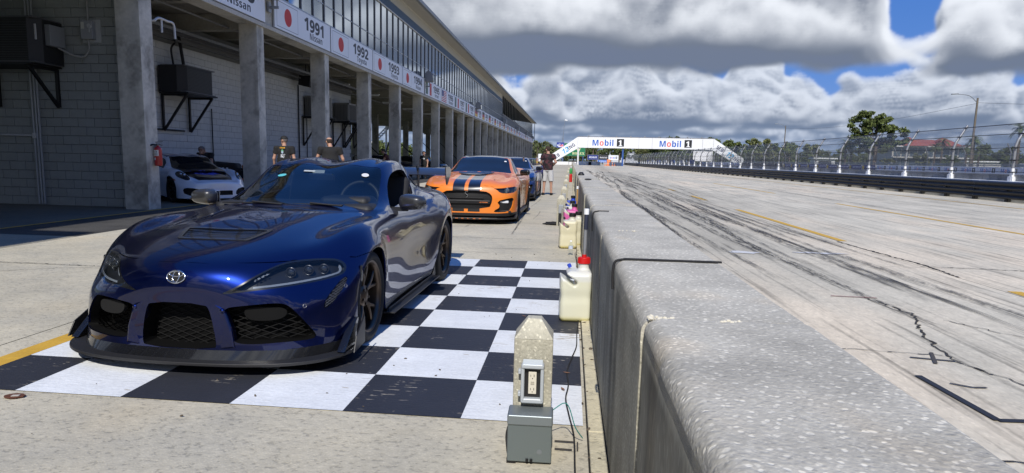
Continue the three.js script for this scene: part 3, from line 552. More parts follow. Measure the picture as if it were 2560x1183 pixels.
  part('sprinkler_pipe', join([rod(P3(-10.3, 5.0, 14.9), P3(-10.3, 5.0, 120), 0.03), rod(P3(-13, 4.9, 36), P3(-13, 4.9, 120), 0.04)]), std([0.14, 0.14, 0.14], 0.6), b);
  const g2 = []; for (const [x, y] of [[-11.7, 4.72], [-11.6, 4.5]]) g2.push(box(x, y, 15, x + 0.05, y + 0.05, 36)); part('pipe_rack', join(g2), std([0.08, 0.08, 0.08], 0.7), b);
  // bent pipe at the first column
  part('bent_pipe', join([tube([P3(-9.36, 4.2, 14.62), P3(-9.36, 4.28, 14.75), P3(-9.42, 4.3, 15.2), P3(-9.42, 4.28, 15.45), P3(-9.42, 3.95, 15.5)], 0.028), rod(P3(-9.4, 4.28, 14.95), P3(-9.4, 4.0, 14.95), 0.025), rod(P3(-9.5, 4.2, 14.6), P3(-9.34, 4.2, 14.62), 0.025)]), std([0.5, 0.5, 0.5], 0.5, 0.2), b);
  // lower conduits on the inner wall
  part('wall_rod', join([rod(P3(-11.95, 1.2, 21.6), P3(-11.95, 2.75, 21.6), 0.02), rod(P3(-11.95, 0.2, 28.9), P3(-11.95, 4.3, 28.9), 0.03), rod(P3(-11.95, 0.2, 29.8), P3(-11.95, 3, 29.8), 0.02), rod(P3(-11.92, 1.95, 18.4), P3(-11.92, 1.95, 19.9), 0.025)]), mat.blackMetal, b);
}
// ---------------------------------------------------------------- year signs on the fascia
{
  const list = [['1987', 'Porsche', 'de'], ['1988', 'Porsche', 'de'], ['1989', 'Nissan', 'jp'], ['1990', 'Nissan', 'jp'], ['1991', 'Nissan', 'jp'], ['1992', 'Toyota', 'jp'], ['1993', 'Toyota', 'jp'], ['1994', 'Nissan', 'jp'], ['1995', 'Ferrari', 'it'], ['1996', 'Oldsmobile', 'us'], ['1997', 'Ferrari', 'it'], ['1998', 'Ferrari', 'it'], ['1999', 'BMW', 'de'], ['2000', 'Audi', 'de'], ['2001', 'Audi', 'de'], ['2002', 'Audi', 'de'], ['2003', 'Audi', 'de'], ['2004', 'Audi', 'de'], ['2005', 'Audi', 'de'], ['2006', 'Audi', 'de'], ['2007', 'Audi', 'de'], ['2008', 'Porsche', 'de'], ['2009', 'Audi', 'de'], ['2010', 'Peugeot', 'fr'], ['2011', 'Peugeot', 'fr'], ['2012', 'Audi', 'de'], ['2013', 'Audi', 'de'], ['2014', 'Ford', 'us'], ['2015', 'Chevrolet', 'us'], ['2016', 'Honda', 'jp']];
  const cw = 512, ch = 100, flagName = { jp: 'red disc', it: 'green, white and red', us: 'stars and stripes', de: 'black, red and gold', fr: 'blue, white and red' };
  const m = print(2048, 800, (g) => {
    g.fillStyle = '#e9ecf1'; g.fillRect(0, 0, 2048, 800);
    list.forEach(([y, n, fl], i) => {
      const x = (i % 4) * cw, t = Math.floor(i / 4) * ch;
      g.save(); g.translate(x, t); g.strokeStyle = '#3a3f4a'; g.lineWidth = 1;
      const L = 18, R = 190, T = 8, B = 92;
      if (fl === 'jp') { g.strokeRect(L, T, R - L, B - T); g.fillStyle = '#c8262c'; g.beginPath(); g.ellipse(L + (R - L) * 0.52, 50, 30, 30, 0, 0, 7); g.fill(); }
      if (fl === 'it' || fl === 'fr') { g.fillStyle = fl === 'it' ? '#2f5a48' : '#2a3f8a'; g.fillRect(L, T, (R - L) / 3, B - T); g.fillStyle = '#e9ecf1'; g.fillRect(L + (R - L) / 3, T, (R - L) / 3, B - T); g.fillStyle = '#c23a40'; g.fillRect(L + (R - L) * 2 / 3, T, (R - L) / 3, B - T); }
      if (fl === 'de') { ['#33343a', '#c23a40', '#dcb44c'].forEach((c, k) => { g.fillStyle = c; g.fillRect(L, T + k * (B - T) / 3, R - L, (B - T) / 3); }); }
      if (fl === 'us') { for (let k = 0; k < 13; k++) { g.fillStyle = k % 2 ? '#eef0f4' : '#bf3d45'; g.fillRect(L, T + k * (B - T) / 13, R - L, (B - T) / 13 + 0.5); } g.fillStyle = '#3d4a80'; g.fillRect(L, T, (R - L) * 0.42, (B - T) * 7 / 13); g.fillStyle = '#dfe3ee'; for (let a = 0; a < 5; a++) for (let c = 0; c < 4; c++) g.fillRect(L + 6 + a * 14, T + 5 + c * 10, 3, 3); }
      g.fillStyle = '#33353b'; fitText(g, y, 350, 37, 62, 205, '900'); fitText(g, n, 362, 77, 34, n.length > 7 ? 175 : 132, 'bold');
      g.restore();
    });
  });
  const back = std([0.4, 0.41, 0.43], 0.6), edge = std([0.2, 0.2, 0.21], 0.6);
  list.forEach(([y, n, fl], i) => {
    const k = i - 3, f0 = ZC(k) + (k === 1 ? 0.86 : k === 5 || k === 9 ? 0.55 : 0.3), f1 = ZC(k + 1) + 0.23;
    if (k > 26 || k < 0) return;
    const t = thing('stall_sign', `white stall sign reading ${y} with ${flagName[fl]} flag, ${k < 0 ? 'out of the frame, ' + ORD[-k] + ' before the first bay' : 'over the ' + ORD[k + 1] + ' bay'}`, 'sign', P3(-9.33, 5.22, (f0 + f1) / 2));
    const L = f1 - f0; part('board', bx(-0.06, 0, -L / 2, 0.0, 0.95, L / 2, 0.008), back, t);
    const g = new THREE.PlaneGeometry(L - 0.03, 0.92); g.rotateY(Math.PI / 2); g.translate(0.003, 0.475, 0);
    const uv = g.attributes.uv, u0 = (i % 4) * cw / 2048, v0 = 1 - (Math.floor(i / 4) + 1) * ch / 800; const cut = k === 1 ? 0.07 : 0;
    for (let q = 0; q < uv.count; q++) uv.setXY(q, u0 + (cut * 0 + uv.getX(q)) * cw / 2048, v0 + uv.getY(q) * ch / 800);
    part('print', g, m, t);
  });
}
// ---------------------------------------------------------------- things fixed to the pit building
{
  // flood lights on the fascia
  const lens = phys([0.75, 0.75, 0.6], 0.12, 0.55, { clearcoat: 1 });
  const fl = (() => {
    const t = thing('flood_light', 'grey flood light on an arm over the fascia beside the 1995 sign', 'flood light', P3(-9.33, 5.75, 43.0), 0, 'flood lights along the fascia');
    part('arm', join([bx(-0.05, -0.05, -0.03, 0.28, 0.03, 0.03), rod(V(0.24, 0, 0), V(0.24, 0.42, 0), 0.025), cb(-0.02, 0, 0, 0.06, 0.3, 0.2)]), mat.galv, t);
    const hs = extrude([[-0.22, -0.28], [0.2, -0.3], [0.26, 0.16], [0.14, 0.34], [-0.12, 0.38], [-0.26, 0.2]], 0.5, 0.02); hs.translate(0, 0, -0.25); place(hs, 0.25, 0.55, 0, 0, 0, 0.1);
    part('housing', hs, mat.galv, t);
    const ln = bx(-0.01, -0.2, -0.2, 0.01, 0.2, 0.2, 0.005); place(ln, 0.505, 0.45, 0.02, 0, 0, 0.12); part('lens', ln, lens, t);
    return t;
  })();
  [[20.5, 'topmost flood light, cut by the frame, before the 1991 sign'], [66.0, 'flood light between the 1998 and 1999 signs'], [92.4, 'flood light at the end of the glazing, where the balcony begins'], [115, 'flood light under the first stretch of balcony railing'], [137, 'flood light halfway along the balcony railing'], [160, 'farthest flood light, at the end of the balcony']].forEach(([f, l]) => dup(fl, P3(-9.33, 5.75, f), 0, l));

  // air conditioners on wall brackets
  const makeBracket = (t, w, d, h) => {
    for (const s of [-1, 1]) part('bracket', join([bar(V(s * w / 2, 0, 0.02), V(s * w / 2, -h, 0.02), 0.07, 0.06), bar(V(s * w / 2, -0.02, 0), V(s * w / 2, -0.02, d), 0.06, 0.06), bar(V(s * w / 2, -h, 0.03), V(s * w / 2, -0.04, d - 0.04), 0.06, 0.06)]), mat.blackMetal, t); part('shelf', bx(-w / 2 - 0.12, 0.01, 0, w / 2 + 0.12, 0.05, d + 0.1), mat.blackMetal, t);
  };
  const black = (t, w, d, h) => {
    const g = extrude([[-w / 2, 0.02], [w / 2, 0.02], [w / 2, d * 0.72], [w / 2 - d * 0.2, d], [-w / 2 + d * 0.2, d], [-w / 2, d * 0.72]], h, 0.012); g.rotateX(-Math.PI / 2); g.scale(1, 1, -1);
    const idx = g.attributes.position; for (let i = 0; i < idx.count; i += 3) { const sw = [idx.getX(i), idx.getY(i), idx.getZ(i)]; idx.setXYZ(i, idx.getX(i + 1), idx.getY(i + 1), idx.getZ(i + 1)); idx.setXYZ(i + 1, ...sw); } g.computeVertexNormals();
    g.translate(0, 0.06, 0); part('cabinet', g, std([0.01, 0.01, 0.011], 0.6), t);
    const s = []; for (let i = 0; i < 16; i++) s.push(cb(0, 0.12 + i * (h - 0.12) / 16, d - 0.005, w - d * 0.42, 0.012, 0.03)); part('grille', join(s), std([0.02, 0.02, 0.021], 0.5), t);
    part('rim', join([bx(-w / 2 + 0.05, 0.052, 0.05, w / 2, 0.085, d + 0.02), bx(-w / 2 + 0.05, h + 0.05, 0.05, w / 2, h + 0.075, d + 0.015)]), std([0.1, 0.1, 0.105], 0.5, 0.3), t);
  };
  let t = thing('air_conditioner', 'black rounded air conditioner on the front cross wall, cut by the left edge', 'air conditioner', P3(-12.55, 3.12, 14.62), 0);
  makeBracket(t, 1.5, 0.85, 0.85); black(t, 1.9, 0.85, 0.95);
  part('side_box', bx(0.951, 0.45, 0.1, 1.08, 0.9, 0.55, 0.01), std([0.22, 0.23, 0.24], 0.6, 0.2), t); part('rating_label', bx(0.82, 0.55, 0.72, 0.9, 0.88, 0.735), std([0.5, 0.5, 0.52], 0.6), t);
  const tall = bx(-2.3, 0.5, 0.02, -0.75, 1.75, 0.35, 0.02); part('duct', tall, std([0.03, 0.03, 0.032], 0.7), t);
  t = thing('air_conditioner', 'black air conditioner on a bracket on the garage wall between the first two columns', 'air conditioner', P3(-11.95, 2.98, 19.55), Math.PI / 2);
  makeBracket(t, 1.4, 0.8, 1.05); black(t, 1.7, 0.8, 0.75); part('pipe', join([rod(V(0.2, 0.8, 0.2), V(0.2, 1.9, 0.05), 0.05), tube([V(-0.35, 0.8, 0.2), V(-0.35, 1.35, 0.15), V(-0.4, 1.5, 0.3), V(-0.75, 1.5, 0.5)], 0.03)]), mat.blackMetal, t);
  const louvre = (label, f, ribs) => {
    const q = thing('air_conditioner', label, 'air conditioner', P3(-11.95, 2.95, f), Math.PI / 2, 'louvred air conditioners on the garage wall');
    makeBracket(q, 1.5, 0.85, 1.25);
    part('cabinet', bx(-0.6, 0.06, 0.04, 0.6, 0.92, 0.76, 0.02), std([0.1, 0.1, 0.1], 0.6, 0.2), q);
    const s = []; for (let i = 0; i < 9; i++) { s.push(cb(-0.52 + i * 0.13, 0.49, 0.772, 0.035, 0.78, 0.02)); s.push(cb(-0.612, 0.49, 0.1 + i * 0.075, 0.022, 0.78, 0.03), cb(0.612, 0.49, 0.1 + i * 0.075, 0.022, 0.78, 0.03)); }
    part('louvre', join(s), std([0.16, 0.155, 0.14], 0.6, 0.2), q); part('frame', join([bx(-0.63, 0.06, 0.7, -0.56, 0.94, 0.8), bx(0.56, 0.06, 0.7, 0.63, 0.94, 0.8), bx(-0.63, 0.88, 0.05, 0.63, 0.96, 0.8), bx(-0.63, 0.05, 0.05, 0.63, 0.1, 0.8)]), std([0.2, 0.195, 0.18], 0.6, 0.2), q);
    return q;
  };
  louvre('nearest louvred grey air conditioner on the garage wall, left of the third column', 30.1); louvre('middle louvred air conditioner, seen between the third and fourth columns', 33.9); louvre('farthest louvred air conditioner, next to the end of the block wall', 35.7);

  t = thing('electrical_box', 'grey switch box on the cross wall above the first air conditioner', 'switch box', P3(-10.9, 3.98, 14.6), 0);
  part('box', bx(-0.16, -0.2, 0, 0.13, 0.2, 0.12, 0.012), std([0.3, 0.31, 0.33], 0.55, 0.2), t); part('backboard', bx(-0.2, -0.26, -0.03, 0.24, 0.24, -0.002), std([0.42, 0.43, 0.43], 0.8), t);
  part('lever', join([rod(V(0.08, 0.08, 0.12), V(0.08, 0.08, 0.16), 0.05, 0.05, 12), cb(0.085, 0.0, 0.15, 0.025, 0.12, 0.02)]), std([0.45, 0.46, 0.47], 0.5), t);
  part('warning_label', bx(-0.14, 0.02, 0.121, -0.06, 0.17, 0.124), std([0.5, 0.5, 0.45], 0.6), t);
  part('conduit', join([rod(V(-0.02, 0.2, 0.04), V(-0.02, 0.95, 0.03), 0.02), tube([V(-0.03, -0.2, 0.05), V(-0.03, -0.42, 0.05), V(-0.14, -0.58, 0.08), V(-0.35, -0.56, 0.15), V(-0.62, -0.42, 0.25)], 0.02)]), std([0.32, 0.32, 0.31], 0.6, 0.2), t);

  t = thing('fire_extinguisher', 'red fire extinguisher hanging on the first concrete column, with a black hose', 'fire extinguisher', P3(-9.3, 0.98, 14.42));
  part('cylinder', lathe([[0, 0], [0.07, 0], [0.083, 0.02], [0.083, 0.36], [0.07, 0.41], [0.03, 0.44], [0.025, 0.46], [0, 0.46]], 24), phys([0.42, 0.012, 0.012], 0.3, 0, { clearcoat: 0.6 }), t);
  const lab = print(128, 128, (g) => { g.fillStyle = '#d8d6d0'; g.fillRect(0, 0, 128, 128); g.fillStyle = '#333'; for (let i = 0; i < 3; i++) { g.beginPath(); g.arc(28 + i * 36, 40, 11, 0, 7); g.fill(); } for (let i = 0; i < 5; i++) g.fillRect(14, 66 + i * 11, 100, 4); });
  part('instruction_label', new THREE.CylinderGeometry(0.0845, 0.0845, 0.13, 20, 1, true, -1.9, 2.6).translate(0, 0.29, 0), lab, t);
  const dia = new THREE.CylinderGeometry(0.0846, 0.0846, 0.05, 16, 1, true, -1.0, 0.9).translate(0, 0.16, 0); part('mark', dia, std([0.6, 0.6, 0.6], 0.5), t);
  part('valve', join([cb(0, 0.48, 0, 0.05, 0.05, 0.05, 0.008), bar(V(-0.03, 0.5, 0), V(0.13, 0.46, 0.02), 0.025, 0.02), bar(V(-0.05, 0.53, 0), V(0.14, 0.55, 0.02), 0.025, 0.015)]), mat.galv, t);
  part('hose', tube([V(0, 0.47, 0.03), V(-0.08, 0.47, 0.1), V(-0.19, 0.36, 0.14), V(-0.24, 0.22, 0.14)], 0.018), mat.rubber, t); part('nozzle', rod(V(-0.24, 0.23, 0.14), V(-0.25, 0.12, 0.14), 0.018, 0.03), mat.rubber, t);
  part('hanger', cb(-0.05, 0.3, 0.0, 0.03, 0.3, 0.1), mat.greyMetal, t);

  t = thing('loudspeaker', 'black loudspeaker hanging from the ceiling beside the second column', 'loudspeaker', P3(-11.4, 4.5, 28.6), Math.PI / 2);
  const sp = extrude([[-0.34, -0.3], [0.34, -0.3], [0.4, 0.3], [-0.4, 0.3]], 0.5, 0.02); sp.translate(0, 0, -0.25); sp.rotateX(0.2); part('cabinet', sp, mat.dark, t); part('hanger', join([rod(V(-0.2, 0.3, 0), V(-0.2, 0.6, 0), 0.02), rod(V(0.2, 0.3, 0), V(0.2, 0.6, 0), 0.02)]), mat.blackMetal, t);
  const gr = bx(-0.3, -0.25, 0.252, 0.3, 0.25, 0.262); gr.rotateX(0.2); part('grille', gr, std([0.015, 0.015, 0.015], 0.7), t);

  // strip lamps under the garage ceiling (unlit)
  const lamp = thing('ceiling_lamp', 'white strip lamp under the garage ceiling in the fourth bay', 'lamp', P3(-12.2, 4.9, 34.5), 0, 'strip lamps under the garage ceiling');
  part('tray', bx(-0.7, 0, -0.09, 0.7, 0.06, 0.09, 0.01), mat.white, lamp); part('tube', join([rod(V(-0.65, -0.03, -0.05), V(0.65, -0.03, -0.05), 0.02), rod(V(-0.65, -0.03, 0.05), V(0.65, -0.03, 0.05), 0.02)]), mat.white, lamp);
  [[40, 'fifth'], [45.6, 'sixth'], [51.2, 'seventh'], [56.8, 'eighth'], [62.4, 'ninth']].forEach(([f, n]) => dup(lamp, P3(-12.2, 4.9, f), 0, `white strip lamp under the garage ceiling in the ${n} bay`));
}
// ---------------------------------------------------------------- control tower next to the camera: it shades the lane edge and is mirrored in the coupe's hood
{
  const t = thing('control_tower', 'dark glass control tower with white lettered bands at the near end of the pit building', 'building', P3(-10.9, 0, -3.4)), g = phys([.05, .06, .07], .05, .5, {}), fr = std([.3, .31, .32], .5, .3), wp = std([.7, .71, .73], .5);
  part('core', bx(-3.3, 0, -2.9, 3.3, 9.7, 2.9), mat.dark, t); for (const y of [3.4, 6.5]) part('band', bx(-3.42, y, -3.02, 3.42, y + .95, 3.02, .02), wp, t);
  for (let i = 0; i < 6; i++) for (const [y, h] of [[.1, 3.2], [4.45, 2], [7.55, 2]]) { part('pane', bx(3.305, y, -2.85 + i * .95, 3.33, y + h, -1.98 + i * .95), g, t); part('pane', bx(-3.2 + i * 1.07, y, -2.94, -2.2 + i * 1.07, y + h, -2.91), g, t); }
  for (let i = 0; i < 7; i++) part('mullion', bx(3.3, .1, -2.98 + i * .95, 3.38, 9.7, -2.87 + i * .95), fr, t); part('roof', bx(-3.5, 9.7, -3.1, 3.5, 9.95, 3.1, .03), fr, t);
  const m = print(512, 80, (c, w, h) => { c.fillStyle = '#e6e8ec'; c.fillRect(0, 0, w, h); c.font = 'bold 62px sans-serif'; c.textBaseline = 'middle'; for (const ox of [20, 290]) { let x = ox; for (const [ch, k] of [['M', '#1b57b4'], ['o', '#dd6a66'], ['bil', '#1b57b4']]) { c.fillStyle = k; c.fillText(ch, x, 42); x += c.measureText(ch).width; } c.fillStyle = '#222'; c.fillRect(x + 10, 12, 44, 56); c.fillStyle = '#eee'; c.fillText('1', x + 15, 42); } });
  const p = plane(5.9, .92); p.rotateY(Math.PI / 2); p.translate(3.425, 3.875, 0); part('print', p, m, t); const p2 = plane(6.6, .92); p2.rotateY(Math.PI); p2.translate(0, 3.875, -3.025); part('print', p2, m, t);
}
// ---------------------------------------------------------------- car bodies: a smooth surface through a net of points, cut into panels
// natural cubic spline through vectors at knots t
function splineThrough(t, p) { // p: array of [x,y,z]
  const n = t.length, d = p[0].length, M = Array.from({ length: n }, () => new Float64Array(d));
  const c = new Float64Array(n), a = new Float64Array(n), b = new Float64Array(n);
  for (let i = 1; i < n - 1; i++) { a[i] = t[i] - t[i - 1]; b[i] = 2 * (t[i + 1] - t[i - 1]); c[i] = t[i + 1] - t[i]; for (let k = 0; k < d; k++) M[i][k] = 6 * ((p[i + 1][k] - p[i][k]) / c[i] - (p[i][k] - p[i - 1][k]) / a[i]); }
  for (let i = 2; i < n - 1; i++) { const w = a[i] / b[i - 1]; b[i] -= w * c[i - 1]; for (let k = 0; k < d; k++) M[i][k] -= w * M[i - 1][k]; }
  for (let i = n - 2; i >= 1; i--) for (let k = 0; k < d; k++) M[i][k] = (M[i][k] - (i < n - 2 ? c[i] * M[i + 1][k] : 0)) / b[i];
  return (x, seg) => { // seg: interval index
    const i = seg, h = t[i + 1] - t[i], A = (t[i + 1] - x) / h, B = 1 - A, o = new Array(d);
    for (let k = 0; k < d; k++) o[k] = A * p[i][k] + B * p[i + 1][k] + ((A * A * A - A) * M[i][k] + (B * B * B - B) * M[i + 1][k]) * h * h / 6;
    return o;
  };
}
// rows: list of rows of points [x,y,z], x >= 0 from the centre line outwards. Returns the full, mirrored surface sampled nu x nv per interval
function netSurface(rows, su, sv) {
  const nr = rows.length, nc = rows[0].length;
  const full = rows.map((r) => [...r.slice(1).reverse().map(([x, y, z]) => [-x, y, z]), ...r]);
  const knots = (lines) => { const n = lines[0].length, t = [0]; for (let i = 1; i < n; i++) { let s = 0; for (const l of lines) s += Math.sqrt(Math.hypot(l[i][0] - l[i - 1][0], l[i][1] - l[i - 1][1], l[i][2] - l[i - 1][2]) + 1e-4); t.push(t[i - 1] + s / lines.length); } return t; };
  const tv = knots(full), tu = knots(full[0].map((_, j) => full.map((r) => r[j]))), m = 2 * nc - 1;
  const gv = [], gu = []; for (let j = 0; j < m - 1; j++) for (let s = 0; s < sv; s++) gv.push([j, s / sv]); gv.push([m - 2, 1]);
  for (let i = 0; i < nr - 1; i++) for (let s = 0; s < su; s++) gu.push([i, s / su]); gu.push([nr - 2, 1]);
  const across = full.map((r) => { const f = splineThrough(tv, r); return gv.map(([j, s]) => f(lerp(tv[j], tv[j + 1], s), j)); });
  const NU = gu.length, NV = gv.length, pos = new Float32Array(NU * NV * 3), par = new Float32Array(NU * NV * 2);
  for (let q = 0; q < NV; q++) {
    const f = splineThrough(tu, across.map((r) => r[q]));
    gu.forEach(([i, s], p) => { const o = f(lerp(tu[i], tu[i + 1], s), i), k = p * NV + q; pos.set(o, k * 3); par[k * 2] = i + s; par[k * 2 + 1] = gv[q][0] + gv[q][1] - (nc - 1); });
  }
  // smooth normals from the grid
  const nor = new Float32Array(NU * NV * 3), g = (p, q, c) => pos[(clamp(p, 0, NU - 1) * NV + clamp(q, 0, NV - 1)) * 3 + c];
  for (let p = 0; p < NU; p++) for (let q = 0; q < NV; q++) {
    const a = [0, 1, 2].map((c) => g(p + 1, q, c) - g(p - 1, q, c)), b = [0, 1, 2].map((c) => g(p, q + 1, c) - g(p, q - 1, c));
    const n = [a[1] * b[2] - a[2] * b[1], a[2] * b[0] - a[0] * b[2], a[0] * b[1] - a[1] * b[0]], l = Math.hypot(...n) || 1, k = (p * NV + q) * 3;
    nor[k] = n[0] / l; nor[k + 1] = n[1] / l; nor[k + 2] = n[2] / l;
  }
  const tri = new Uint32Array((NU - 1) * (NV - 1) * 6); let w = 0;
  for (let p = 0; p < NU - 1; p++) for (let q = 0; q < NV - 1; q++) { const k = p * NV + q; tri.set([k, k + NV, k + 1, k + 1, k + NV, k + NV + 1], w); w += 6; }
  // make the winding outward
  const mid = Math.floor(NU * 0.55) * NV + Math.floor(NV / 2); let flip = nor[mid * 3 + 1] < 0;
  if (flip) for (let i = 0; i < nor.length; i++) nor[i] = -nor[i];
  const A = tri[0 + ((Math.floor(NU * 0.55) * (NV - 1) + Math.floor(NV / 2)) * 6)], i0 = (Math.floor(NU * 0.55) * (NV - 1) + Math.floor(NV / 2)) * 6, B = tri[i0 + 1], C = tri[i0 + 2];
  const vx = (i) => V(pos[i * 3], pos[i * 3 + 1], pos[i * 3 + 2]); const fn = vx(B).sub(vx(A)).cross(vx(C).sub(vx(A)));
  if (fn.y < 0) for (let i = 0; i < tri.length; i += 3) { const s = tri[i + 1]; tri[i + 1] = tri[i + 2]; tri[i + 2] = s; }
  return { pos, nor, par, tri };
}
// split a mesh where f changes sign: [f < 0, f >= 0]
function cut(m, f) {
  const n = m.pos.length / 3, val = new Float32Array(n);
  for (let i = 0; i < n; i++) val[i] = f(m.pos[i * 3], m.pos[i * 3 + 1], m.pos[i * 3 + 2], m.par[i * 2], m.par[i * 2 + 1]);
  const pos = Array.from(m.pos), nor = Array.from(m.nor), par = Array.from(m.par), edge = new Map(), IN = [], OUT = [];
  const cutEdge = (a, b) => {
    if (a > b) { const s = a; a = b; b = s; } const key = a * 4194304 + b; let i = edge.get(key);
    if (i === undefined) { const t = val[a] / (val[a] - val[b]); i = pos.length / 3; for (let c = 0; c < 3; c++) { pos.push(lerp(m.pos[a * 3 + c], m.pos[b * 3 + c], t)); } let q = [0, 1, 2].map((c) => lerp(m.nor[a * 3 + c], m.nor[b * 3 + c], t)); const l = Math.hypot(...q) || 1; nor.push(q[0] / l, q[1] / l, q[2] / l); par.push(lerp(m.par[a * 2], m.par[b * 2], t), lerp(m.par[a * 2 + 1], m.par[b * 2 + 1], t)); edge.set(key, i); }
    return i;
  };
  const t = m.tri;
  for (let i = 0; i < t.length; i += 3) {
    const v = [t[i], t[i + 1], t[i + 2]], s = v.map((k) => val[k] < 0), c = s[0] + s[1] + s[2];
    if (c === 3) IN.push(...v); else if (c === 0) OUT.push(...v);
    else { const odd = c === 1 ? s.indexOf(true) : s.indexOf(false), a = v[odd], b = v[(odd + 1) % 3], d = v[(odd + 2) % 3], e = cutEdge(a, b), g = cutEdge(a, d); (c === 1 ? IN : OUT).push(a, e, g); (c === 1 ? OUT : IN).push(e, b, d, e, d, g); }
  }
  const P = new Float32Array(pos), N = new Float32Array(nor), R = new Float32Array(par), mk = (tr) => compact({ pos: P, nor: N, par: R, tri: tr });
  return [mk(IN), mk(OUT)];
}
function compact(m) {
  const map = new Map(), pos = [], nor = [], par = [], tri = new Uint32Array(m.tri.length);
  for (let i = 0; i < m.tri.length; i++) { let k = map.get(m.tri[i]); if (k === undefined) { const o = m.tri[i]; k = map.size; map.set(o, k); pos.push(m.pos[o * 3], m.pos[o * 3 + 1], m.pos[o * 3 + 2]); nor.push(m.nor[o * 3], m.nor[o * 3 + 1], m.nor[o * 3 + 2]); par.push(m.par[o * 2], m.par[o * 2 + 1]); } tri[i] = k; }
  return { pos: new Float32Array(pos), nor: new Float32Array(nor), par: new Float32Array(par), tri };
}
function meshOf(m, off = 0) {
  const g = new THREE.BufferGeometry(), p = m.pos.slice(), uv = new Float32Array(p.length / 3 * 2);
  if (off) for (let i = 0; i < p.length; i++) p[i] += m.nor[i] * off;
  for (let i = 0; i < p.length / 3; i++) { uv[i * 2] = p[i * 3]; uv[i * 2 + 1] = p[i * 3 + 2]; }
  // car axes: x to its left as seen from the front, z forward; the scene's forward is -z, the car faces the camera: keep z
  g.setAttribute('position', new THREE.BufferAttribute(p, 3)); g.setAttribute('normal', new THREE.BufferAttribute(m.nor.slice(), 3)); g.setAttribute('uv', new THREE.BufferAttribute(uv, 2)); g.setIndex(new THREE.BufferAttribute(new Uint32Array(m.tri), 1)); return g;
}
// boundary skirt: walls going inwards from the open edges of a cut piece, so that panels have thickness
function skirt(m, depth) {
  const e = new Map(); for (let i = 0; i < m.tri.length; i += 3) for (let k = 0; k < 3; k++) { const a = m.tri[i + k], b = m.tri[i + (k + 1) % 3], key = a < b ? a * 4194304 + b : b * 4194304 + a; e.has(key) ? e.set(key, null) : e.set(key, [a, b]); }
  const pos = []; for (const q of e.values()) if (q) { const [a, b] = q, A = [0, 1, 2].map((c) => m.pos[a * 3 + c]), B = [0, 1, 2].map((c) => m.pos[b * 3 + c]), A2 = A.map((x, c) => x - m.nor[a * 3 + c] * depth), B2 = B.map((x, c) => x - m.nor[b * 3 + c] * depth); pos.push(...A, ...A2, ...B, ...B, ...A2, ...B2); }
  const g = new THREE.BufferGeometry(); g.setAttribute('position', new THREE.Float32BufferAttribute(pos, 3)); g.computeVertexNormals(); g.setAttribute('uv', new THREE.Float32BufferAttribute(new Float32Array(pos.length / 3 * 2), 2)); return g;
}
function poly(pts, round = 0) { // signed distance to a polygon, negative inside, corners rounded
  return (x, y) => {
    let d = 1e9, s = 1;
    for (let i = 0, j = pts.length - 1; i < pts.length; j = i++) {
      const [ax, ay] = pts[i], [bx_, by] = pts[j], ex = bx_ - ax, ey = by - ay, wx = x - ax, wy = y - ay, t = clamp((wx * ex + wy * ey) / (ex * ex + ey * ey)), qx = wx - ex * t, qy = wy - ey * t;
      d = Math.min(d, qx * qx + qy * qy); const c = [y >= ay, y < by, ex * wy > ey * wx]; if (c.every((q) => q) || c.every((q) => !q)) s = -s;
    }
    return s * Math.sqrt(d) - round;
  };
}
function smoothPoly(pts, it = 2) { for (let k = 0; k < it; k++) { const o = []; for (let i = 0; i < pts.length; i++) { const a = pts[i], b = pts[(i + 1) % pts.length]; o.push([a[0] * 0.75 + b[0] * 0.25, a[1] * 0.75 + b[1] * 0.25], [a[0] * 0.25 + b[0] * 0.75, a[1] * 0.25 + b[1] * 0.75]); } pts = o; } return pts; }
function polyline(pts) { return (x, y) => { let d = 1e9; for (let i = 1; i < pts.length; i++) { const [ax, ay] = pts[i - 1], [bx_, by] = pts[i], ex = bx_ - ax, ey = by - ay, t = clamp(((x - ax) * ex + (y - ay) * ey) / (ex * ex + ey * ey)); d = Math.min(d, Math.hypot(x - ax - ex * t, y - ay - ey * t)); } return d; }; }
// point on the surface for a front-view (x, y): used to seat emblems and lamps
function pieces(name, m, material, parent) { // one part per connected piece
  const n = m.pos.length / 3, up = new Int32Array(n).map((_, i) => i), find = (i) => { while (up[i] !== i) i = up[i] = up[up[i]]; return i; };
  for (let i = 0; i < m.tri.length; i += 3) { up[find(m.tri[i + 1])] = find(m.tri[i]); up[find(m.tri[i + 2])] = find(m.tri[i]); }
  const by = new Map(); for (let i = 0; i < m.tri.length; i += 3) { const r = find(m.tri[i]); if (!by.has(r)) by.set(r, []); by.get(r).push(m.tri[i], m.tri[i + 1], m.tri[i + 2]); }
  for (const tri of by.values()) if (tri.length > 30) part(name, meshOf(compact({ ...m, tri })), material, parent);
}
function seat(m, test) { let best = 1e9, o = 0; for (let i = 0; i < m.pos.length / 3; i++) { const d = test(m.pos[i * 3], m.pos[i * 3 + 1], m.pos[i * 3 + 2], m.nor[i * 3 + 2]); if (d < best) { best = d; o = i; } } return [V(m.pos[o * 3], m.pos[o * 3 + 1], m.pos[o * 3 + 2]), V(m.nor[o * 3], m.nor[o * 3 + 1], m.nor[o * 3 + 2])]; }

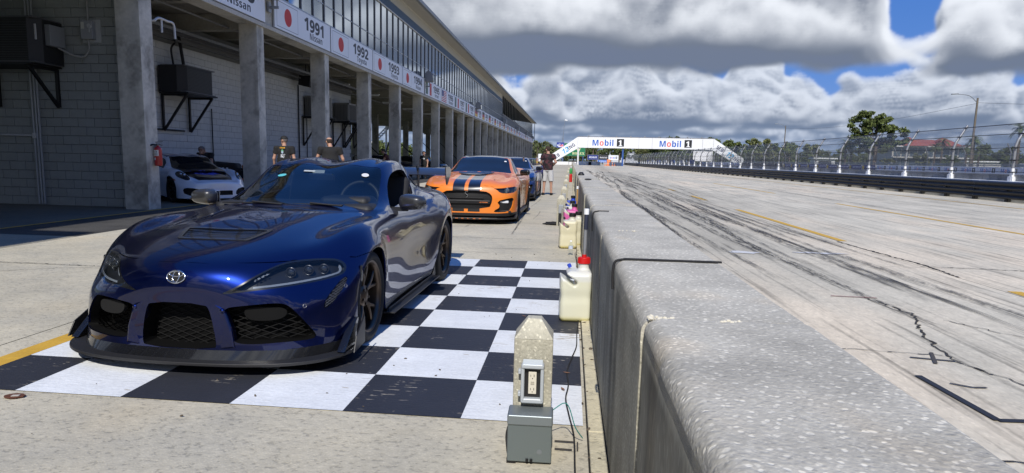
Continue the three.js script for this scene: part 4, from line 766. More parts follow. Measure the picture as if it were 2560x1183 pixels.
// wheel facing +x, centre at the origin
function makeWheel(parent, x, y, z, R, W, rimR, side, style) {
  const w = new THREE.Group(); w.name = 'wheel'; w.position.set(x, y, z); w.rotation.y = side > 0 ? 0 : Math.PI; parent.add(w);
  const turn = (g) => { g.rotateZ(-Math.PI / 2); return g; }, h = W / 2;
  const tyre = turn(lathe([[rimR - 0.005, -h + 0.02], [rimR + 0.01, -h + 0.004], [R - 0.05, -h], [R - 0.018, -h + 0.012], [R - 0.004, -h + 0.035], [R, -h + 0.06], [R, -0.045], [R - 0.007, -0.042], [R - 0.007, -0.034], [R, -0.031], [R, 0.031], [R - 0.007, 0.034], [R - 0.007, 0.042], [R, 0.045], [R, h - 0.06], [R - 0.004, h - 0.035], [R - 0.018, h - 0.012], [R - 0.04, h - 0.002], [R - 0.05, h], [rimR + 0.02, h - 0.003], [rimR + 0.012, h - 0.006], [rimR + 0.004, h - 0.012], [rimR - 0.006, h - 0.02]], 72));
  part('tyre', tyre, style.tyre ?? mat.rubber, w);
  const rim = turn(lathe([[rimR - 0.03, -h + 0.03], [rimR - 0.025, h - 0.05], [rimR - 0.018, h - 0.025], [rimR - 0.004, h - 0.014], [rimR + 0.004, h - 0.016], [rimR + 0.002, h - 0.03], [rimR - 0.006, h - 0.06], [rimR - 0.006, -h + 0.03]], 72));
  part('rim', rim, style.metal, w);
  // split spokes
  const sp = [], n = style.spokes ?? 5, face = h - 0.03;
  for (let i = 0; i < n; i++) {
    const a0 = (i + (style.phase ?? 0)) / n * 2 * Math.PI;
    for (const s of [-1, 1]) {
      const path = []; for (let k = 0; k <= 10; k++) { const t = k / 10, r = lerp(0.035, rimR - 0.012, t), a = a0 + s * (style.spread ?? 0.26) * smooth(0.12, 0.9, t) * (style.fan ?? 1); path.push([r, a, face - 0.03 + 0.02 * Math.sin(t * 2.2) - 0.012 * (1 - t)]); }
      const wdt = (t) => lerp(0.017, 0.0115, t), dep = 0.03, P = [], I = [];
      path.forEach(([r, a, x], k) => { const c = Math.cos(a), q = Math.sin(a), tx = -q, ty = c, ww = wdt(k / 10); for (const [u, d] of [[-1, -dep], [-1, -0.006], [-0.55, 0], [0.55, 0], [1, -0.006], [1, -dep]]) P.push(x + d, r * c + tx * ww * u, r * q + ty * ww * u); });
      for (let k = 0; k < 10; k++) for (let e = 0; e < 5; e++) { const b = k * 6 + e; I.push(b, b + 1, b + 6, b + 1, b + 7, b + 6); }
      let g = new THREE.BufferGeometry(); g.setAttribute('position', new THREE.Float32BufferAttribute(P, 3)); g.setIndex(I); g = g.toNonIndexed(); g.computeVertexNormals(); sp.push(g);
    }
  }
  for (let i = 0; i < 5; i++) { const a = (i + 0.5) / 5 * 2 * Math.PI; sp.push(place(new THREE.CylinderGeometry(0.011, 0.011, 0.03, 6), face - 0.03, 0.055 * Math.cos(a), 0.055 * Math.sin(a), 0, 0, Math.PI / 2)); }
  part('spokes', join(sp), style.metal, w);
  part('hub_cap', turn(lathe([[0, face - 0.012], [0.03, face - 0.013], [0.036, face - 0.02], [0.075, face - 0.03], [0.08, face - 0.05]], 24)), style.metal, w);
  const disc = turn(lathe([[0.08, h - 0.125], [rimR - 0.055, h - 0.125], [rimR - 0.055, h - 0.15], [0.08, h - 0.15]], 48)); part('brake_disc', disc, std([0.16, 0.15, 0.14], 0.4, 0.8), w);
  part('barrel', turn(lathe([[rimR - 0.03, -h + 0.02], [0.02, -h + 0.025]], 32)), mat.dark, w);
  const cal = new THREE.CylinderGeometry(rimR - 0.035, rimR - 0.035, 0.07, 14, 1, false, 0.3, 0.9); cal.rotateZ(-Math.PI / 2); cal.translate(h - 0.135, 0, 0); part('brake_caliper', cal, style.caliper ?? mat.blackMetal, w);
  return w;
}
function seatShape(x, z, y) { // a bucket seat
  return join([place(new RoundedBoxGeometry(0.5, 0.16, 0.5, 3, 0.06), x, y, z), place(new RoundedBoxGeometry(0.48, 0.66, 0.14, 3, 0.06), x, y + 0.36, z - 0.3, -0.28), place(new RoundedBoxGeometry(0.26, 0.2, 0.1, 3, 0.045), x, y + 0.72, z - 0.42, -0.2)]);
}
// ---------------------------------------------------------------- the blue coupe in front
const PAINT_BLUE = phys([0.0022, 0.009, 0.082], 0.33, 0.95, { clearcoat: 1, clearcoatRoughness: 0.015 });
const carGlass = phys([0.5, 0.56, 0.56], 0.0, 0, { transmission: 1, thickness: 0, ior: 1.6 }), darkGlass = phys([0.008, 0.011, 0.014], 0.01, 0, { ior: 1.52 });
const lampGlass = phys([0.75, 0.78, 0.8], 0.0, 0, { transmission: 1, thickness: 0, ior: 1.5 });
const carbon = new THREE.MeshPhysicalMaterial({ map: (() => { const c = TEX.carbon.map.clone(); c.repeat.set(12, 12); return c; })(), roughness: 0.35, clearcoat: 1, clearcoatRoughness: 0.03 });
const glossBlack = phys([0.006, 0.006, 0.007], 0.25, 0, { clearcoat: 1, clearcoatRoughness: 0.03 });
const satinBlack = std([0.012, 0.012, 0.013], 0.42);
const chrome = std([0.75, 0.75, 0.76], 0.12, 1);
const COUPE_ROWS = [
    [[0, .13, .90], [.2, .13, .895], [.4, .13, .87], [.55, .13, .83], [.66, .13, .77], [.75, .13, .69], [.82, .13, .60], [.865, .13, .52], [.89, .13, .45], [.90, .13, .40], [.90, .13, .355]],
    [[0, .28, .905], [.2, .28, .90], [.4, .28, .875], [.55, .28, .83], [.67, .28, .76], [.76, .278, .67], [.83, .275, .57], [.872, .27, .49], [.895, .26, .42], [.905, .25, .37], [.905, .24, .335]],
    [[0, .42, .90], [.2, .42, .895], [.4, .42, .865], [.55, .42, .81], [.67, .42, .73], [.765, .42, .63], [.835, .415, .52], [.878, .405, .44], [.902, .39, .375], [.912, .375, .335], [.912, .36, .30]],
    [[0, .52, .905], [.2, .52, .893], [.4, .52, .845], [.55, .52, .77], [.675, .518, .66], [.77, .515, .548], [.84, .51, .445], [.885, .50, .385], [.91, .49, .33], [.918, .48, .295], [.918, .47, .27]],
    [[0, .645, .835], [.2, .642, .82], [.4, .637, .745], [.55, .634, .63], [.675, .632, .53], [.77, .626, .448], [.845, .615, .36], [.89, .605, .295], [.915, .59, .255], [.925, .575, .235], [.925, .56, .22]],
    [[0, .728, .60], [.2, .726, .59], [.4, .718, .55], [.55, .71, .48], [.67, .715, .39], [.765, .718, .31], [.845, .705, .24], [.892, .68, .20], [.918, .655, .175], [.928, .635, .16], [.928, .615, .15]],
    [[0, .775, .35], [.2, .778, .345], [.4, .772, .325], [.55, .755, .28], [.665, .765, .22], [.765, .783, .16], [.85, .765, .10], [.897, .73, .07], [.92, .70, .05], [.93, .678, .045], [.93, .66, .04]],
    [[0, .825, .08], [.2, .828, .08], [.4, .815, .07], [.55, .788, .05], [.66, .80, .02], [.765, .82, -.02], [.845, .80, -.05], [.892, .755, -.08], [.917, .71, -.1], [.929, .67, -.11], [.929, .64, -.11]],
    [[0, .858, -.18], [.2, .86, -.18], [.4, .845, -.185], [.56, .815, -.19], [.67, .818, -.195], [.768, .832, -.2], [.843, .805, -.2], [.882, .75, -.21], [.907, .69, -.21], [.92, .63, -.21], [.922, .58, -.21]],
    [[0, .88, -.42], [.2, .881, -.42], [.41, .868, -.42], [.58, .842, -.42], [.69, .834, -.41], [.78, .833, -.40], [.842, .795, -.39], [.872, .72, -.37], [.89, .63, -.35], [.90, .52, -.33], [.90, .42, -.31]],
    [[0, .893, -.62], [.2, .893, -.625], [.44, .886, -.655], [.695, .864, -.74], [.765, .85, -.72], [.812, .822, -.68], [.84, .78, -.64], [.865, .68, -.60], [.875, .53, -.55], [.88, .33, -.47], [.88, .14, -.40]],
    [[0, .99, -.88], [.2, .988, -.885], [.45, .966, -.92], [.672, .91, -.98], [.765, .86, -1.0], [.815, .825, -.98], [.845, .77, -.96], [.86, .66, -.92], [.862, .50, -.87], [.865, .30, -.81], [.865, .14, -.75]],
    [[0, 1.095, -1.14], [.22, 1.097, -1.145], [.44, 1.07, -1.17], [.612, 1.02, -1.23], [.755, .873, -1.27], [.815, .825, -1.26], [.85, .77, -1.25], [.865, .66, -1.22], [.85, .50, -1.2], [.862, .30, -1.17], [.862, .14, -1.15]],
    [[0, 1.195, -1.42], [.24, 1.208, -1.42], [.43, 1.192, -1.435], [.57, 1.15, -1.48], [.745, .89, -1.55], [.82, .835, -1.55], [.86, .775, -1.55], [.873, .66, -1.55], [.852, .5, -1.55], [.866, .30, -1.55], [.866, .14, -1.55]],
    [[0, 1.235, -1.75], [.27, 1.27, -1.75], [.44, 1.252, -1.76], [.565, 1.205, -1.78], [.725, .915, -1.82], [.825, .86, -1.84], [.88, .79, -1.86], [.90, .67, -1.87], [.872, .5, -1.88], [.885, .30, -1.89], [.88, .14, -1.90]],
    [[0, 1.235, -2.10], [.26, 1.266, -2.10], [.43, 1.245, -2.1], [.55, 1.20, -2.1], [.68, .935, -2.1], [.825, .895, -2.11], [.905, .815, -2.12], [.935, .70, -2.13], [.935, .6, -2.14], [.93, .5, -2.14], [.925, .40, -2.14]],
    [[0, 1.185, -2.45], [.22, 1.20, -2.45], [.40, 1.185, -2.44], [.51, 1.145, -2.42], [.64, .965, -2.38], [.80, .92, -2.36], [.905, .84, -2.33], [.945, .75, -2.31], [.955, .70, -2.29], [.95, .66, -2.28], [.945, .62, -2.28]],
    [[0, 1.09, -2.80], [.2, 1.10, -2.80], [.37, 1.085, -2.78], [.47, 1.055, -2.74], [.61, .96, -2.67], [.78, .93, -2.6], [.90, .855, -2.54], [.945, .78, -2.5], [.955, .745, -2.48], [.955, .715, -2.47], [.95, .69, -2.47]],
    [[0, .985, -3.12], [.2, .985, -3.11], [.35, .975, -3.08], [.46, .96, -3.03], [.62, .94, -2.95], [.78, .91, -2.85], [.88, .84, -2.77], [.925, .775, -2.73], [.94, .72, -2.7], [.945, .67, -2.69], [.945, .62, -2.68]],
    [[0, .955, -3.36], [.2, .955, -3.355], [.36, .95, -3.33], [.50, .94, -3.28], [.65, .915, -3.19], [.77, .875, -3.09], [.85, .80, -3.0], [.895, .71, -2.93], [.915, .62, -2.87], [.925, .54, -2.83], [.93, .45, -2.80]],
    [[0, .83, -3.40], [.2, .83, -3.39], [.36, .83, -3.37], [.50, .82, -3.32], [.65, .79, -3.23], [.77, .75, -3.13], [.85, .69, -3.04], [.89, .60, -2.97], [.91, .5, -2.91], [.92, .40, -2.86], [.92, .30, -2.83]],
    [[0, .55, -3.43], [.2, .55, -3.42], [.36, .55, -3.4], [.50, .54, -3.36], [.65, .52, -3.28], [.77, .50, -3.18], [.85, .47, -3.08], [.885, .42, -3.0], [.905, .35, -2.94], [.91, .27, -2.89], [.91, .2, -2.85]],
    [[0, .26, -3.38], [.2, .26, -3.37], [.36, .26, -3.35], [.50, .25, -3.31], [.65, .24, -3.24], [.77, .23, -3.14], [.85, .22, -3.05], [.88, .20, -2.98], [.895, .18, -2.93], [.90, .16, -2.89], [.90, .14, -2.87]],
  ];
{
  const rows = COUPE_ROWS;
  const t = thing('sports_coupe', 'dark blue sports coupe with black splitter and rear wing parked on the checkered line', 'car', P3(-2.25, 0, 4.52), -0.015);
  let m = netSurface(rows, 16, 9);
  // wheel openings
  [, m] = cut(m, (x, y, z) => Math.abs(x) < 0.55 ? 1 : Math.hypot(y - 0.318, z) - 0.352);
  [, m] = cut(m, (x, y, z) => Math.abs(x) < 0.55 ? 1 : Math.hypot(y - 0.325, z + 2.47) - 0.36);
  // glass
  let ws, side, quarter, rear;
  const wsP = poly(smoothPoly([[10.12, 0], [10.12, 2.2], [10.25, 2.78], [10.9, 2.84], [12.0, 2.84], [12.85, 2.8], [13.05, 2.5], [13.1, 0], [13.05, -2.5], [12.85, -2.8], [12.0, -2.84], [10.9, -2.84], [10.25, -2.78], [10.12, -2.2]], 1));
  [ws, m] = cut(m, (x, y, z, u, v) => wsP(u, v) * 0.1);
  const swP = poly(smoothPoly([[10.75, 3.86], [11.0, 3.55], [12.0, 3.17], [13.0, 3.13], [14.3, 3.14], [15.0, 3.22], [15.1, 3.9], [13.0, 3.93]], 1)), qwP = poly(smoothPoly([[15.2, 3.27], [15.9, 3.45], [16.3, 3.75], [16.35, 3.9], [15.25, 3.9]], 1));
  [side, m] = cut(m, (x, y, z, u, v) => swP(u, Math.abs(v)) * 0.1); [quarter, m] = cut(m, (x, y, z, u, v) => qwP(u, Math.abs(v)) * 0.1);
  const rwP = poly(smoothPoly([[15.9, 2.4], [15.9, -2.4], [18.1, -2.2], [18.1, 2.2]], 2)); [rear, m] = cut(m, (x, y, z, u, v) => rwP(u, v) * 0.1);
  // head lamps
  const hlP = poly(smoothPoly([[.245, .478], [.33, .488], [.45, .502], [.58, .512], [.68, .520], [.79, .532], [.848, .55], [.846, .605], [.80, .642], [.73, .652], [.62, .652], [.53, .642], [.44, .588], [.34, .518]], 2));
  let hl; [hl, m] = cut(m, (x, y, z) => z < 0 ? 1 : hlP(Math.abs(x), y));
  // vent beside the lamp, grille openings
  const vtP = poly(smoothPoly([[.842, .53], [.866, .53], [.85, .45], [.808, .368], [.782, .368], [.79, .42], [.82, .49]], 1));
  let vt; [vt, m] = cut(m, (x, y, z) => z < 0 ? 1 : vtP(Math.abs(x), y));
  const cgP = poly(smoothPoly([[-.175, .425], [.175, .425], [.205, .37], [.235, .20], [.225, .15], [-.225, .15], [-.235, .20], [-.205, .37]], 1)), sgP = poly(smoothPoly([[.265, .40], [.40, .418], [.57, .43], [.63, .41], [.70, .32], [.765, .21], [.745, .19], [.60, .195], [.44, .185], [.33, .195], [.30, .28]], 2));
  let holes; [holes, m] = cut(m, (x, y, z) => z < 0 ? 1 : Math.min(cgP(x, y), sgP(Math.abs(x), y)));
  // carbon hood vent
  const hvP = poly(smoothPoly([[-.235, .50], [.235, .50], [.25, .475], [.31, .27], [.29, .255], [-.29, .255], [-.31, .27], [-.25, .475]], 1));
  let hv; [hv, m] = cut(m, (x, y, z) => y < 0.6 || z < 0 ? 1 : hvP(x, z));
  // shut lines: hood and bumper, doors
  const hood = polyline([[0, .655], [.2, .652], [.4, .648], [.5, .646], [.6, .65]]), hood2 = polyline([[.85, .645], [.88, .64], [.93, .655]]), door = polyline([[-.64, .83], [-.60, .70], [-.57, .5], [-.62, .24], [-.7, .19], [-1.6, .19], [-1.86, .30], [-1.98, .52], [-1.93, .75], [-1.86, .87]]), clam = polyline([[.60, .45], [.625, .2], [.64, 0], [.655, -.25], [.68, -.55]]);
  let gaps; [gaps, m] = cut(m, (x, y, z, u, v) => { const a = Math.abs(x); let d = 1; if (z > 0.1) d = Math.min(hood(a, y), a > 0.84 ? hood2(a, y) : 1); if (a > 0.8 && z < -0.5 && y < 0.86) d = Math.min(d, door(z, y)); return d - 0.0028; });
  const [sillPart, upper] = cut(m, (x, y, z) => (z < -0.34 && z > -2.2 && Math.abs(x) > .5) ? y - 0.19 : 1);
  part('body', meshOf(upper), PAINT_BLUE, t);
  part('edge', join([skirt(m, 0.012)]), PAINT_BLUE, t);
  for (const k of [1, -1]) part('side_skirt', meshOf(cut(sillPart, (x) => x * k)[0]), glossBlack, t);
  const blades = []; for (const s of [-1, 1]) { const g = extrude([[-.42, .0], [-2.08, .0], [-2.1, .02], [-2.06, .15], [-2.0, .03], [-.44, .022]], 0.012, 0.003); g.rotateY(-Math.PI / 2); g.translate(s * .895, .115, 0); const h = bx(s * .80, .105, -2.08, s * .945, .118, -.40, .004); blades.push(g, h); }
  part('skirt_blade', join(blades.filter((_, i) => i > 1)), satinBlack, t); part('skirt_blade', join(blades.filter((_, i) => i < 2)), satinBlack, t);
  // liner behind the panel gaps and openings
  const inner = netSurface(rows.map((r) => r.map(([x, y, z]) => [x * 0.975, y - 0.015, z * 0.985 - 0.012])), 3, 3); let [, lin_] = cut(inner, (x, y, z, u, v) => (u > 9.9 && u < 18.2 && Math.abs(v) < 4.05) ? -1 : 1);
  [, lin_] = cut(lin_, (x, y, z) => Math.abs(x) < 0.5 ? 1 : Math.min(Math.hypot(y - 0.318, z) - 0.358, Math.hypot(y - 0.325, z + 2.47) - 0.368)); [, lin_] = cut(lin_, (x, y, z) => z < 0.3 ? 1 : (Math.min(cgP(x, y), sgP(Math.abs(x), y), hlP(Math.abs(x), y)) - 0.02)); [, lin_] = cut(lin_, (x, y, z) => z > 0.1 && y > 0.6 ? hvP(x, z) : 1);
  part('inner_shell', meshOf(lin_), mat.dark, t);
  part('windshield', meshOf(ws, -0.002), carGlass, t); const fr = []; 
  const sides = (mm) => [cut(mm, (x) => x)[0], cut(mm, (x) => -x)[0]];
  const [, sR] = sides(side), [sL] = sides(side); void sR;
  part('side_window', meshOf(sL, -0.004), carGlass, t); const [sideNeg, sidePos] = [cut(side, (x) => x)[0], cut(side, (x) => -x)[0]]; void sideNeg;
  // the window on the pit wall side is down: only its frame is seen
  for (const q of sides(quarter)) part('quarter_window', meshOf(q, -0.004), darkGlass, t);
  part('rear_window', meshOf(rear, -0.004), darkGlass, t);
  part('window_seal', join([skirt(sidePos, 0.03), skirt(side, 0.02)]), satinBlack, t); void fr;
  // black roof edge of the screen
  // hood vent: carbon panel with slats
  const vp = new THREE.Group(); vp.name = 'hood_vent'; t.add(vp);
  part('vent_frame', join([meshOf(cut(hv, (x, y, z) => Math.abs(hvP(x, z) + 0.014) - 0.014)[0], 0.006), skirt(hv, -0.006)]), carbon, vp);
  const core = cut(hv, (x, y, z) => hvP(x, z) + 0.026)[0]; part('vent_base', meshOf(core, -0.03), mat.dark, vp);
  for (let i = 0; i < 8; i++) { const z0 = .285 + i * .025; const sl = cut(core, (x, y, z) => Math.abs(z - z0) - 0.008)[0]; if (sl.tri.length) part('slat', meshOf(sl, 0.001), carbon, vp); }
  // head lamps: glass over a dark housing with projectors and a light bar
  for (const s of [-1, 1]) {
    const q = cut(hl, (x) => -x * s)[0], L = new THREE.Group(); L.name = 'headlight'; t.add(L);
    part('cover', meshOf(q, 0.0), lampGlass, L);
    part('bezel', join([meshOf(cut(q, (x, y) => -(hlP(Math.abs(x), y) + 0.010))[0], 0.001), skirt(q, 0.02)]), glossBlack, L);
    part('housing', meshOf(q, -0.05), std([0.02, 0.021, 0.024], 0.35), L); part('housing_wall', skirt(q, 0.05), std([0.05, 0.052, 0.056], 0.35, 0.4), L);
    for (const [x, y] of [[.59, .60], [.675, .605], [.755, .603]]) { const [p, n] = seat(hl, (a, b, c) => Math.hypot(a - s * x, b - y)); const g = lathe([[0, .012], [.018, .01], [.026, 0], [.028, -.02]], 16); g.applyQuaternion(new THREE.Quaternion().setFromUnitVectors(V(0, 1, 0), V(0.15 * s, 0, 1).normalize())); g.translate(p.x - n.x * .028, p.y - n.y * .028, p.z - n.z * .028); part('projector', g, phys([0.06, 0.065, 0.075], 0.08, 0.6, { clearcoat: 1 }), L); const r2 = new THREE.TorusGeometry(.03, .004, 6, 18); r2.rotateY(0.15 * s); r2.translate(p.x - n.x * .026, p.y - n.y * .026, p.z - n.z * .026); part('ring', r2, std([0.12, 0.12, 0.13], 0.3, 0.9), L); }
    const drl = cut(q, (x, y) => { const a = Math.abs(x), d = hlP(a, y); return Math.abs(d + 0.021) - 0.0055 + (y > 0.60 && a < 0.81 ? 1 : 0) + (a < 0.42 ? 1 : 0); })[0]; if (drl.tri.length) part('light_bar', meshOf(drl, -0.012), phys([0.3, 0.32, 0.35], 0.25, 0.1, { clearcoat: 1 }), L);
  }
  // mesh vents beside the lamps
  const meshLines = (test, x0, x1, y0, y1, step, slope, zAt, r) => { const o = []; for (const sl of [slope, -slope]) for (let b = y0 - (x1 - x0) * slope; b < y1 + (x1 - x0) * slope; b += step) { let run = null; for (let x = x0; x <= x1 + 1e-6; x += 0.01) { const y = b + sl * (x - x0) + (sl < 0 ? (x1 - x0) * slope : 0) * 0; const ok = y > y0 && y < y1 && test(x, y) < 0; if (ok) { const p = V(x, y, zAt(x, y)); if (run) { o.push(rod(run, p, r, r, 4, true)); } run = p; } else run = null; } } return join(o); };
  const zFront = (off) => (x, y) => { const a = Math.abs(x), r1 = rows[1], r2 = rows[2], tt = clamp((y - .28) / .14), zz = (r) => { for (let i = 1; i < r.length; i++) if (a <= r[i][0]) { const k = (a - r[i - 1][0]) / (r[i][0] - r[i - 1][0]); return lerp(r[i - 1][2], r[i][2], k); } return r[r.length - 1][2]; }; return lerp(zz(r1), zz(r2), tt) - off; };
  const ink = (c) => phys([c, c, c], 0.7, 0, { specularIntensity: 0.25 }), gm = ink(0.012);
  for (const s of [-1, 1]) { const q = cut(vt, (x) => -x * s)[0]; part('corner_vent', meshOf(q, -0.02), mat.dark, t); const ml = meshLines((x, y) => vtP(x, y), 0.77, .88, .36, .54, .016, 0.9, (x, y) => { const [p] = seat(vt, (a, b) => Math.hypot(Math.abs(a) - x, b - y)); return p.z - 0.004; }, .0016); if (s < 0) ml.scale(-1, 1, 1); part('corner_mesh', ml, std([0.25, 0.25, 0.26], 0.35, 0.8), t); }
  // front openings: dark boxes, honeycomb mesh, bars
  const duct = [meshOf(holes, -0.13), skirt(holes, 0.14)];
  part('front_duct', join(duct), ink(0.004), t);
  part('centre_mesh', meshLines((x, y) => cgP(x, y), -.24, .24, .15, .43, .036, 0.38, zFront(.12), .0028), gm, t);
  for (const s of [-1, 1]) { const g = meshLines((x, y) => sgP(x, y), .27, .79, .2, .43, .036, 0.38, zFront(.075), .0028); if (s < 0) g.scale(-1, 1, 1); part('side_mesh', g, gm, t); }
  // air brow inserts and the blue fins on both sides of the centre opening
  for (const s of [-1, 1]) {
    const f = extrude([[.185 * s, .41], [.235 * s, .43], [.285 * s, .40], [.33 * s, .27], [.345 * s, .165], [.25 * s, .15], [.232 * s, .25]].map(([x, y]) => [x, y]), .055, .012); f.translate(0, 0, .838); part('fin', f, PAINT_BLUE, t);
    const ip = poly(smoothPoly([[.40, .405], [.60, .405], [.635, .37], [.60, .325], [.43, .32], [.385, .36]], 2)), iq = cut(holes, (x, y) => x * s < 0 ? 1 : ip(Math.abs(x), y))[0]; part('sensor_cover', join([meshOf(iq, -0.035), skirt({ ...iq, pos: iq.pos.map((v, k) => v - iq.nor[k] * 0.035) }, 0.03)]), s < 0 ? ink(0.014) : ink(0.005), t);
  }
  const eye = new THREE.SphereGeometry(.017, 16, 10); part('tow_cap', eye.clone().translate(.275, .385, .885), PAINT_BLUE, t); part('tow_cap', eye.clone().translate(-.275, .385, .885), PAINT_BLUE, t);
  for (const [x, y] of [[.70, .40], [.86, .475], [-.70, .40], [-.86, .475]]) { const [p, n] = seat(m, (a, b, c) => Math.hypot(a - x, b - y) + (c < 0.2 ? 1 : 0)); const r = new THREE.TorusGeometry(.0105, .0022, 6, 16); r.applyQuaternion(new THREE.Quaternion().setFromUnitVectors(V(0, 0, 1), n)); r.translate(p.x, p.y, p.z); part('sensor_ring', r, std([0.2, 0.2, 0.22], 0.3, 0.6), t); }
  // lip, splitter and winglets
  const lipPts = rows[0].slice(0, 10).map(([x, , z]) => [x, z]), outl = [...lipPts.slice(1).reverse().map(([x, z]) => [-x, z]), ...lipPts];
  const band = (dx0, y0, dx1, y1) => { const P = [], I = []; outl.forEach(([x, z]) => { const k = (d) => [x * (1 + d * 0.5), z + d]; const a = k(dx0), b = k(dx1); P.push(a[0], y0, a[1], b[0], y1, b[1]); }); for (let i = 0; i < outl.length - 1; i++) { const k = i * 2; I.push(k, k + 2, k + 1, k + 1, k + 2, k + 3); } const g = new THREE.BufferGeometry(); g.setAttribute('position', new THREE.Float32BufferAttribute(P, 3)); g.setIndex(I); g.computeVertexNormals(); return g; };
  part('front_lip', join([band(0.004, .148, .022, .085), band(-0.01, .15, .004, .148)]), glossBlack, t);
  const sp = [[-.93, .40], [-.945, .52], [-.90, .66], [-.82, .775], [-.70, .865], [-.55, .925], [-.35, .965], [0, .985], [.35, .965], [.55, .925], [.70, .865], [.82, .775], [.90, .66], [.945, .52], [.93, .40], [.8, .38], [.6, .5], [-.6, .5], [-.8, .38]];
  const sg = new THREE.ExtrudeGeometry((() => { const s = new THREE.Shape(); s.moveTo(...sp[0]); const c = smoothPoly(sp, 2); const s2 = shapeOf(c); return s2; })(), { depth: .012, bevelEnabled: true, bevelThickness: .004, bevelSize: .004, bevelSegments: 2 }); sg.rotateX(Math.PI / 2); sg.translate(0, .088, 0); part('splitter', sg, std([0.016, 0.016, 0.017], 0.5), t);
  for (const s of [-1, 1]) { const g = extrude([[.345, .09], [.60, .09], [.54, .18], [.44, .225], [.345, .27]], .008, .002); g.rotateY(-Math.PI / 2); g.rotateY(s * 0.06); g.translate(s * .935, 0, s > 0 ? 0 : 0); part('winglet', g, satinBlack, t); const cn = extrude([[.44, .10], [.64, .10], [.40, .26], [.36, .26]], .05, .006); cn.rotateY(-Math.PI / 2); cn.translate(s * .895 + .025, 0, 0); part('canard', cn, glossBlack, t); const b = []; for (let i = 0; i < 8; i++) b.push(new THREE.SphereGeometry(.0035, 6, 4).translate(s * .9385, .098, .37 + i * .028)); const riv = part('rivets', join(b), mat.greyMetal, t); riv.userData.kind = 'stuff';
    const gill = extrude([[.255, .48], [.275, .485], [.262, .585], [.25, .59]], .012, .003); gill.rotateY(-Math.PI / 2); gill.translate(s * .915 + .006, 0, .03); part('side_reflector', gill, glossBlack, t); }
  // emblem: three ovals
  { const [p, n] = seat(m, (a, b, c) => Math.hypot(a, b - .578) + (c < 0.3 ? 1 : 0)); const E = new THREE.Group(); E.name = 'emblem'; E.position.copy(p).addScaledVector(n, .004); E.quaternion.setFromUnitVectors(V(0, 0, 1), n); t.add(E);
    const ov = (rx, ry, x, y, r) => { const pts = []; for (let i = 0; i < 32; i++) { const a = i / 32 * 2 * Math.PI; pts.push(V(x + rx * Math.cos(a), y + ry * Math.sin(a), 0.003)); } return new THREE.TubeGeometry(new THREE.CatmullRomCurve3(pts, true), 64, r, 6, true); };
    part('oval', join([ov(.056, .037, 0, 0, .0042), ov(.02, .034, 0, .001, .0038), ov(.042, .0155, 0, .0175, .0038)]), chrome, E); const pl = new THREE.CylinderGeometry(.057, .059, .006, 32); pl.rotateX(Math.PI / 2); pl.scale(1, .66, 1); part('plate', pl, mat.dark, E); }
  // mirrors
  const mirrorShape = (s) => { const g = new THREE.SphereGeometry(1, 28, 18), p = g.attributes.position; for (let i = 0; i < p.count; i++) { let x = p.getX(i), y = p.getY(i), z = p.getZ(i); const k = (q, e) => Math.sign(q) * Math.pow(Math.abs(q), e); x = k(x, .62); y = k(y, .66); z = k(z, .8); if (z < 0) z *= 0.55; y *= 1 - 0.22 * (x * 0.5 + 0.5); p.setXYZ(i, x * .118, y * .074, z * .09); } g.computeVertexNormals(); g.rotateY(-s * .22); if (s < 0) g.scale(-1, 1, 1), g.index && (() => { const ix = g.index.array; for (let i = 0; i < ix.length; i += 3) { const q = ix[i]; ix[i] = ix[i + 1]; ix[i + 1] = q; } g.computeVertexNormals(); })(); return g; };
  for (const s of [-1, 1]) { const M = new THREE.Group(); M.name = 'door_mirror'; M.position.set(s * .93, .92, -1.03); t.add(M); part('shell', mirrorShape(s), carbon, M); part('glass', place(new RoundedBoxGeometry(.2, .105, .01, 2, .004), 0, 0, -.045, 0, -s * .2), chrome, M); const arm = extrude([[-.02, -.02], [.03, -.015], [.03, .012], [-.02, .015]], .16, .005); arm.rotateY(Math.PI / 2); arm.translate(s > 0 ? -.20 : .04, -.058, 0); part('arm', arm, satinBlack, M); part('repeater', bx(Math.min(s * .02, s * .115), -.022, .03, Math.max(s * .02, s * .115), -.012, .062, .004), glossBlack, M); }
  // rear wing
  const foil = [[-.17, .05], [-.12, .062], [-.02, .05], [.09, .012], [.16, -.03], [.08, -.022], [-.03, .012], [-.12, .035]]; const fg = extrude(smoothPoly(foil.map(([x, y]) => [x, y]), 1), 1.6, .003); fg.rotateY(-Math.PI / 2); fg.translate(.8, 1.12, -3.14); part('wing_blade', fg, carbon, t);
  for (const s of [-1, 1]) { const e = extrude(smoothPoly([[-.16, .06], [.12, .075], [.15, .04], [.10, -.12], [.04, -.145], [-.06, -.07], [-.16, -.03]], 1), .012, .003); e.rotateY(-Math.PI / 2); e.translate(s * .806 + .006, 1.125, -3.14); part('end_plate', e, carbon, t); const st = extrude([[-.05, -.24], [.06, -.24], [.05, .0], [.09, .055], [.07, .075], [-.02, .05], [-.03, 0]], .014, .003); st.rotateY(-Math.PI / 2); st.translate(s * .47, 1.14, -3.12); part('wing_stay', st, satinBlack, t); }
  // wheels
  const bronze = std([0.12, 0.09, 0.068], 0.34, 0.85), style = { metal: bronze, tyre: std([0.017, 0.017, 0.018], 0.8), phase: 0.12, spread: 0.25 };
  makeWheel(t, .77, .322, 0, .328, .262, .252, 1, style); makeWheel(t, -.77, .322, 0, .328, .262, .252, -1, style); makeWheel(t, .785, .332, -2.47, .338, .282, .252, 1, style); makeWheel(t, -.785, .332, -2.47, .338, .282, .252, -1, style);
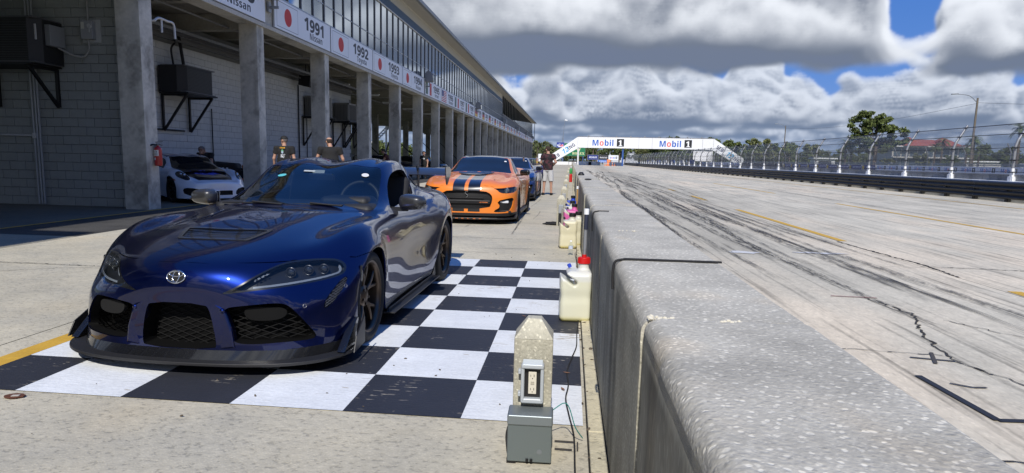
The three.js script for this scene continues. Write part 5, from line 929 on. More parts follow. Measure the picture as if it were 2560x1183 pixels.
  // cabin
  part('dashboard', join([place(new RoundedBoxGeometry(1.35, .16, .5, 3, .06), 0, .83, -.95), place(new RoundedBoxGeometry(.42, .12, .3, 3, .05), .38, .90, -1.0)]), std([0.015, 0.015, 0.016], 0.6), t);
  const wheel = new THREE.TorusGeometry(.175, .016, 10, 40); part('steering_wheel', join([place(wheel, .38, .90, -1.28, -.35), place(new RoundedBoxGeometry(.16, .09, .04, 2, .02), .38, .895, -1.27, -.35), place(new THREE.BoxGeometry(.33, .03, .02), .38, .9, -1.27, -.35)]), std([0.03, 0.03, 0.032], 0.5), t);
  part('seat', seatShape(.38, -1.75, .42), std([0.02, 0.02, 0.022], 0.75), t); part('seat', seatShape(-.38, -1.75, .42), std([0.02, 0.02, 0.022], 0.75), t);
  part('rear_mirror', place(new RoundedBoxGeometry(.24, .07, .03, 2, .014), 0, 1.10, -1.36, .15), glossBlack, t);
  part('bulkhead', join([place(new THREE.BoxGeometry(1.3, .7, .05), 0, .6, -2.3), place(new THREE.BoxGeometry(1.6, .05, 2.6), 0, .16, -1.5)]), mat.dark, t);
  part('rear_view_sticker', place(plane(.11, .035), -.03, 1.149, -1.372, -.9 + .25, 0, 0), std([0.5, 0.5, 0.5], 0.5), t);
  const wip = []; for (const [x0, x1] of [[.45, -.1], [-.05, -.58]]) wip.push(rod(V(x0, .905, -.66), V(x1, .902, -.685), .006), rod(V(x0, .90, -.64), V(lerp(x0, x1, .5), .915, -.67), .008)); part('wiper', wip.length ? join(wip.slice(0, 2)) : null, mat.blackPlastic, t); part('wiper', join(wip.slice(2)), mat.blackPlastic, t);
  const st1 = new THREE.CircleGeometry(.042, 24); st1.scale(1, .62, 1); const stick = (x, u0, g, m2) => { const [p, n] = seat(ws, (a, b, c) => Math.hypot(a - x, b - u0)); g.applyQuaternion(new THREE.Quaternion().setFromUnitVectors(V(0, 0, 1), n)); g.translate(p.x + n.x * .004, p.y + n.y * .004, p.z + n.z * .004); part('sticker', g, m2, t); };
  stick(-.30, 1.11, st1, std([0.1, 0.45, 0.5], 0.5)); stick(.44, 1.125, new THREE.CircleGeometry(.032, 20), std([0.6, 0.6, 0.6], 0.5)); stick(-.08, 1.15, plane(.1, .03), std([0.42, 0.45, 0.45], 0.5));
}
// ---------------------------------------------------------------- muscle cars behind it
const mirrorRow = (xs, ys, zs) => xs.map((x, i) => [x, Array.isArray(ys) ? ys[i] : ys, zs[i]]);
const XF = [0, .25, .45, .62, .75, .845, .905, .94, .96, .968, .972];
const MUSCLE_ROWS = [
  mirrorRow([0, .25, .45, .62, .74, .83, .89, .925, .945, .955, .96], .17, [.93, .925, .905, .87, .82, .75, .66, .57, .50, .45, .40]),
  mirrorRow(XF, [.32, .32, .32, .32, .32, .32, .318, .315, .31, .305, .30], [.935, .93, .91, .875, .825, .745, .65, .56, .49, .43, .375]),
  mirrorRow(XF, [.50, .50, .50, .50, .50, .495, .485, .47, .455, .435, .42], [.945, .94, .92, .88, .82, .735, .64, .55, .48, .42, .345]),
  mirrorRow(XF, [.66, .66, .66, .66, .655, .65, .64, .625, .60, .56, .52], [.935, .925, .90, .855, .785, .685, .58, .50, .43, .37, .31]),
  mirrorRow(XF, [.775, .777, .772, .765, .76, .752, .74, .72, .69, .655, .62], [.86, .855, .83, .78, .71, .60, .49, .40, .33, .28, .24]),
  mirrorRow([0, .25, .45, .60, .74, .84, .91, .945, .962, .97, .972], [.862, .864, .864, .84, .835, .832, .812, .78, .75, .72, .69], [.60, .595, .57, .52, .45, .36, .28, .23, .2, .17, .15]),
  mirrorRow([0, .25, .42, .58, .72, .83, .91, .95, .97, .978, .978], [.905, .907, .908, .878, .872, .876, .856, .82, .785, .745, .715], [.30, .295, .28, .25, .21, .16, .11, .08, .06, .045, .03]),
  mirrorRow([0, .25, .42, .58, .72, .82, .91, .955, .975, .98, .98], [.94, .942, .942, .908, .902, .906, .882, .832, .785, .735, .70], [0, 0, -.01, -.03, -.05, -.07, -.1, -.11, -.12, -.12, -.12]),
  mirrorRow([0, .25, .43, .60, .73, .82, .905, .945, .962, .97, .972], [.968, .968, .966, .932, .922, .92, .885, .82, .75, .68, .60], [-.3, -.3, -.3, -.29, -.28, -.28, -.27, -.26, -.25, -.24, -.24]),
  mirrorRow([0, .25, .45, .62, .75, .84, .90, .932, .945, .95, .95], [.987, .987, .985, .955, .94, .925, .885, .80, .68, .55, .42], [-.6, -.6, -.6, -.59, -.57, -.55, -.5, -.46, -.42, -.38, -.345]),
  mirrorRow([0, .25, .5, .74, .80, .855, .895, .92, .93, .93, .92], [1.0, .998, .985, .955, .935, .905, .86, .74, .58, .36, .18], [-.80, -.81, -.84, -.90, -.88, -.85, -.82, -.78, -.70, -.58, -.42]),
  mirrorRow([0, .25, .5, .70, .80, .86, .90, .925, .93, .925, .92], [1.08, 1.078, 1.06, 1.01, .95, .905, .85, .73, .56, .36, .18], [-1.04, -1.045, -1.07, -1.13, -1.15, -1.15, -1.15, -1.1, -1.05, -1.0, -.9]),
  mirrorRow([0, .25, .47, .64, .79, .86, .905, .93, .93, .925, .92], [1.20, 1.198, 1.18, 1.13, .96, .91, .85, .73, .56, .36, .18], [-1.36, -1.365, -1.38, -1.42, -1.5, -1.5, -1.5, -1.5, -1.48, -1.46, -1.45]),
  mirrorRow([0, .25, .44, .585, .775, .865, .91, .935, .932, .925, .92], [1.325, 1.32, 1.305, 1.26, .975, .92, .86, .74, .56, .36, .18], [-1.70, -1.70, -1.71, -1.74, -1.85, -1.85, -1.85, -1.85, -1.85, -1.85, -1.85]),
  mirrorRow([0, .25, .43, .56, .755, .87, .92, .945, .94, .935, .93], [1.365, 1.36, 1.345, 1.295, .985, .935, .87, .75, .56, .36, .18], [-2.1, -2.1, -2.1, -2.1, -2.13, -2.15, -2.15, -2.15, -2.15, -2.15, -2.15]),
  mirrorRow([0, .25, .42, .54, .73, .875, .935, .965, .972, .972, .968], [1.355, 1.35, 1.33, 1.275, 1.0, .955, .89, .78, .65, .52, .42], [-2.5, -2.5, -2.5, -2.5, -2.45, -2.42, -2.4, -2.38, -2.37, -2.37, -2.37]),
  mirrorRow([0, .25, .40, .50, .69, .87, .945, .975, .98, .98, .975], [1.28, 1.275, 1.25, 1.2, 1.02, .985, .92, .83, .76, .70, .65], [-2.95, -2.95, -2.94, -2.9, -2.75, -2.65, -2.6, -2.55, -2.53, -2.5, -2.5]),
  mirrorRow([0, .25, .40, .50, .68, .86, .945, .975, .98, .98, .975], [1.15, 1.15, 1.13, 1.1, 1.03, 1.0, .94, .85, .79, .74, .71], [-3.4, -3.4, -3.37, -3.3, -3.1, -2.9, -2.8, -2.75, -2.73, -2.72, -2.72]),
  mirrorRow([0, .25, .42, .55, .70, .86, .94, .965, .97, .97, .97], [1.05, 1.05, 1.045, 1.04, 1.03, .99, .92, .83, .75, .69, .64], [-3.75, -3.75, -3.72, -3.65, -3.45, -3.2, -3.06, -2.98, -2.94, -2.92, -2.92]),
  mirrorRow([0, .25, .42, .55, .72, .85, .92, .95, .96, .965, .965], [1.06, 1.06, 1.055, 1.05, 1.03, .97, .87, .75, .64, .55, .47], [-3.87, -3.87, -3.85, -3.82, -3.65, -3.4, -3.22, -3.12, -3.07, -3.05, -3.04]),
  mirrorRow([0, .25, .42, .55, .72, .85, .92, .95, .96, .965, .965], [.75, .75, .75, .74, .72, .68, .62, .54, .46, .38, .31], [-3.9, -3.9, -3.88, -3.85, -3.7, -3.45, -3.27, -3.17, -3.12, -3.1, -3.09]),
  mirrorRow([0, .25, .42, .55, .72, .85, .92, .95, .96, .96, .96], [.3, .3, .3, .3, .29, .27, .25, .23, .21, .2, .18], [-3.82, -3.82, -3.8, -3.77, -3.65, -3.42, -3.25, -3.18, -3.14, -3.12, -3.1]),
];
const drl = phys([0.7, 0.72, 0.75], 0.2, 0, { clearcoat: 1 });
function lettering(text, w, h, color, font = '900', family = 'sans-serif', bg = null) { // printed letters on a clear ground
  const c = document.createElement('canvas'); c.width = 512; c.height = Math.max(32, Math.round(512 * h / w)); const g = c.getContext('2d'); if (bg) { g.fillStyle = bg; g.fillRect(0, 0, c.width, c.height); } g.fillStyle = color; fitText(g, text, 256, c.height * 0.54, c.height * 0.98, 500, font, family);
  const t = new THREE.CanvasTexture(c); t.colorSpace = THREE.SRGBColorSpace; return new THREE.MeshStandardMaterial({ map: t, transparent: !bg, alphaTest: bg ? 0 : 0.4, roughness: 0.5, side: THREE.DoubleSide });
}
function makeMuscle(label, X, F, yaw, paint, o = {}) {
  const t = thing('muscle_car', label, 'car', P3(X, 0, F), yaw), rows = MUSCLE_ROWS;
  let m = netSurface(rows, o.low ? 5 : 11, o.low ? 4 : 7);
  [, m] = cut(m, (x, y, z) => Math.abs(x) < 0.6 ? 1 : Math.hypot(y - 0.34, z) - 0.385); [, m] = cut(m, (x, y, z) => Math.abs(x) < 0.6 ? 1 : Math.hypot(y - 0.345, z + 2.72) - 0.385);
  const wsP = poly(smoothPoly([[10.12, 0], [10.12, 2.3], [10.3, 2.82], [12.0, 2.84], [12.8, 2.82], [13.0, 2.5], [13.05, 0], [13.0, -2.5], [12.8, -2.82], [12.0, -2.84], [10.3, -2.82], [10.12, -2.3]], 1)), swP = poly(smoothPoly([[10.75, 3.9], [11.1, 3.45], [12.2, 3.17], [14.2, 3.15], [15.2, 3.25], [15.3, 3.9]], 1)), rwP = poly([[15.8, 2.5], [15.8, -2.5], [17.6, -2.3], [17.6, 2.3]]);
  let ws, sw, rw; [ws, m] = cut(m, (x, y, z, u, v) => wsP(u, v) * 0.1); [sw, m] = cut(m, (x, y, z, u, v) => swP(u, Math.abs(v)) * 0.1); [rw, m] = cut(m, (x, y, z, u, v) => rwP(u, v) * 0.1);
  const gP = poly(smoothPoly([[-.36, .665], [.36, .665], [.50, .60], [.525, .48], [.455, .305], [-.455, .305], [-.525, .48], [-.50, .60]], 1)), lP = poly(smoothPoly([[.505, .712], [.60, .69], [.66, .625], [.80, .612], [.945, .635], [.955, .735], [.90, .745], [.70, .715]], 1)), iP = poly(smoothPoly([[.60, .465], [.86, .53], [.915, .52], [.90, .36], [.84, .255], [.58, .24], [.54, .27], [.68, .35]], 1));
  let gr, lamp, intake; [gr, m] = cut(m, (x, y, z) => z < .4 ? 1 : gP(x, y)); [lamp, m] = cut(m, (x, y, z) => z < .2 ? 1 : lP(Math.abs(x), y)); [intake, m] = cut(m, (x, y, z) => z < .3 ? 1 : iP(Math.abs(x), y));
  let vent; const vP = poly(smoothPoly([[-.25, -.02], [.25, -.02], [.40, -.40], [.36, -.52], [-.36, -.52], [-.40, -.40]], 1)); [vent, m] = cut(m, (x, y, z) => y < .8 ? 1 : vP(x, z));
  let low; [low, m] = cut(m, (x, y, z) => z > 0.3 ? y - 0.225 + (0.03 * Math.abs(x) > 0.019 ? 0.04 * (Math.abs(x) - 0.63) * -1 : 0) : y - 0.215);
  const hoodL = polyline([[0, .765], [.3, .765], [.5, .745], [.56, .725]]), cl = polyline([[.56, .70], [.66, .3], [.70, -.1], [.74, -.6]]), door = polyline([[-.85, .9], [-.8, .6], [-.83, .3], [-1.0, .22], [-2.0, .22], [-2.2, .4], [-2.25, .7], [-2.2, .93]]);
  let gap; [gap, m] = cut(m, (x, y, z) => { const a = Math.abs(x); let d = 1; if (z > .3 && y > .6) d = hoodL(a, y); if (y > .6 && z > -.7 && z < .72 && a > .5 && a < .78) d = Math.min(d, cl(a, z)); if (a > .84 && z < -.7 && y < .93) d = Math.min(d, door(z, y)); return d - 0.0035; }); void gap;
  if (o.stripe) { let st; [st, m] = cut(m, (x, y, z) => { const a = Math.abs(x); return z < -3.9 || (z > 0.3 && y < 0.24) ? 1 : Math.abs(a - .155) - .118; }); pieces('stripe', st, o.stripe, t); }
  if (o.stripe) { let rf; [rf, m] = cut(m, (x, y, z, u, v) => (u > 13 && u < 16.5 && Math.abs(v) < 2.95) ? -1 : 1); part('roof', meshOf(rf), o.stripe, t); }
  part('body', meshOf(m), paint, t); part('edge', skirt(m, .014), paint, t);
  part('windshield', meshOf(ws), darkGlass, t); part('side_window', meshOf(cut(sw, (x) => x)[0]), darkGlass, t); part('side_window', meshOf(cut(sw, (x) => -x)[0]), darkGlass, t); part('rear_window', meshOf(rw), darkGlass, t);
  const shell = netSurface(rows.map((r) => r.map(([x, y, z]) => [x * .975, y - .015, z * .985 - .012])), 2, 2); let [, inn] = cut(shell, (x, y, z) => Math.abs(x) < .55 ? 1 : Math.min(Math.hypot(y - .34, z) - .39, Math.hypot(y - .345, z + 2.72) - .39)); [, inn] = cut(inn, (x, y, z) => z < .3 ? 1 : Math.min(gP(x, y), iP(Math.abs(x), y), lP(Math.abs(x), y)) - .02); part('inner_shell', meshOf(inn), mat.dark, t);
  part('hood_vent', join([meshOf(vent, .018), skirt({ ...vent, pos: vent.pos.map((q, i) => q + vent.nor[i] * .018) }, .02)]), glossBlack, t);
  part('lower_valance', meshOf(low), satinBlack, t);
  // grille: recessed mesh, cross bar, badge
  part('grille', join([meshOf(gr, -.07), skirt(gr, .08)]), std([.008, .008, .009], .6), t);
  const wires = []; for (let i = -14; i <= 14; i++) for (const k of [1, -1]) { let p = null; for (let s = 0; s <= 16; s++) { const y = .31 + s * .022, x = i * .055 + k * (s - 8) * .03; if (gP(x, y) < -.01) { const q = V(x, y, .875 - .05 * x * x); if (p) wires.push(rod(p, q, .0022, .0022, 3, true)); p = q; } else p = null; } }
  if (!o.low) part('grille_mesh', join(wires), std([.02, .02, .021], .5), t);
  part('grille_bar', join([bx(-.475, .40, .845, .475, .475, .905, .015), bx(-.34, .512, .86, .34, .522, .90, .004)]), std([.008, .008, .009], .35), t);
  if (o.letters) {
    part('badge', new THREE.PlaneGeometry(.17, .028).translate(.345, .437, .9075), lettering('GT500', .17, .028, '#d97a3c', 'bold'), t);
    const pts = [[.0, -.06], [.03, -.045], [.035, -.02], [.0, .0], [-.025, .02], [-.02, .045], [.01, .055], [.03, .045], [.02, .06]].map(([x, y]) => V(x * .8, .59 + y, .905)); part('emblem', join([tube(pts, .009, 6), place(new THREE.SphereGeometry(.014, 10, 8), .02, .645, .907)]), std([.3, .3, .3], .25, .8), t);
  }
  // orange bar under the grille is part of the body; splitter below it
  const lip = (rows[0].map(([x, , z]) => [x * 1.005, z + .05])); const out = [...lip.slice(1).reverse().map(([x, z]) => [-x, z]), ...lip, [.8, .3], [-.8, .3]];
  const sg = extrude(out, .035, .006); sg.rotateX(Math.PI / 2); sg.translate(0, .135, 0); part('splitter', sg, satinBlack, t);
  if (o.letters) { const L = 'SHELBY'; for (let i = 0; i < 6; i++) { const x = -.29 + i * .116; const p = new THREE.PlaneGeometry(.06, .024); p.translate(x, .118, .985 - .06 * x * x); part('letter', p, lettering(L[i], .06, .024, '#c9743f', '900'), t); } }
  for (const s of [-1, 1]) {
    const H = new THREE.Group(); H.name = 'headlight'; t.add(H); const q = cut(lamp, (x) => -x * s)[0];
    part('cover', meshOf(q), lampGlass, H); part('housing', join([meshOf(q, -.05), skirt(q, .05)]), std([.02, .02, .022], .4), H);
    const [p, n] = seat(lamp, (a, b) => Math.hypot(a - s * .79, b - .675)); const L = lathe([[0, .012], [.02, .01], [.034, 0], [.036, -.02]], 18); L.rotateX(Math.PI / 2); L.translate(p.x - n.x * .02, p.y, p.z - .025); part('projector', L, phys([.3, .32, .34], .1, .5, { clearcoat: 1 }), H); const r = new THREE.TorusGeometry(.042, .006, 6, 20); r.translate(p.x - n.x * .02, p.y, p.z - .02); part('ring', r, std([.25, .25, .26], .3, .6), H);
    for (let i = 0; i < 3; i++) { const x = s * (.63 + i * .045), b = bar(V(x, .63, .78 - i * .03), V(x - s * .03, .70, .79 - i * .03), .008, .01); part('light_bar', b, std([.2, .2, .21], .4, .3), H); }
    const iq = cut(intake, (x) => -x * s)[0]; part('side_intake', join([meshOf(iq, -.05), skirt(iq, .05)]), mat.dark, t);
    const fog = new RoundedBoxGeometry(.19, .05, .03, 2, .015); fog.rotateY(s * .42); fog.translate(s * .735, .445, .765); part('fog_lamp', fog, drl, t);
    const fl = extrude([[.36, .135], [.70, .135], [.66, .17], [.44, .20], [.40, .36], [.36, .36]], .03, .006); fl.rotateY(-Math.PI / 2); fl.translate(s * .955 + .015, 0, 0); part('wheel_flic', fl, satinBlack, t);
    const bl = extrude(smoothPoly([[.50, .225], [.56, .34], [.60, .27], [.86, .285], [.90, .22], [.60, .20]].map(([x, y]) => [x * s, y]), 1), .03, .008); bl.rotateY(s * .28); bl.translate(s * .03, 0, .96 - .0); part('lower_blade', bl, satinBlack, t);
    const M = new THREE.Group(); M.name = 'door_mirror'; M.position.set(s * 1.0, 1.0, -1.0); t.add(M); part('shell', place(new RoundedBoxGeometry(.22, .13, .13, 3, .05), 0, 0, 0, 0, -s * .2), glossBlack, M); part('arm', place(new THREE.BoxGeometry(.14, .03, .06), -s * .12, -.06, 0), satinBlack, M);
    const pin = new THREE.CylinderGeometry(.022, .024, .012, 14); part('hood_pin', place(pin, s * .50, .862, .50, .25), satinBlack, t);
    const sk = bx(Math.min(s * .86, s * .975), .13, -2.3, Math.max(s * .86, s * .975), .19, -.42, .01); part('side_skirt', sk, satinBlack, t);
  }
  const foil = extrude(smoothPoly([[-.16, 0], [-.1, .03], [0, .03], [.14, -.01], [.1, -.012], [0, .006]], 1), 1.5, .003); foil.rotateY(-Math.PI / 2); foil.translate(.75, 1.30, -3.65); part('wing_blade', foil, carbon, t);
  for (const s of [-1, 1]) { const e = extrude([[-.18, -.08], [.16, -.06], [.18, .05], [-.16, .07]], .012, .003); e.rotateY(-Math.PI / 2); e.translate(s * .756, 1.30, -3.65); part('end_plate', e, carbon, t); part('wing_stay', bx(s * .45 - .01, 1.04, -3.75, s * .45 + .01, 1.30, -3.6), satinBlack, t); }
  part('antenna_fin', place(new THREE.ConeGeometry(.03, .05, 8), 0, 1.37, -2.4, -.5), satinBlack, t);
  const st = { metal: std([.016, .016, .017], .4, .5), tyre: mat.rubber, spokes: 6, spread: .2, phase: .2 };
  for (const [s, z, r, w] of [[1, 0, .345, .305], [-1, 0, .345, .305], [1, -2.72, .35, .315], [-1, -2.72, .35, .315]]) makeWheel(t, s * (.975 - w / 2), r - .006, z, r, w, .262, s, st);
  const stc = (x, y, z) => { const [p, n] = seat(ws, (a, b) => Math.hypot(a - x, b - y)); const g = new THREE.CircleGeometry(.03, 16); g.applyQuaternion(new THREE.Quaternion().setFromUnitVectors(V(0, 0, 1), n)); g.translate(p.x + n.x * .004, p.y + n.y * .004, p.z + n.z * .004); part('sticker', g, mat.white, t); }; stc(.51, 1.235); 
  return t;
}
const stripeBlack = phys([.006, .006, .008], .3, 0, { clearcoat: 1, clearcoatRoughness: .03 });
makeMuscle('bright orange muscle car with black racing stripes and a wide black grille', -2.015, 14.02, -0.01, phys([.75, .2, .012], .42, .0, { clearcoat: .8, clearcoatRoughness: .04 }), { stripe: stripeBlack, letters: true });
makeMuscle('blue muscle car half hidden behind the orange one, beside the standing man', -2.04, 21.45, -0.01, phys([.012, .045, .2], .35, .5, { clearcoat: 1, clearcoatRoughness: .03 }), {});

// ---------------------------------------------------------------- white sports car in the first garage bay
{
  const rows = COUPE_ROWS.map((r, i) => r.map(([x, y, z]) => { const a = Math.abs(x), front = smooth(-1.2, -.2, z); let yy = y, zz = z; if (i > 3 && i < 11) { yy += front * (a < .45 ? -.075 : a < .6 ? -.06 : a > .64 && a < .82 ? .03 : 0); } if (i >= 9 && i <= 13) zz += .28 * (1 - smooth(.5, .9, a)) + .1; return [x, yy, zz]; }));
  const t = thing('white_coupe', 'white sports car with dark blue hood parked nose out in the first garage', 'car', P3(-9.75, 0, 17.15), 0.92);
  let m = netSurface(rows, 8, 6); [, m] = cut(m, (x, y, z) => Math.abs(x) < .55 ? 1 : Math.min(Math.hypot(y - .318, z) - .37, Math.hypot(y - .325, z + 2.47) - .37));
  let ws, sw, hood, roof, lamp, intake; const wsP = poly([[10.2, 2.7], [12.9, 2.7], [12.9, -2.7], [10.2, -2.7]]), swP = poly([[10.9, 3.9], [12, 3.15], [14.6, 3.15], [16, 3.6], [16, 3.9]]);
  [ws, m] = cut(m, (x, y, z, u, v) => wsP(u, v) * .1); [sw, m] = cut(m, (x, y, z, u, v) => swP(u, Math.abs(v)) * .1);
  const lp = poly(smoothPoly([[.60, .56], [.72, .20], [.83, .12], [.86, .24], [.80, .44], [.68, .62]], 2)); [lamp, m] = cut(m, (x, y, z) => y < .45 || z < 0 ? 1 : lp(Math.abs(x), z));
  const ip = poly(smoothPoly([[.42, .19], [.80, .21], [.83, .38], [.70, .41], [.46, .36]], 1)); [intake, m] = cut(m, (x, y, z) => z < .2 ? 1 : Math.min(ip(Math.abs(x), y), Math.max(Math.abs(x) - .34, Math.abs(y - .27) - .06)));
  const hp = poly(smoothPoly([[-.40, .74], [.40, .74], [.54, .40], [.60, -.1], [.66, -.62], [-.66, -.62], [-.60, -.1], [-.54, .40]], 1)); [hood, m] = cut(m, (x, y, z) => y < .55 ? 1 : hp(x, z)); [roof, m] = cut(m, (x, y, z, u, v) => u > 12.9 && u < 17 && Math.abs(v) < 2.9 ? -1 : 1);
  part('body', meshOf(m), phys([.62, .68, .78], .3, 0, { clearcoat: 1, clearcoatRoughness: .03 }), t); part('hood', meshOf(hood), phys([.008, .009, .014], .3, 0, { clearcoat: 1 }), t); part('roof', meshOf(roof), phys([.012, .025, .12], .3, 0, { clearcoat: 1 }), t);
  part('windshield', meshOf(ws), darkGlass, t); part('side_window', meshOf(cut(sw, (x) => x)[0]), darkGlass, t); part('side_window', meshOf(cut(sw, (x) => -x)[0]), darkGlass, t);
  for (const s of [-1, 1]) { const q = cut(lamp, (x) => -x * s)[0]; part('headlight', join([meshOf(q, -.03), skirt(q, .03)]), std([.02, .022, .03], .3), t); part('headlight_glass', meshOf(q), lampGlass, t); for (const [x, z] of [[.70, .40], [.75, .30]]) { const [p] = seat(lamp, (a, b, c) => Math.hypot(a - s * x, c - z)); part('projector', place(new THREE.SphereGeometry(.035, 12, 8), p.x, p.y - .02, p.z), phys([.5, .55, .65], .1, .4, { clearcoat: 1 }), t); } part('marker_lamp', place(new RoundedBoxGeometry(.012, .03, .14, 1, .005), s * .915, .60, .27, .2), std([.4, .1, .02], .4), t); }
  part('intake', join([meshOf(intake, -.05), skirt(intake, .06)]), mat.dark, t);
  const inner = netSurface(rows.map((r) => r.map(([x, y, z]) => [x * .97, y - .02, z * .98 - .015])), 2, 2); const [, il] = cut(inner, (x, y, z) => Math.abs(x) < .5 ? 1 : Math.min(Math.hypot(y - .318, z) - .38, Math.hypot(y - .325, z + 2.47) - .38)); part('inner_shell', meshOf(cut(il, (x, y, z) => z < .2 ? 1 : Math.min(ip(Math.abs(x), y), Math.max(Math.abs(x) - .34, Math.abs(y - .27) - .06)) - .03)[1]), mat.dark, t);
  // blue splash print on the hood
  const rnd = mulberry(9), sp = []; for (let i = 0; i < 26; i++) { const cx = -.3 + rnd() * .6, cz = .1 + (rnd() - .5) * .3, a = rnd() * 6.3, L = .04 + rnd() * .14; sp.push([cx, cz, Math.cos(a) * L, Math.sin(a) * L * .6, .012 + rnd() * .03]); }
  const [spl] = cut(hood, (x, y, z) => { let d = 1; for (const [cx, cz, dx, dz, w] of sp) { const q = clamp(((x - cx) * dx + (z - cz) * dz) / (dx * dx + dz * dz), -1, 1); d = Math.min(d, Math.hypot(x - cx - q * dx, z - cz - q * dz) - w * (1 - .6 * Math.abs(q))); } return d; }); part('splash_print', meshOf(spl, .003), std([.03, .07, .5], .4), t);
  for (const [s, z] of [[1, 0], [-1, 0], [1, -2.47], [-1, -2.47]]) makeWheel(t, s * .775, .325, z, .33, .26, .24, s, { metal: std([.012, .012, .012], .5, .4), tyre: mat.rubber, spokes: 7, spread: .15 });
  const lipg = bx(-.72, .1, .55, .72, .13, .93, .01); part('front_lip', lipg, satinBlack, t);
}
// ---------------------------------------------------------------- dark cars further along the garages
{
  const black = phys([.006, .006, .007], .35, 0, { clearcoat: 1 }), navy = phys([.008, .012, .03], .35, 0, { clearcoat: 1 });
  makeMuscle('black car parked nose out in the fourth garage bay, in deep shade', -11.3, 33.6, 1.5, black, { low: true });
  makeMuscle('black car parked nose out in the sixth garage bay behind the walking man', -10.9, 44.5, 1.45, navy, { low: true });
  const c = makeMuscle('black car with its hood propped open beyond the woman in the garage', -10.4, 51.0, 1.35, black, { low: true });
  const lid = extrude([[-.62, 0], [-.7, .1], [-.6, 1.0], [-.45, 1.15], [.45, 1.15], [.6, 1.0], [.7, .1], [.62, 0]], .04, .015); lid.rotateX(-1.05 + Math.PI / 2 - .95); lid.rotateX(0); const g = place(lid, 0, .98, -.55, -.35, 0, 0); part('open_hood', g, black, c); part('hood_prop', rod(V(.5, .9, .3), V(.5, 1.35, .05), .012), mat.greyMetal, c);
}
// ---------------------------------------------------------------- surfaces from a distance field (used for jugs, bottles, people)
function smin(a, b, k) { const h = clamp(0.5 + 0.5 * (b - a) / k); return lerp(b, a, h) - k * h * (1 - h); }
function surfaceNet(f, lo, hi, cell) {
  const nx = Math.ceil((hi[0] - lo[0]) / cell) + 1, ny = Math.ceil((hi[1] - lo[1]) / cell) + 1, nz = Math.ceil((hi[2] - lo[2]) / cell) + 1, v = new Float32Array(nx * ny * nz), id = (i, j, k) => (k * ny + j) * nx + i;
  for (let k = 0; k < nz; k++) for (let j = 0; j < ny; j++) for (let i = 0; i < nx; i++) v[id(i, j, k)] = f(lo[0] + i * cell, lo[1] + j * cell, lo[2] + k * cell);
  const vert = new Int32Array(nx * ny * nz).fill(-1), pos = [], tri = [];
  for (let k = 0; k < nz - 1; k++) for (let j = 0; j < ny - 1; j++) for (let i = 0; i < nx - 1; i++) {
    let n = 0, sx = 0, sy = 0, sz = 0, c = 0; const w = []; for (let q = 0; q < 8; q++) { const x = v[id(i + (q & 1), j + (q >> 1 & 1), k + (q >> 2))]; w.push(x); if (x < 0) n++; }
    if (n === 0 || n === 8) continue;
    for (let a = 0; a < 8; a++) for (const b of [1, 2, 4]) if (!(a & b)) { const e = a | b; if ((w[a] < 0) !== (w[e] < 0)) { const t = w[a] / (w[a] - w[e]); sx += (a & 1) + (b === 1 ? t : 0); sy += (a >> 1 & 1) + (b === 2 ? t : 0); sz += (a >> 2) + (b === 4 ? t : 0); c++; } }
    vert[id(i, j, k)] = pos.length / 3; pos.push(lo[0] + (i + sx / c) * cell, lo[1] + (j + sy / c) * cell, lo[2] + (k + sz / c) * cell);
  }
  for (let k = 1; k < nz - 1; k++) for (let j = 1; j < ny - 1; j++) for (let i = 1; i < nx - 1; i++) {
    const a = v[id(i, j, k)] < 0, q = (p, r, s, t) => { if (p < 0 || r < 0 || s < 0 || t < 0) return; a ? tri.push(p, r, s, p, s, t) : tri.push(p, s, r, p, t, s); };
    if (a !== v[id(i + 1, j, k)] < 0) q(vert[id(i, j - 1, k - 1)], vert[id(i, j, k - 1)], vert[id(i, j, k)], vert[id(i, j - 1, k)]);
    if (a !== v[id(i, j + 1, k)] < 0) q(vert[id(i - 1, j, k - 1)], vert[id(i - 1, j, k)], vert[id(i, j, k)], vert[id(i, j, k - 1)]);
    if (a !== v[id(i, j, k + 1)] < 0) q(vert[id(i - 1, j - 1, k)], vert[id(i, j - 1, k)], vert[id(i, j, k)], vert[id(i - 1, j, k)]);
  }
  const g = new THREE.BufferGeometry(), nor = new Float32Array(pos.length), e = cell * 0.5; g.setAttribute('position', new THREE.Float32BufferAttribute(pos, 3));
  for (let i = 0; i < pos.length; i += 3) { const [x, y, z] = [pos[i], pos[i + 1], pos[i + 2]], n = V(f(x + e, y, z) - f(x - e, y, z), f(x, y + e, z) - f(x, y - e, z), f(x, y, z + e) - f(x, y, z - e)).normalize(); nor.set([n.x, n.y, n.z], i); }
  g.setAttribute('normal', new THREE.BufferAttribute(nor, 3)); g.setAttribute('uv', new THREE.Float32BufferAttribute(new Float32Array(pos.length / 3 * 2), 2)); g.setIndex(tri); return g;
}
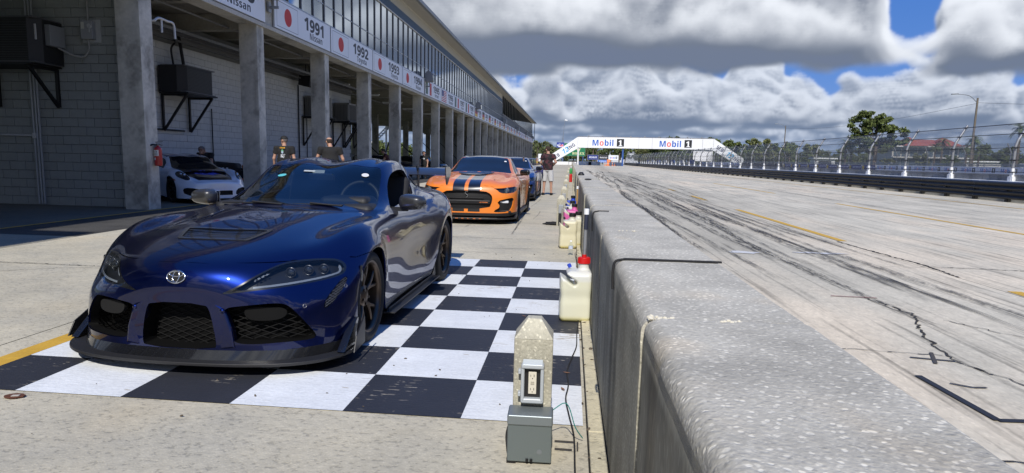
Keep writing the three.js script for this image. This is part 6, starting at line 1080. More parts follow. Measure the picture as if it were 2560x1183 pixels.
// ---------------------------------------------------------------- things along the pit wall
{
  // fuel jugs: waisted square jug, handle loop, cap
  const rb = (x, y, z, w, h, d, r) => { const a = Math.abs(x) - w + r, b = Math.abs(y) - h + r, c = Math.abs(z) - d + r; return Math.hypot(Math.max(a, 0), Math.max(b, 0), Math.max(c, 0)) + Math.min(Math.max(a, b, c), 0) - r; };
  const jugField = (x, y, z) => {
    const wst = 1 - 0.05 * Math.exp(-(((y - 0.205) / 0.045) ** 2)), top = smooth(0.36, 0.46, y);
    let d = rb((x - 0.028 * top) / wst, y - 0.205, z / wst, 0.128 - 0.022 * top, 0.205, 0.128 - 0.03 * top, 0.04);
    // sloping shoulder with the handle on the low side
    d = Math.max(d, (y - 0.455 - (x - 0.03) * 0.55) * 0.87);
    d = smin(d, Math.hypot(Math.hypot(x - 0.062, z) - 0.0, Math.max(0, Math.abs(y - 0.43) - 0.03)) - 0.042, 0.03);
    const hx = x + 0.055, hy = y - 0.345; const slot = rb(hx * 0.82 + hy * -0.57, hx * 0.57 + hy * 0.82, z, 0.068, 0.02, 0.3, 0.018);
    return -smin(-d, slot, 0.02);
  };
  const jugGeo = surfaceNet(jugField, [-0.16, -0.02, -0.16], [0.17, 0.51, 0.16], 0.0085), cap = (() => { const g = [lathe([[0, .052], [.044, .052], [.049, .047], [.049, 0.002], [.046, 0]], 40)]; for (let i = 0; i < 30; i++) { const a = i / 30 * 6.2832; g.push(place(new THREE.BoxGeometry(.004, .042, .005), .049 * Math.cos(a), .024, .049 * Math.sin(a), 0, -a, 0)); } return join(g); })();
  const vcap = place(lathe([[0, .03], [.014, .03], [.016, .026], [.016, 0]], 14), 0, 0, 0);
  const plasticNat = (c) => phys(c, 0.38, 0, { transmission: 0.25, thickness: 0, clearcoat: 0.3, clearcoatRoughness: 0.3 });
  const jug = (label, x, f, turn, body, capMat, vmat, group) => { const t = thing('fuel_jug', label, 'fuel jug', P3(x, 0.006, f), turn, group); part('body', jugGeo, body, t); const c = part('cap', cap, capMat, t); c.position.set(.062, .462, 0); const v = part('vent_cap', vcap, vmat, t); v.position.set(-.045, .42, -.05); v.rotation.z = .5; return t; };
  const red = std([.55, .012, .012], .4), blk = std([.012, .012, .013], .45);
  // the natural jugs show the fuel inside: lower body tinted yellow
  const natural = (label, x, f, turn, capMat, vmat, fuel, milky) => {
    const t = jug(label, x, f, turn, plasticNat(milky), capMat, vmat);
    const b = t.children[0], g = jugGeo.clone(); tint(g, (px_, y) => { const k = smooth(fuel + .012, fuel - .012, y), low = smooth(0.06, 0.0, y) * k; return [lerp(1, .99, k) * (1 - .06 * low), lerp(1, .97, k) * (1 - .13 * low), lerp(1, .82, k) * (1 - .6 * low)]; }); b.geometry = g; b.material = b.material.clone(); b.material.vertexColors = true; return t;
  };
  const j1 = natural('nearest white fuel jug with red cap and clear hose, half full, on the checkered line', .072, 5.43, 0.05, red, std([.02, .06, .5], .4), .33, [.82, .83, .78]);
  part('hose', join([rod(V(.062, .51, 0), V(.064, .58, 0), .012), rod(V(.064, .575, 0), V(.066, .86, 0), .0135, .0135, 14)]), phys([.5, .52, .55], .15, 0, { transmission: .6, thickness: 0 }), j1); part('hose_sleeve', rod(V(.066, .74, 0), V(.067, .865, 0), .017, .017, 14), std([.03, .035, .06], .4), j1); part('hose_tip', rod(V(.067, .86, 0), V(.067, .905, 0), .021, .021, 14), std([.8, .8, .8], .5), j1); part('hose_collar', rod(V(.062, .505, 0), V(.062, .535, 0), .018), red, j1);
  natural('white black-capped fuel jug in front of its twin, beyond the checkered line', -.01, 9.97, 0.1, blk, blk, .40, [.78, .75, .64]);
  natural('second white jug with black cap, mostly hidden behind its twin', .085, 10.3, 0.25, blk, blk, .40, [.76, .74, .66]);
  const pink = jug('pink fuel jug with black cap standing against the pit wall', .03, 12.1, 0.1, plasticNat([.72, .14, .42]), blk, blk); part('hose', join([rod(V(.10, .3, .0), V(.105, .78, 0), .012)]), std([.45, .25, .08], .5), pink); part('hose_tip', rod(V(.105, .78, 0), V(.105, .83, 0), .02), mat.white, pink);
  const pk2 = natural('white fuel jug with black cap between the pink and the blue jug', .0, 13.0, 0.3, blk, blk, .3, [.78, .77, .72]); void pk2;
  jug('bright blue fuel jug with black cap, farthest of the jugs', .015, 14.9, 0.1, phys([.01, .05, .42], .35, 0, { clearcoat: .4 }), blk, blk);
  // water bottle
  { const t = thing('water_bottle', 'small clear plastic water bottle standing beside the black capped jug', 'bottle', P3(.04, 0.004, 9.2)); const clear = phys([.92, .95, .97], .03, 0, { transmission: 1, thickness: 0, ior: 1.3 }); part('body', lathe([[0, .002], [.028, 0], [.032, .01], [.031, .05], [.0325, .06], [.031, .07], [.0325, .11], [.03, .135], [.016, .165], [.0125, .172], [.0125, .185]], 24), clear, t); part('label', new THREE.CylinderGeometry(.0328, .0328, .04, 24, 1, true).translate(0, .105, 0), std([.5, .55, .68], .5), t); part('cap', lathe([[0, .2], [.014, .2], [.0145, .185], [.0145, .183]], 16), std([.8, .82, .84], .4), t); }
  // outlet posts
  const post = (label, x, f, turn, near) => {
    const t = thing('outlet_post', label, 'outlet post', P3(x, 0, f), turn);
    const w = .085, h = .52, g = [bx(-w, -.03, -w, w, h, w, .006)];
    const P = [[-w, h, -w], [w, h, -w], [w, h, w], [-w, h, w]], c = [-.0, .615, 0], q = .03, T = [[-q, .60, -q], [q, .60, -q], [q, .60, q], [-q, .60, q]]; void c;
    for (let i = 0; i < 4; i++) { const a = P[i], b = P[(i + 1) % 4], d = T[(i + 1) % 4], e = T[i]; g.push(boxUV(quad(b, a, e, d))); } g.push(boxUV(quad(T[3], T[2], T[1], T[0])));
    const pm = part('post', tint(join(g), (px_, y, z) => { const k = .92 + .3 * fbm(px_ * 14, y * 14, z * 14, 3) + (y > .52 ? .18 : 0); return [k, k, k * .94]; }), mat.shell, t); void pm;
    const gm = std([.34, .36, .38], .5, .35);
    if (near) {
      const b = new THREE.Group(); b.name = 'switch_box'; t.add(b);
      part('box', join([bx(-.098, .01, .086, .092, .205, .205, .006)]), std([.17, .20, .20], .42, .5), b); part('lid', bx(-.1, .175, .087, .094, .222, .212, .008), std([.22, .25, .26], .4, .5), b);
      part('knockout', new THREE.CylinderGeometry(.011, .011, .002, 16).rotateX(Math.PI / 2).translate(.04, .06, .206), std([.2, .22, .23], .5, .4), b); part('bolt', join([.0, .018].map((d) => new THREE.CylinderGeometry(.006, .006, .012, 8).translate(-.012 + d, .022, .208))), mat.blackMetal, b);
      part('foot', bx(-.10, .0, .09, -.06, .02, .2), mat.blackMetal, b);
      const o = new THREE.Group(); o.name = 'outlet_cover'; t.add(o); const oy = .335;
      part('frame', join([bx(-.05, oy - .085, .086, -.034, oy + .085, .135, .006), bx(.034, oy - .085, .086, .05, oy + .085, .135, .006), bx(-.05, oy + .066, .086, .05, oy + .088, .14, .008), bx(-.05, oy - .09, .086, .05, oy - .066, .135, .008)]), std([.42, .45, .47], .4, .1), o);
      part('lid', place(bx(-.044, 0, 0, .044, .012, .05, .004), 0, oy + .088, .09, .25), phys([.5, .55, .58], .25, 0, { clearcoat: .5 }), o); for (const d of [.05, -.05]) part('hinge', bx(-.062, oy + d - .01, .1, -.05, oy + d + .01, .13, .003), std([.42, .45, .47], .4, .1), o);
      part('plate', bx(-.035, oy - .068, .088, .035, oy + .068, .112, .003), mat.blackPlastic, o); part('receptacle', bx(-.0175, oy - .05, .113, .0175, oy + .05, .119, .002), std([.62, .58, .48], .45), o);
      const slots = []; for (const s of [-1, 1]) slots.push(bx(-.0085, oy + s * .03 - .002, .1195, -.0065, oy + s * .03 + .007, .1205), bx(.0055, oy + s * .03 - .003, .1195, .008, oy + s * .03 + .008, .1205), bx(-.0015, oy + s * .03 - .012, .1195, .002, oy + s * .03 - .008, .1205)); part('slot', join(slots), mat.dark, o); part('test_button', join([bx(-.008, oy + .001, .1195, .008, oy + .006, .121), bx(-.008, oy - .007, .1195, .008, oy - .002, .121)]), std([.4, .37, .3], .5), o);
      part('conduit', tube([V(-.09, .16, .1), V(-.108, .08, .09), V(-.10, .015, .12)], .006), mat.rubber, t); part('ground_wire', tube([V(.09, .17, .0), V(.15, .2, -.02), V(.2, .08, -.03), V(.235, .02, -.06)], .0025), std([.02, .22, .2], .5), t);
    } else { part('cover', bx(-.05, .25, .086, .05, .42, .15, .01), gm, t); part('conduit_box', bx(-.05, .03, .086, .05, .25, .15, .01), mat.rubber, t); }
    return t;
  };
  post('concrete outlet post with an open socket and grey switch box in the foreground', -.135, 2.93, .02, true);
  const p2 = post('second outlet post with a white covered socket, beside the jugs', -.16, 13.4, 0, false); void p2;
  [[17.9, 'third outlet post from the front, past the blue jug'], [24.5, 'fourth outlet post from the front along the pit wall'], [31.5, 'fifth outlet post from the front along the pit wall'], [45, 'sixth outlet post from the front along the pit wall'], [60, 'farthest outlet post that can be made out along the pit wall']].forEach(([f, l]) => dup(p2, P3(-.15, 0, f), 0, l));
  // low concrete bench-like footing by the second post
  // extinguishers further along
  const ext = thing('fire_extinguisher', 'red extinguisher with green band standing far along the pit wall', 'fire extinguisher', P3(.02, 0, 40)); part('cylinder', lathe([[0, 0], [.08, 0], [.09, .02], [.09, .42], [.06, .5], [0, .5]], 16), phys([.5, .02, .02], .35, 0, {}), ext); part('band', lathe([[.06, .5], [.09, .5], [.09, .72], [.07, .8], [0, .8]], 16), std([.04, .3, .08], .5), ext); part('head', lathe([[0, .8], [.05, .8], [.06, .92], [0, .95]], 12), std([.5, .5, .48], .5), ext);
  // the cable along the gutter, with dry leaves
  tag((() => { const m = new THREE.Mesh(tube([[.066, 2.2], [.062, 2.68], [.058, 3.06], [.035, 3.3], [.017, 3.54], [.03, 3.75], [.022, 4.03], [.05, 4.3], [.082, 4.58], [.09, 5.0], [.109, 5.42], [.12, 6.2], [.105, 7.1], [.12, 8.2], [.1, 9.3]].map(([x, f], i) => P3(x, .0085 + .002 * Math.sin(i * 2), f)), .0045, 6, 160), mat.rubber); m.name = numbered('cable'); scene.add(m); return m; })(), 'thin black cable lying along the gutter from the foreground past the jugs', 'cable');
  const leafS = new THREE.Shape(); leafS.moveTo(0, -.03); leafS.quadraticCurveTo(.022, -.005, 0, .035); leafS.quadraticCurveTo(-.022, -.005, 0, -.03); const leafG = new THREE.ShapeGeometry(leafS, 6); { const p = leafG.attributes.position; for (let i = 0; i < p.count; i++) p.setZ(i, .01 * Math.abs(p.getX(i)) / .01 * .6 + 8 * p.getY(i) ** 2); leafG.computeVertexNormals(); leafG.rotateX(-Math.PI / 2); }
  const brown = std([.24, .12, .06], .8, 0, { side: THREE.DoubleSide });
  [[.02, 3.98, 1.3, 'dry leaf on the cable, nearest to the outlet post'], [.0, 3.68, .4, 'dry leaf under the cable'], [-.34, 5.42, .9, 'brown leaf on a black square left of the jug'], [.16, 5.1, 2, 'small leaf in the gutter behind the jug'], [.13, 4.3, 2.6, 'leaf at the edge of the gutter']].forEach(([x, f, a, l]) => { const m = new THREE.Mesh(leafG, brown); m.name = numbered('dry_leaf'); m.position.set(x, .009, -f); m.rotation.y = a; m.scale.setScalar(.75); tag(m, l, 'leaf'); scene.add(m); });
  // flakes and grit in the gutter
  const rnd = mulberry(31), grit = []; for (let i = 0; i < 140; i++) { const f = 2 + rnd() * 8, s = .003 + rnd() * .006; grit.push(place(new THREE.IcosahedronGeometry(1, 0), .1 + rnd() * .12, .012 + (rnd() > .5 ? .012 : 0), -f, rnd() * 3, rnd() * 3, 0, s * (1 + rnd() * 2), s * .4, s)); } for (let i = 0; i < 80; i++) { const s = .002 + rnd() * .004; grit.push(place(new THREE.IcosahedronGeometry(1, 0), -3 + rnd() * 3, .008, -(2.3 + rnd() * 7), rnd() * 3, rnd() * 3, 0, s * 2, s * .6, s)); } const gg = structure('grit', join(grit), std([.09, .07, .05], .9)); gg.userData.kind = 'stuff';
  // rusty plate set in the ground
  { const t = thing('rusty_plate', 'small rusty iron plate set in the concrete at lower left', 'plate', P3(-2.87, .006, 3.09), .15); const pts = []; for (let i = 0; i < 18; i++) { const a = i / 18 * 6.2832; pts.push([.052 * Math.cos(a) * (1 + .2 * noise3(Math.cos(a) * 2, Math.sin(a) * 2, 3)), .034 * Math.sin(a) * (1 + .25 * noise3(Math.cos(a) * 2, Math.sin(a) * 2, 7))]); } const g = extrude(pts, .006, .001); g.rotateX(-Math.PI / 2); part('plate', g, std([.1, .035, .018], .9), t); const b = extrude([[-.006, -.02], [.03, -.014], [.03, .004], [-.006, 0]], .003); b.rotateX(-Math.PI / 2); b.translate(0, .0065, 0); part('worn_spot', b, std([.45, .42, .36], .9), t); }
  // conduit strap marks by the near post
  tag((() => { const m = new THREE.Mesh(join([bx(-.03, .006, -2.975, .06, .011, -2.968), bx(-.028, .006, -2.89, .05, .011, -2.883), bx(.072, .006, -2.97, .078, .011, -2.885)]), std([.05, .045, .04], .8)); m.name = numbered('iron_frame'); scene.add(m); return m; })(), 'thin iron frame of a cover set in the ground right of the outlet post', 'frame');
  // black netting heaped beside the second post
  { const pts = []; for (let i = 0; i < 60; i++) { const a = i * 2.4, r = .03 + .16 * (i / 60); pts.push(P3(-.3 + r * Math.cos(a) * 1.2, .02 + .025 * (1 - i / 60) + .012 * Math.sin(i * 5), 13.5 + r * Math.sin(a))); } const m = new THREE.Mesh(tube(pts, .012, 5, 240), mat.rubber); m.name = numbered('cord_heap'); tag(m, 'heap of black cord lying on the concrete left of the second outlet post', 'cord'); scene.add(m); }
  // straps over the wall
  const strap = (f, x1, w, down, label) => { const m = new THREE.Mesh(join([bx(.24, .876, -f - w, x1, .884, -f + w, .002), tube([P3(.245, .879, f), P3(.205, .868, f - .005), P3(.196, .83, f - .012), P3(.197, .83 - down, f - .02)], .006, 6, 20)]), mat.rubber); m.name = numbered('strap'); tag(m, label, 'strap'); scene.add(m); };
  strap(2.9, .648, .008, .08, 'nearest black strap laid across the top of the pit wall'); strap(5.66, .33, .004, .12, 'second thin black strap hooked over the edge of the pit wall');
  const lump = (x, f, g, l) => { const m = new THREE.Mesh(g, mat.blackPlastic); m.name = numbered('black_cap'); m.position.set(x, .874, -f); tag(m, l, 'cap'); scene.add(m); };
  lump(.3, 19.2, lathe([[0, .09], [.05, .09], [.07, .05], [.09, .04], [.09, 0]], 14), 'black knob standing on the pit wall, farther one'); lump(.38, 14.7, place(new THREE.SphereGeometry(.06, 12, 8), 0, .015, 0, 0, 0, 0, 1.3, .3, .7), 'flat black object lying on the pit wall, nearer one'); lump(.44, 150, bx(-.9, 0, -.2, .9, .25, .2, .05), 'dark object on the far end of the pit wall');
  // things beside the white car
  { const t = thing('equipment_case', 'black covered equipment case with a small checkered panel by the garage wall', 'case', P3(-11.2, 0, 21.1), .1); part('cover', place(new RoundedBoxGeometry(1.25, .8, .6, 3, .12), 0, .42, 0), std([.012, .012, .014], .8), t); part('lid', place(new RoundedBoxGeometry(.9, .3, .5, 3, .1), -.05, .85, 0, 0, 0, -.06), std([.014, .014, .016], .7), t); const w = [], k = []; for (let i = 0; i < 4; i++) for (let j = 0; j < 4; j++) ((i + j) % 2 ? w : k).push(bx(-.05 + i * .065, .62 + j * .055, .305, .012 + i * .065, .672 + j * .055, .312)); part('white_check', join(w), mat.white, t).userData.kind = 'stuff'; part('black_check', join(k), mat.blackPlastic, t).userData.kind = 'stuff'; }
  { const t = thing('tool_bag', 'orange and black bag standing on a dark cart beside the second column', 'bag', P3(-10.5, 0, 21)); part('cart', place(new RoundedBoxGeometry(.35, .75, .35, 2, .05), 0, .38, 0), mat.blackPlastic, t); part('bag', place(new RoundedBoxGeometry(.2, .2, .2, 3, .07), -.03, .86, 0, .2, .3, .15), std([.45, .14, .02], .7), t); part('handle', place(new THREE.TorusGeometry(.06, .015, 6, 14), -.04, .98, 0), mat.rubber, t); }
}
// ---------------------------------------------------------------- right side of the track: guard rail, wall, catch fences
const withTexGrey = withTex(TEX.cast, [2, 2], { bump: 0.004, color: [.75, .78, .84] });
const meshTex = (() => { // diamond wire netting, one diamond per tile, wires as opacity
  const n = 64, d = new Uint8Array(n * n * 4); for (let j = 0; j < n; j++) for (let i = 0; i < n; i++) { const u = i / n, v = j / n, a = Math.min(Math.abs(u - v), Math.abs(u + v - 1), Math.abs(u - v - 1), Math.abs(u - v + 1), Math.abs(u + v - 2), Math.abs(u + v)) / Math.SQRT2, k = (j * n + i) * 4; d[k] = d[k + 1] = d[k + 2] = 255 * smooth(0.085, 0.035, a); d[k + 3] = 255; }
  const t = new THREE.DataTexture(d, n, n); t.wrapS = t.wrapT = THREE.RepeatWrapping; t.magFilter = THREE.LinearFilter; t.needsUpdate = true; return t;
})();
const netMat = new THREE.MeshStandardMaterial({ color: lin(.3, .31, .32), roughness: .5, metalness: .5, alphaMap: meshTex, transparent: true, side: THREE.DoubleSide });
function fenceSection(t, F0, F1, prof, mesh) { // curtain following the post profile [[dx, y], ...]
  const pos = [], uv = [], idx = []; let s = [0]; for (let i = 1; i < prof.length; i++) s.push(s[i - 1] + Math.hypot(prof[i][0] - prof[i - 1][0], prof[i][1] - prof[i - 1][1]));
  prof.forEach(([dx, y], i) => { pos.push(dx, y, -F0, dx, y, -F1); uv.push(F0 / mesh, s[i] / mesh, F1 / mesh, s[i] / mesh); if (i) { const k = (i - 1) * 2; idx.push(k, k + 1, k + 2, k + 1, k + 3, k + 2); } });
  const g = new THREE.BufferGeometry(); g.setAttribute('position', new THREE.Float32BufferAttribute(pos, 3)); g.setAttribute('uv', new THREE.Float32BufferAttribute(uv, 2)); g.setIndex(idx); g.computeVertexNormals(); return part('netting', g, netMat, t);
}
{
  // guard rail: two black W beams on short posts
  const rail = thing('guard_rail', 'long black double guard rail along the far side of the track', 'guard rail'), bm = std([.014, .014, .015], .5, .2);
  const wprof = (y) => [[16.86, y], [16.80, y + .02], [16.775, y + .06], [16.79, y + .095], [16.83, y + .13], [16.845, y + .155], [16.83, y + .18], [16.79, y + .215], [16.775, y + .25], [16.80, y + .29], [16.86, y + .31]];
  const beam = (y, F0, F1) => { const p = wprof(y), pos = [], idx = []; p.forEach(([x, yy], i) => { pos.push(x, yy, -F0, x, yy, -F1); if (i) { const k = (i - 1) * 2; idx.push(k, k + 2, k + 1, k + 1, k + 2, k + 3); } }); let g = new THREE.BufferGeometry(); g.setAttribute('position', new THREE.Float32BufferAttribute(pos, 3)); g.setIndex(idx); g = g.toNonIndexed(); g.computeVertexNormals(); return toCreasedNormals(g, 1.0); };
  for (let f = -4; f < 216; f += 4.3) { part('beam', beam(.45, f, f + 4.29), bm, rail); part('beam', beam(.11, f, f + 4.29), bm, rail); }
  const ends = []; for (let f = -4; f < 216; f += 2.15) ends.push(bx(16.865, -.02, -f - .06, 16.98, .74, -f + .06), bx(16.80, .42, -f - .05, 16.87, .47, -f + .05), bx(16.82, -.02, -f - .08, 16.9, .12, -f + .08)); part('rail_post', join(ends), mat.blackMetal, rail).userData.kind = 'stuff';
  // grey concrete wall with a white ledge
  const w = thing('track_wall', 'grey concrete track wall with a white painted ledge behind the guard rail', 'wall');
  for (let f = -4; f < 216; f += 8.6) { part('ledge', tint(bx(16.99, 0, -f - 8.59, 17.36, .80, -f, .012), () => [1, 1, 1]), mat.whitePaint, w); part('wall_panel', bx(17.36, 0, -f - 8.59, 17.55, 1.06, -f, .01), withTexGrey, w); }
  // catch fence
  const fence = thing('catch_fence', 'tall wire catch fence with bent galvanised posts on the grey track wall', 'fence');
  const prof = [[17.46, .9], [17.46, 1.5], [17.46, 2.15], [17.52, 2.38], [17.68, 2.7], [17.94, 3.12]];
  const pz = []; for (let f = 11.5; f < 222; f += 4.33) pz.push(f);
  const postGeo = join([rod(V(0, .95, 0), V(0, 2.18, 0), .06, .056, 10), rod(V(0, 2.15, 0), V(.07, 2.42, 0), .056, .055, 10), rod(V(.065, 2.4, 0), V(.48, 3.18, 0), .055, .05, 10)]), clampGeo = (() => { const g = []; for (const [x, y] of [[0, 1.15], [0, 1.62], [0, 2.1], [.2, 2.66], [.42, 3.07]]) g.push(place(new THREE.TorusGeometry(.075, .018, 5, 12), x, y, 0, Math.PI / 2, 0, 0), rod(V(x - .03, y, -.16), V(x - .03, y, .16), .022)); return join(g); })(), baseGeo = join([bx(-.1, .78, -.12, .1, .98, .12, .02), rod(V(0, .95, 0), V(0, 1.3, 0), .085, .07, 10)]);
  for (const f of pz) { const p = part('fence_post', postGeo, mat.galv, fence), c = part('clamps', clampGeo, mat.blackMetal, fence), b = part('post_base', baseGeo, mat.white, fence); c.userData.kind = 'stuff'; for (const o of [p, c, b]) o.position.set(17.28, 0, -f); }
  for (let i = 0; i < pz.length - 1; i++) fenceSection(fence, pz[i], pz[i + 1], prof.map(([x, y]) => [x - .12, y]), .062);
  for (const [x, y, r] of [[17.22, 1.15, .012], [17.22, 1.62, .012], [17.22, 2.1, .012], [17.45, 2.66, .014], [17.68, 3.07, .016]]) part('cable', rod(P3(x, y, 8), P3(x, y, 220), r, r, 5), mat.blackMetal, fence);
  // main straight beyond, then the second wall with banners and its fence
  structure('main_straight', tint(sheet(17.56, 32.5, -330, 60, 8, 60, -.01, 1), (x, y, z) => { const k = 5.4 + 1.2 * fbm(x * .3, 0, z * .05, 3); return [k, k * .97, k * .9]; }), mat.asphalt);
  const w2 = thing('far_wall', 'white wall on the far side of the main straight', 'wall'); for (let f = 0; f < 330; f += 10) part('wall_panel', bx(33, 0, -f - 9.98, 33.3, .82, -f, .01), f > 75 ? mat.white : std([.6, .61, .62], .8), w2);
  const ban = (f0, f1, m, label, cat = 'banner') => { const t = thing('wall_banner', label, cat, P3(32.98, .84, (f0 + f1) / 2)); const L = f1 - f0, g = new THREE.PlaneGeometry(L, .52); g.rotateY(-Math.PI / 2); g.translate(-.025, .27, 0); part('print', g, m, t); part('backing', bx(-.02, 0, -L / 2, .02, .54, L / 2, .006), mat.white, t); };
  const mob = (g, w_, h) => { g.fillStyle = '#1d4a9e'; g.textBaseline = 'middle'; g.textAlign = 'left'; g.font = `bold ${h * .8}px sans-serif`; let x = w_ * .06; for (const [ch, c] of [['M', '#1d55ad'], ['o', '#d9655f'], ['bil', '#1d55ad']]) { g.fillStyle = c; g.fillText(ch, x, h * .52); x += g.measureText(ch).width; } x += h * .2; g.fillStyle = '#1c1e22'; g.fillRect(x, h * .17, h * .66, h * .68); g.fillStyle = '#eef1f5'; g.font = `900 ${h * .64}px sans-serif`; g.textAlign = 'center'; g.fillText('1', x + h * .33, h * .54); };
  const mobM = print(256, 64, (g, w_, h) => { g.fillStyle = '#dfe3ec'; g.fillRect(0, 0, w_, h); mob(g, w_, h); }), micM = print(256, 64, (g, w_, h) => { g.fillStyle = '#26326f'; g.fillRect(0, 0, w_, h); g.fillStyle = '#d8b93c'; g.beginPath(); g.arc(26, 30, 20, 0, 7); g.fill(); g.fillRect(10, 40, 32, 20); g.fillStyle = '#e6e9f2'; fitText(g, 'MICHELIN', 155, 34, 34, 170, 'italic bold'); }), dkM = print(256, 64, (g, w_, h) => { g.fillStyle = '#25272d'; g.fillRect(0, 0, w_, h); g.fillStyle = '#9a9da5'; fitText(g, 'WEATHERTECH', 128, 34, 26, 200, 'italic bold'); });
  for (let i = 0; i < 12; i++) ban(46 + i * 2.65, 46 + i * 2.65 + 2.6, mobM, `white far wall banner with blue and red lettering, ${ORD[i + 1]} from the right edge`);
  for (let i = 0; i < 9; i++) ban(78 + i * 3.6, 78 + i * 3.6 + 3.5, micM, `navy far wall banner with yellow figure and white lettering, ${ORD[i + 1]} from the right`);
  for (let i = 0; i < 6; i++) ban(110.6 + i * 4.3, 110.6 + i * 4.3 + 4.2, dkM, `black far wall banner with grey lettering, ${ORD[i + 1]} from the right`);
  for (let i = 0; i < 8; i++) ban(137 + i * 5, 137 + i * 5 + 4.9, mobM, `distant white far wall banner, ${ORD[i + 1]} left of the black ones`);
  const f2 = thing('second_fence', 'second wire fence with bent posts on the white far wall', 'fence'); const p2 = join([rod(V(0, .8, 0), V(0, 2.5, 0), .05), rod(V(0, 2.5, 0), V(-.35, 3.2, 0), .05)]), z2 = []; for (let f = 38; f < 320; f += 6.1) z2.push(f);
  for (const f of z2) { const p = part('fence_post', p2, mat.galv, f2); p.position.set(33.5, 0, -f); }
  for (let i = 0; i < z2.length - 1; i += 2) fenceSection(f2, z2[i], z2[Math.min(i + 2, z2.length - 1)], [[33.45, .85], [33.45, 2.5], [33.1, 3.2]], .075);
  part('rail', join([rod(P3(33.5, 1.5, 38), P3(33.5, 1.5, 320), .03), rod(P3(33.5, 2.4, 38), P3(33.5, 2.4, 320), .02)]), mat.galv, f2);
  // third low fence and parked traffic beyond
  const f3 = thing('low_fence', 'low chain link fence beyond the second catch fence', 'fence'); for (let f = 40; f < 200; f += 10) { fenceSection(f3, f, f + 10, [[45, 0], [45, 1.7]], .08); part('fence_post', rod(P3(45, 0, f), P3(45, 1.75, f), .04), mat.galv, f3); } part('rail', rod(P3(45, 1.72, 40), P3(45, 1.72, 200), .03), mat.galv, f3);
  // tall white panels at the wall near the gantry
  for (let i = 0; i < 7; i++) { const blue = i % 2 === 0, t = thing('barrier_board', `${blue ? 'blue' : 'white'} board on the track wall towards the bridge, ${ORD[i + 1]} from the nearest`, 'board', P3(18.6, .9, 108 + i * 10)); part('board', bx(-.05, 0, -2.2, .05, .75, 2.2, .01), blue ? std([.06, .13, .4], .6) : mat.white, t); part('frame', bx(-.06, .75, -2.25, .06, .8, 2.25), mat.galv, t); }
}
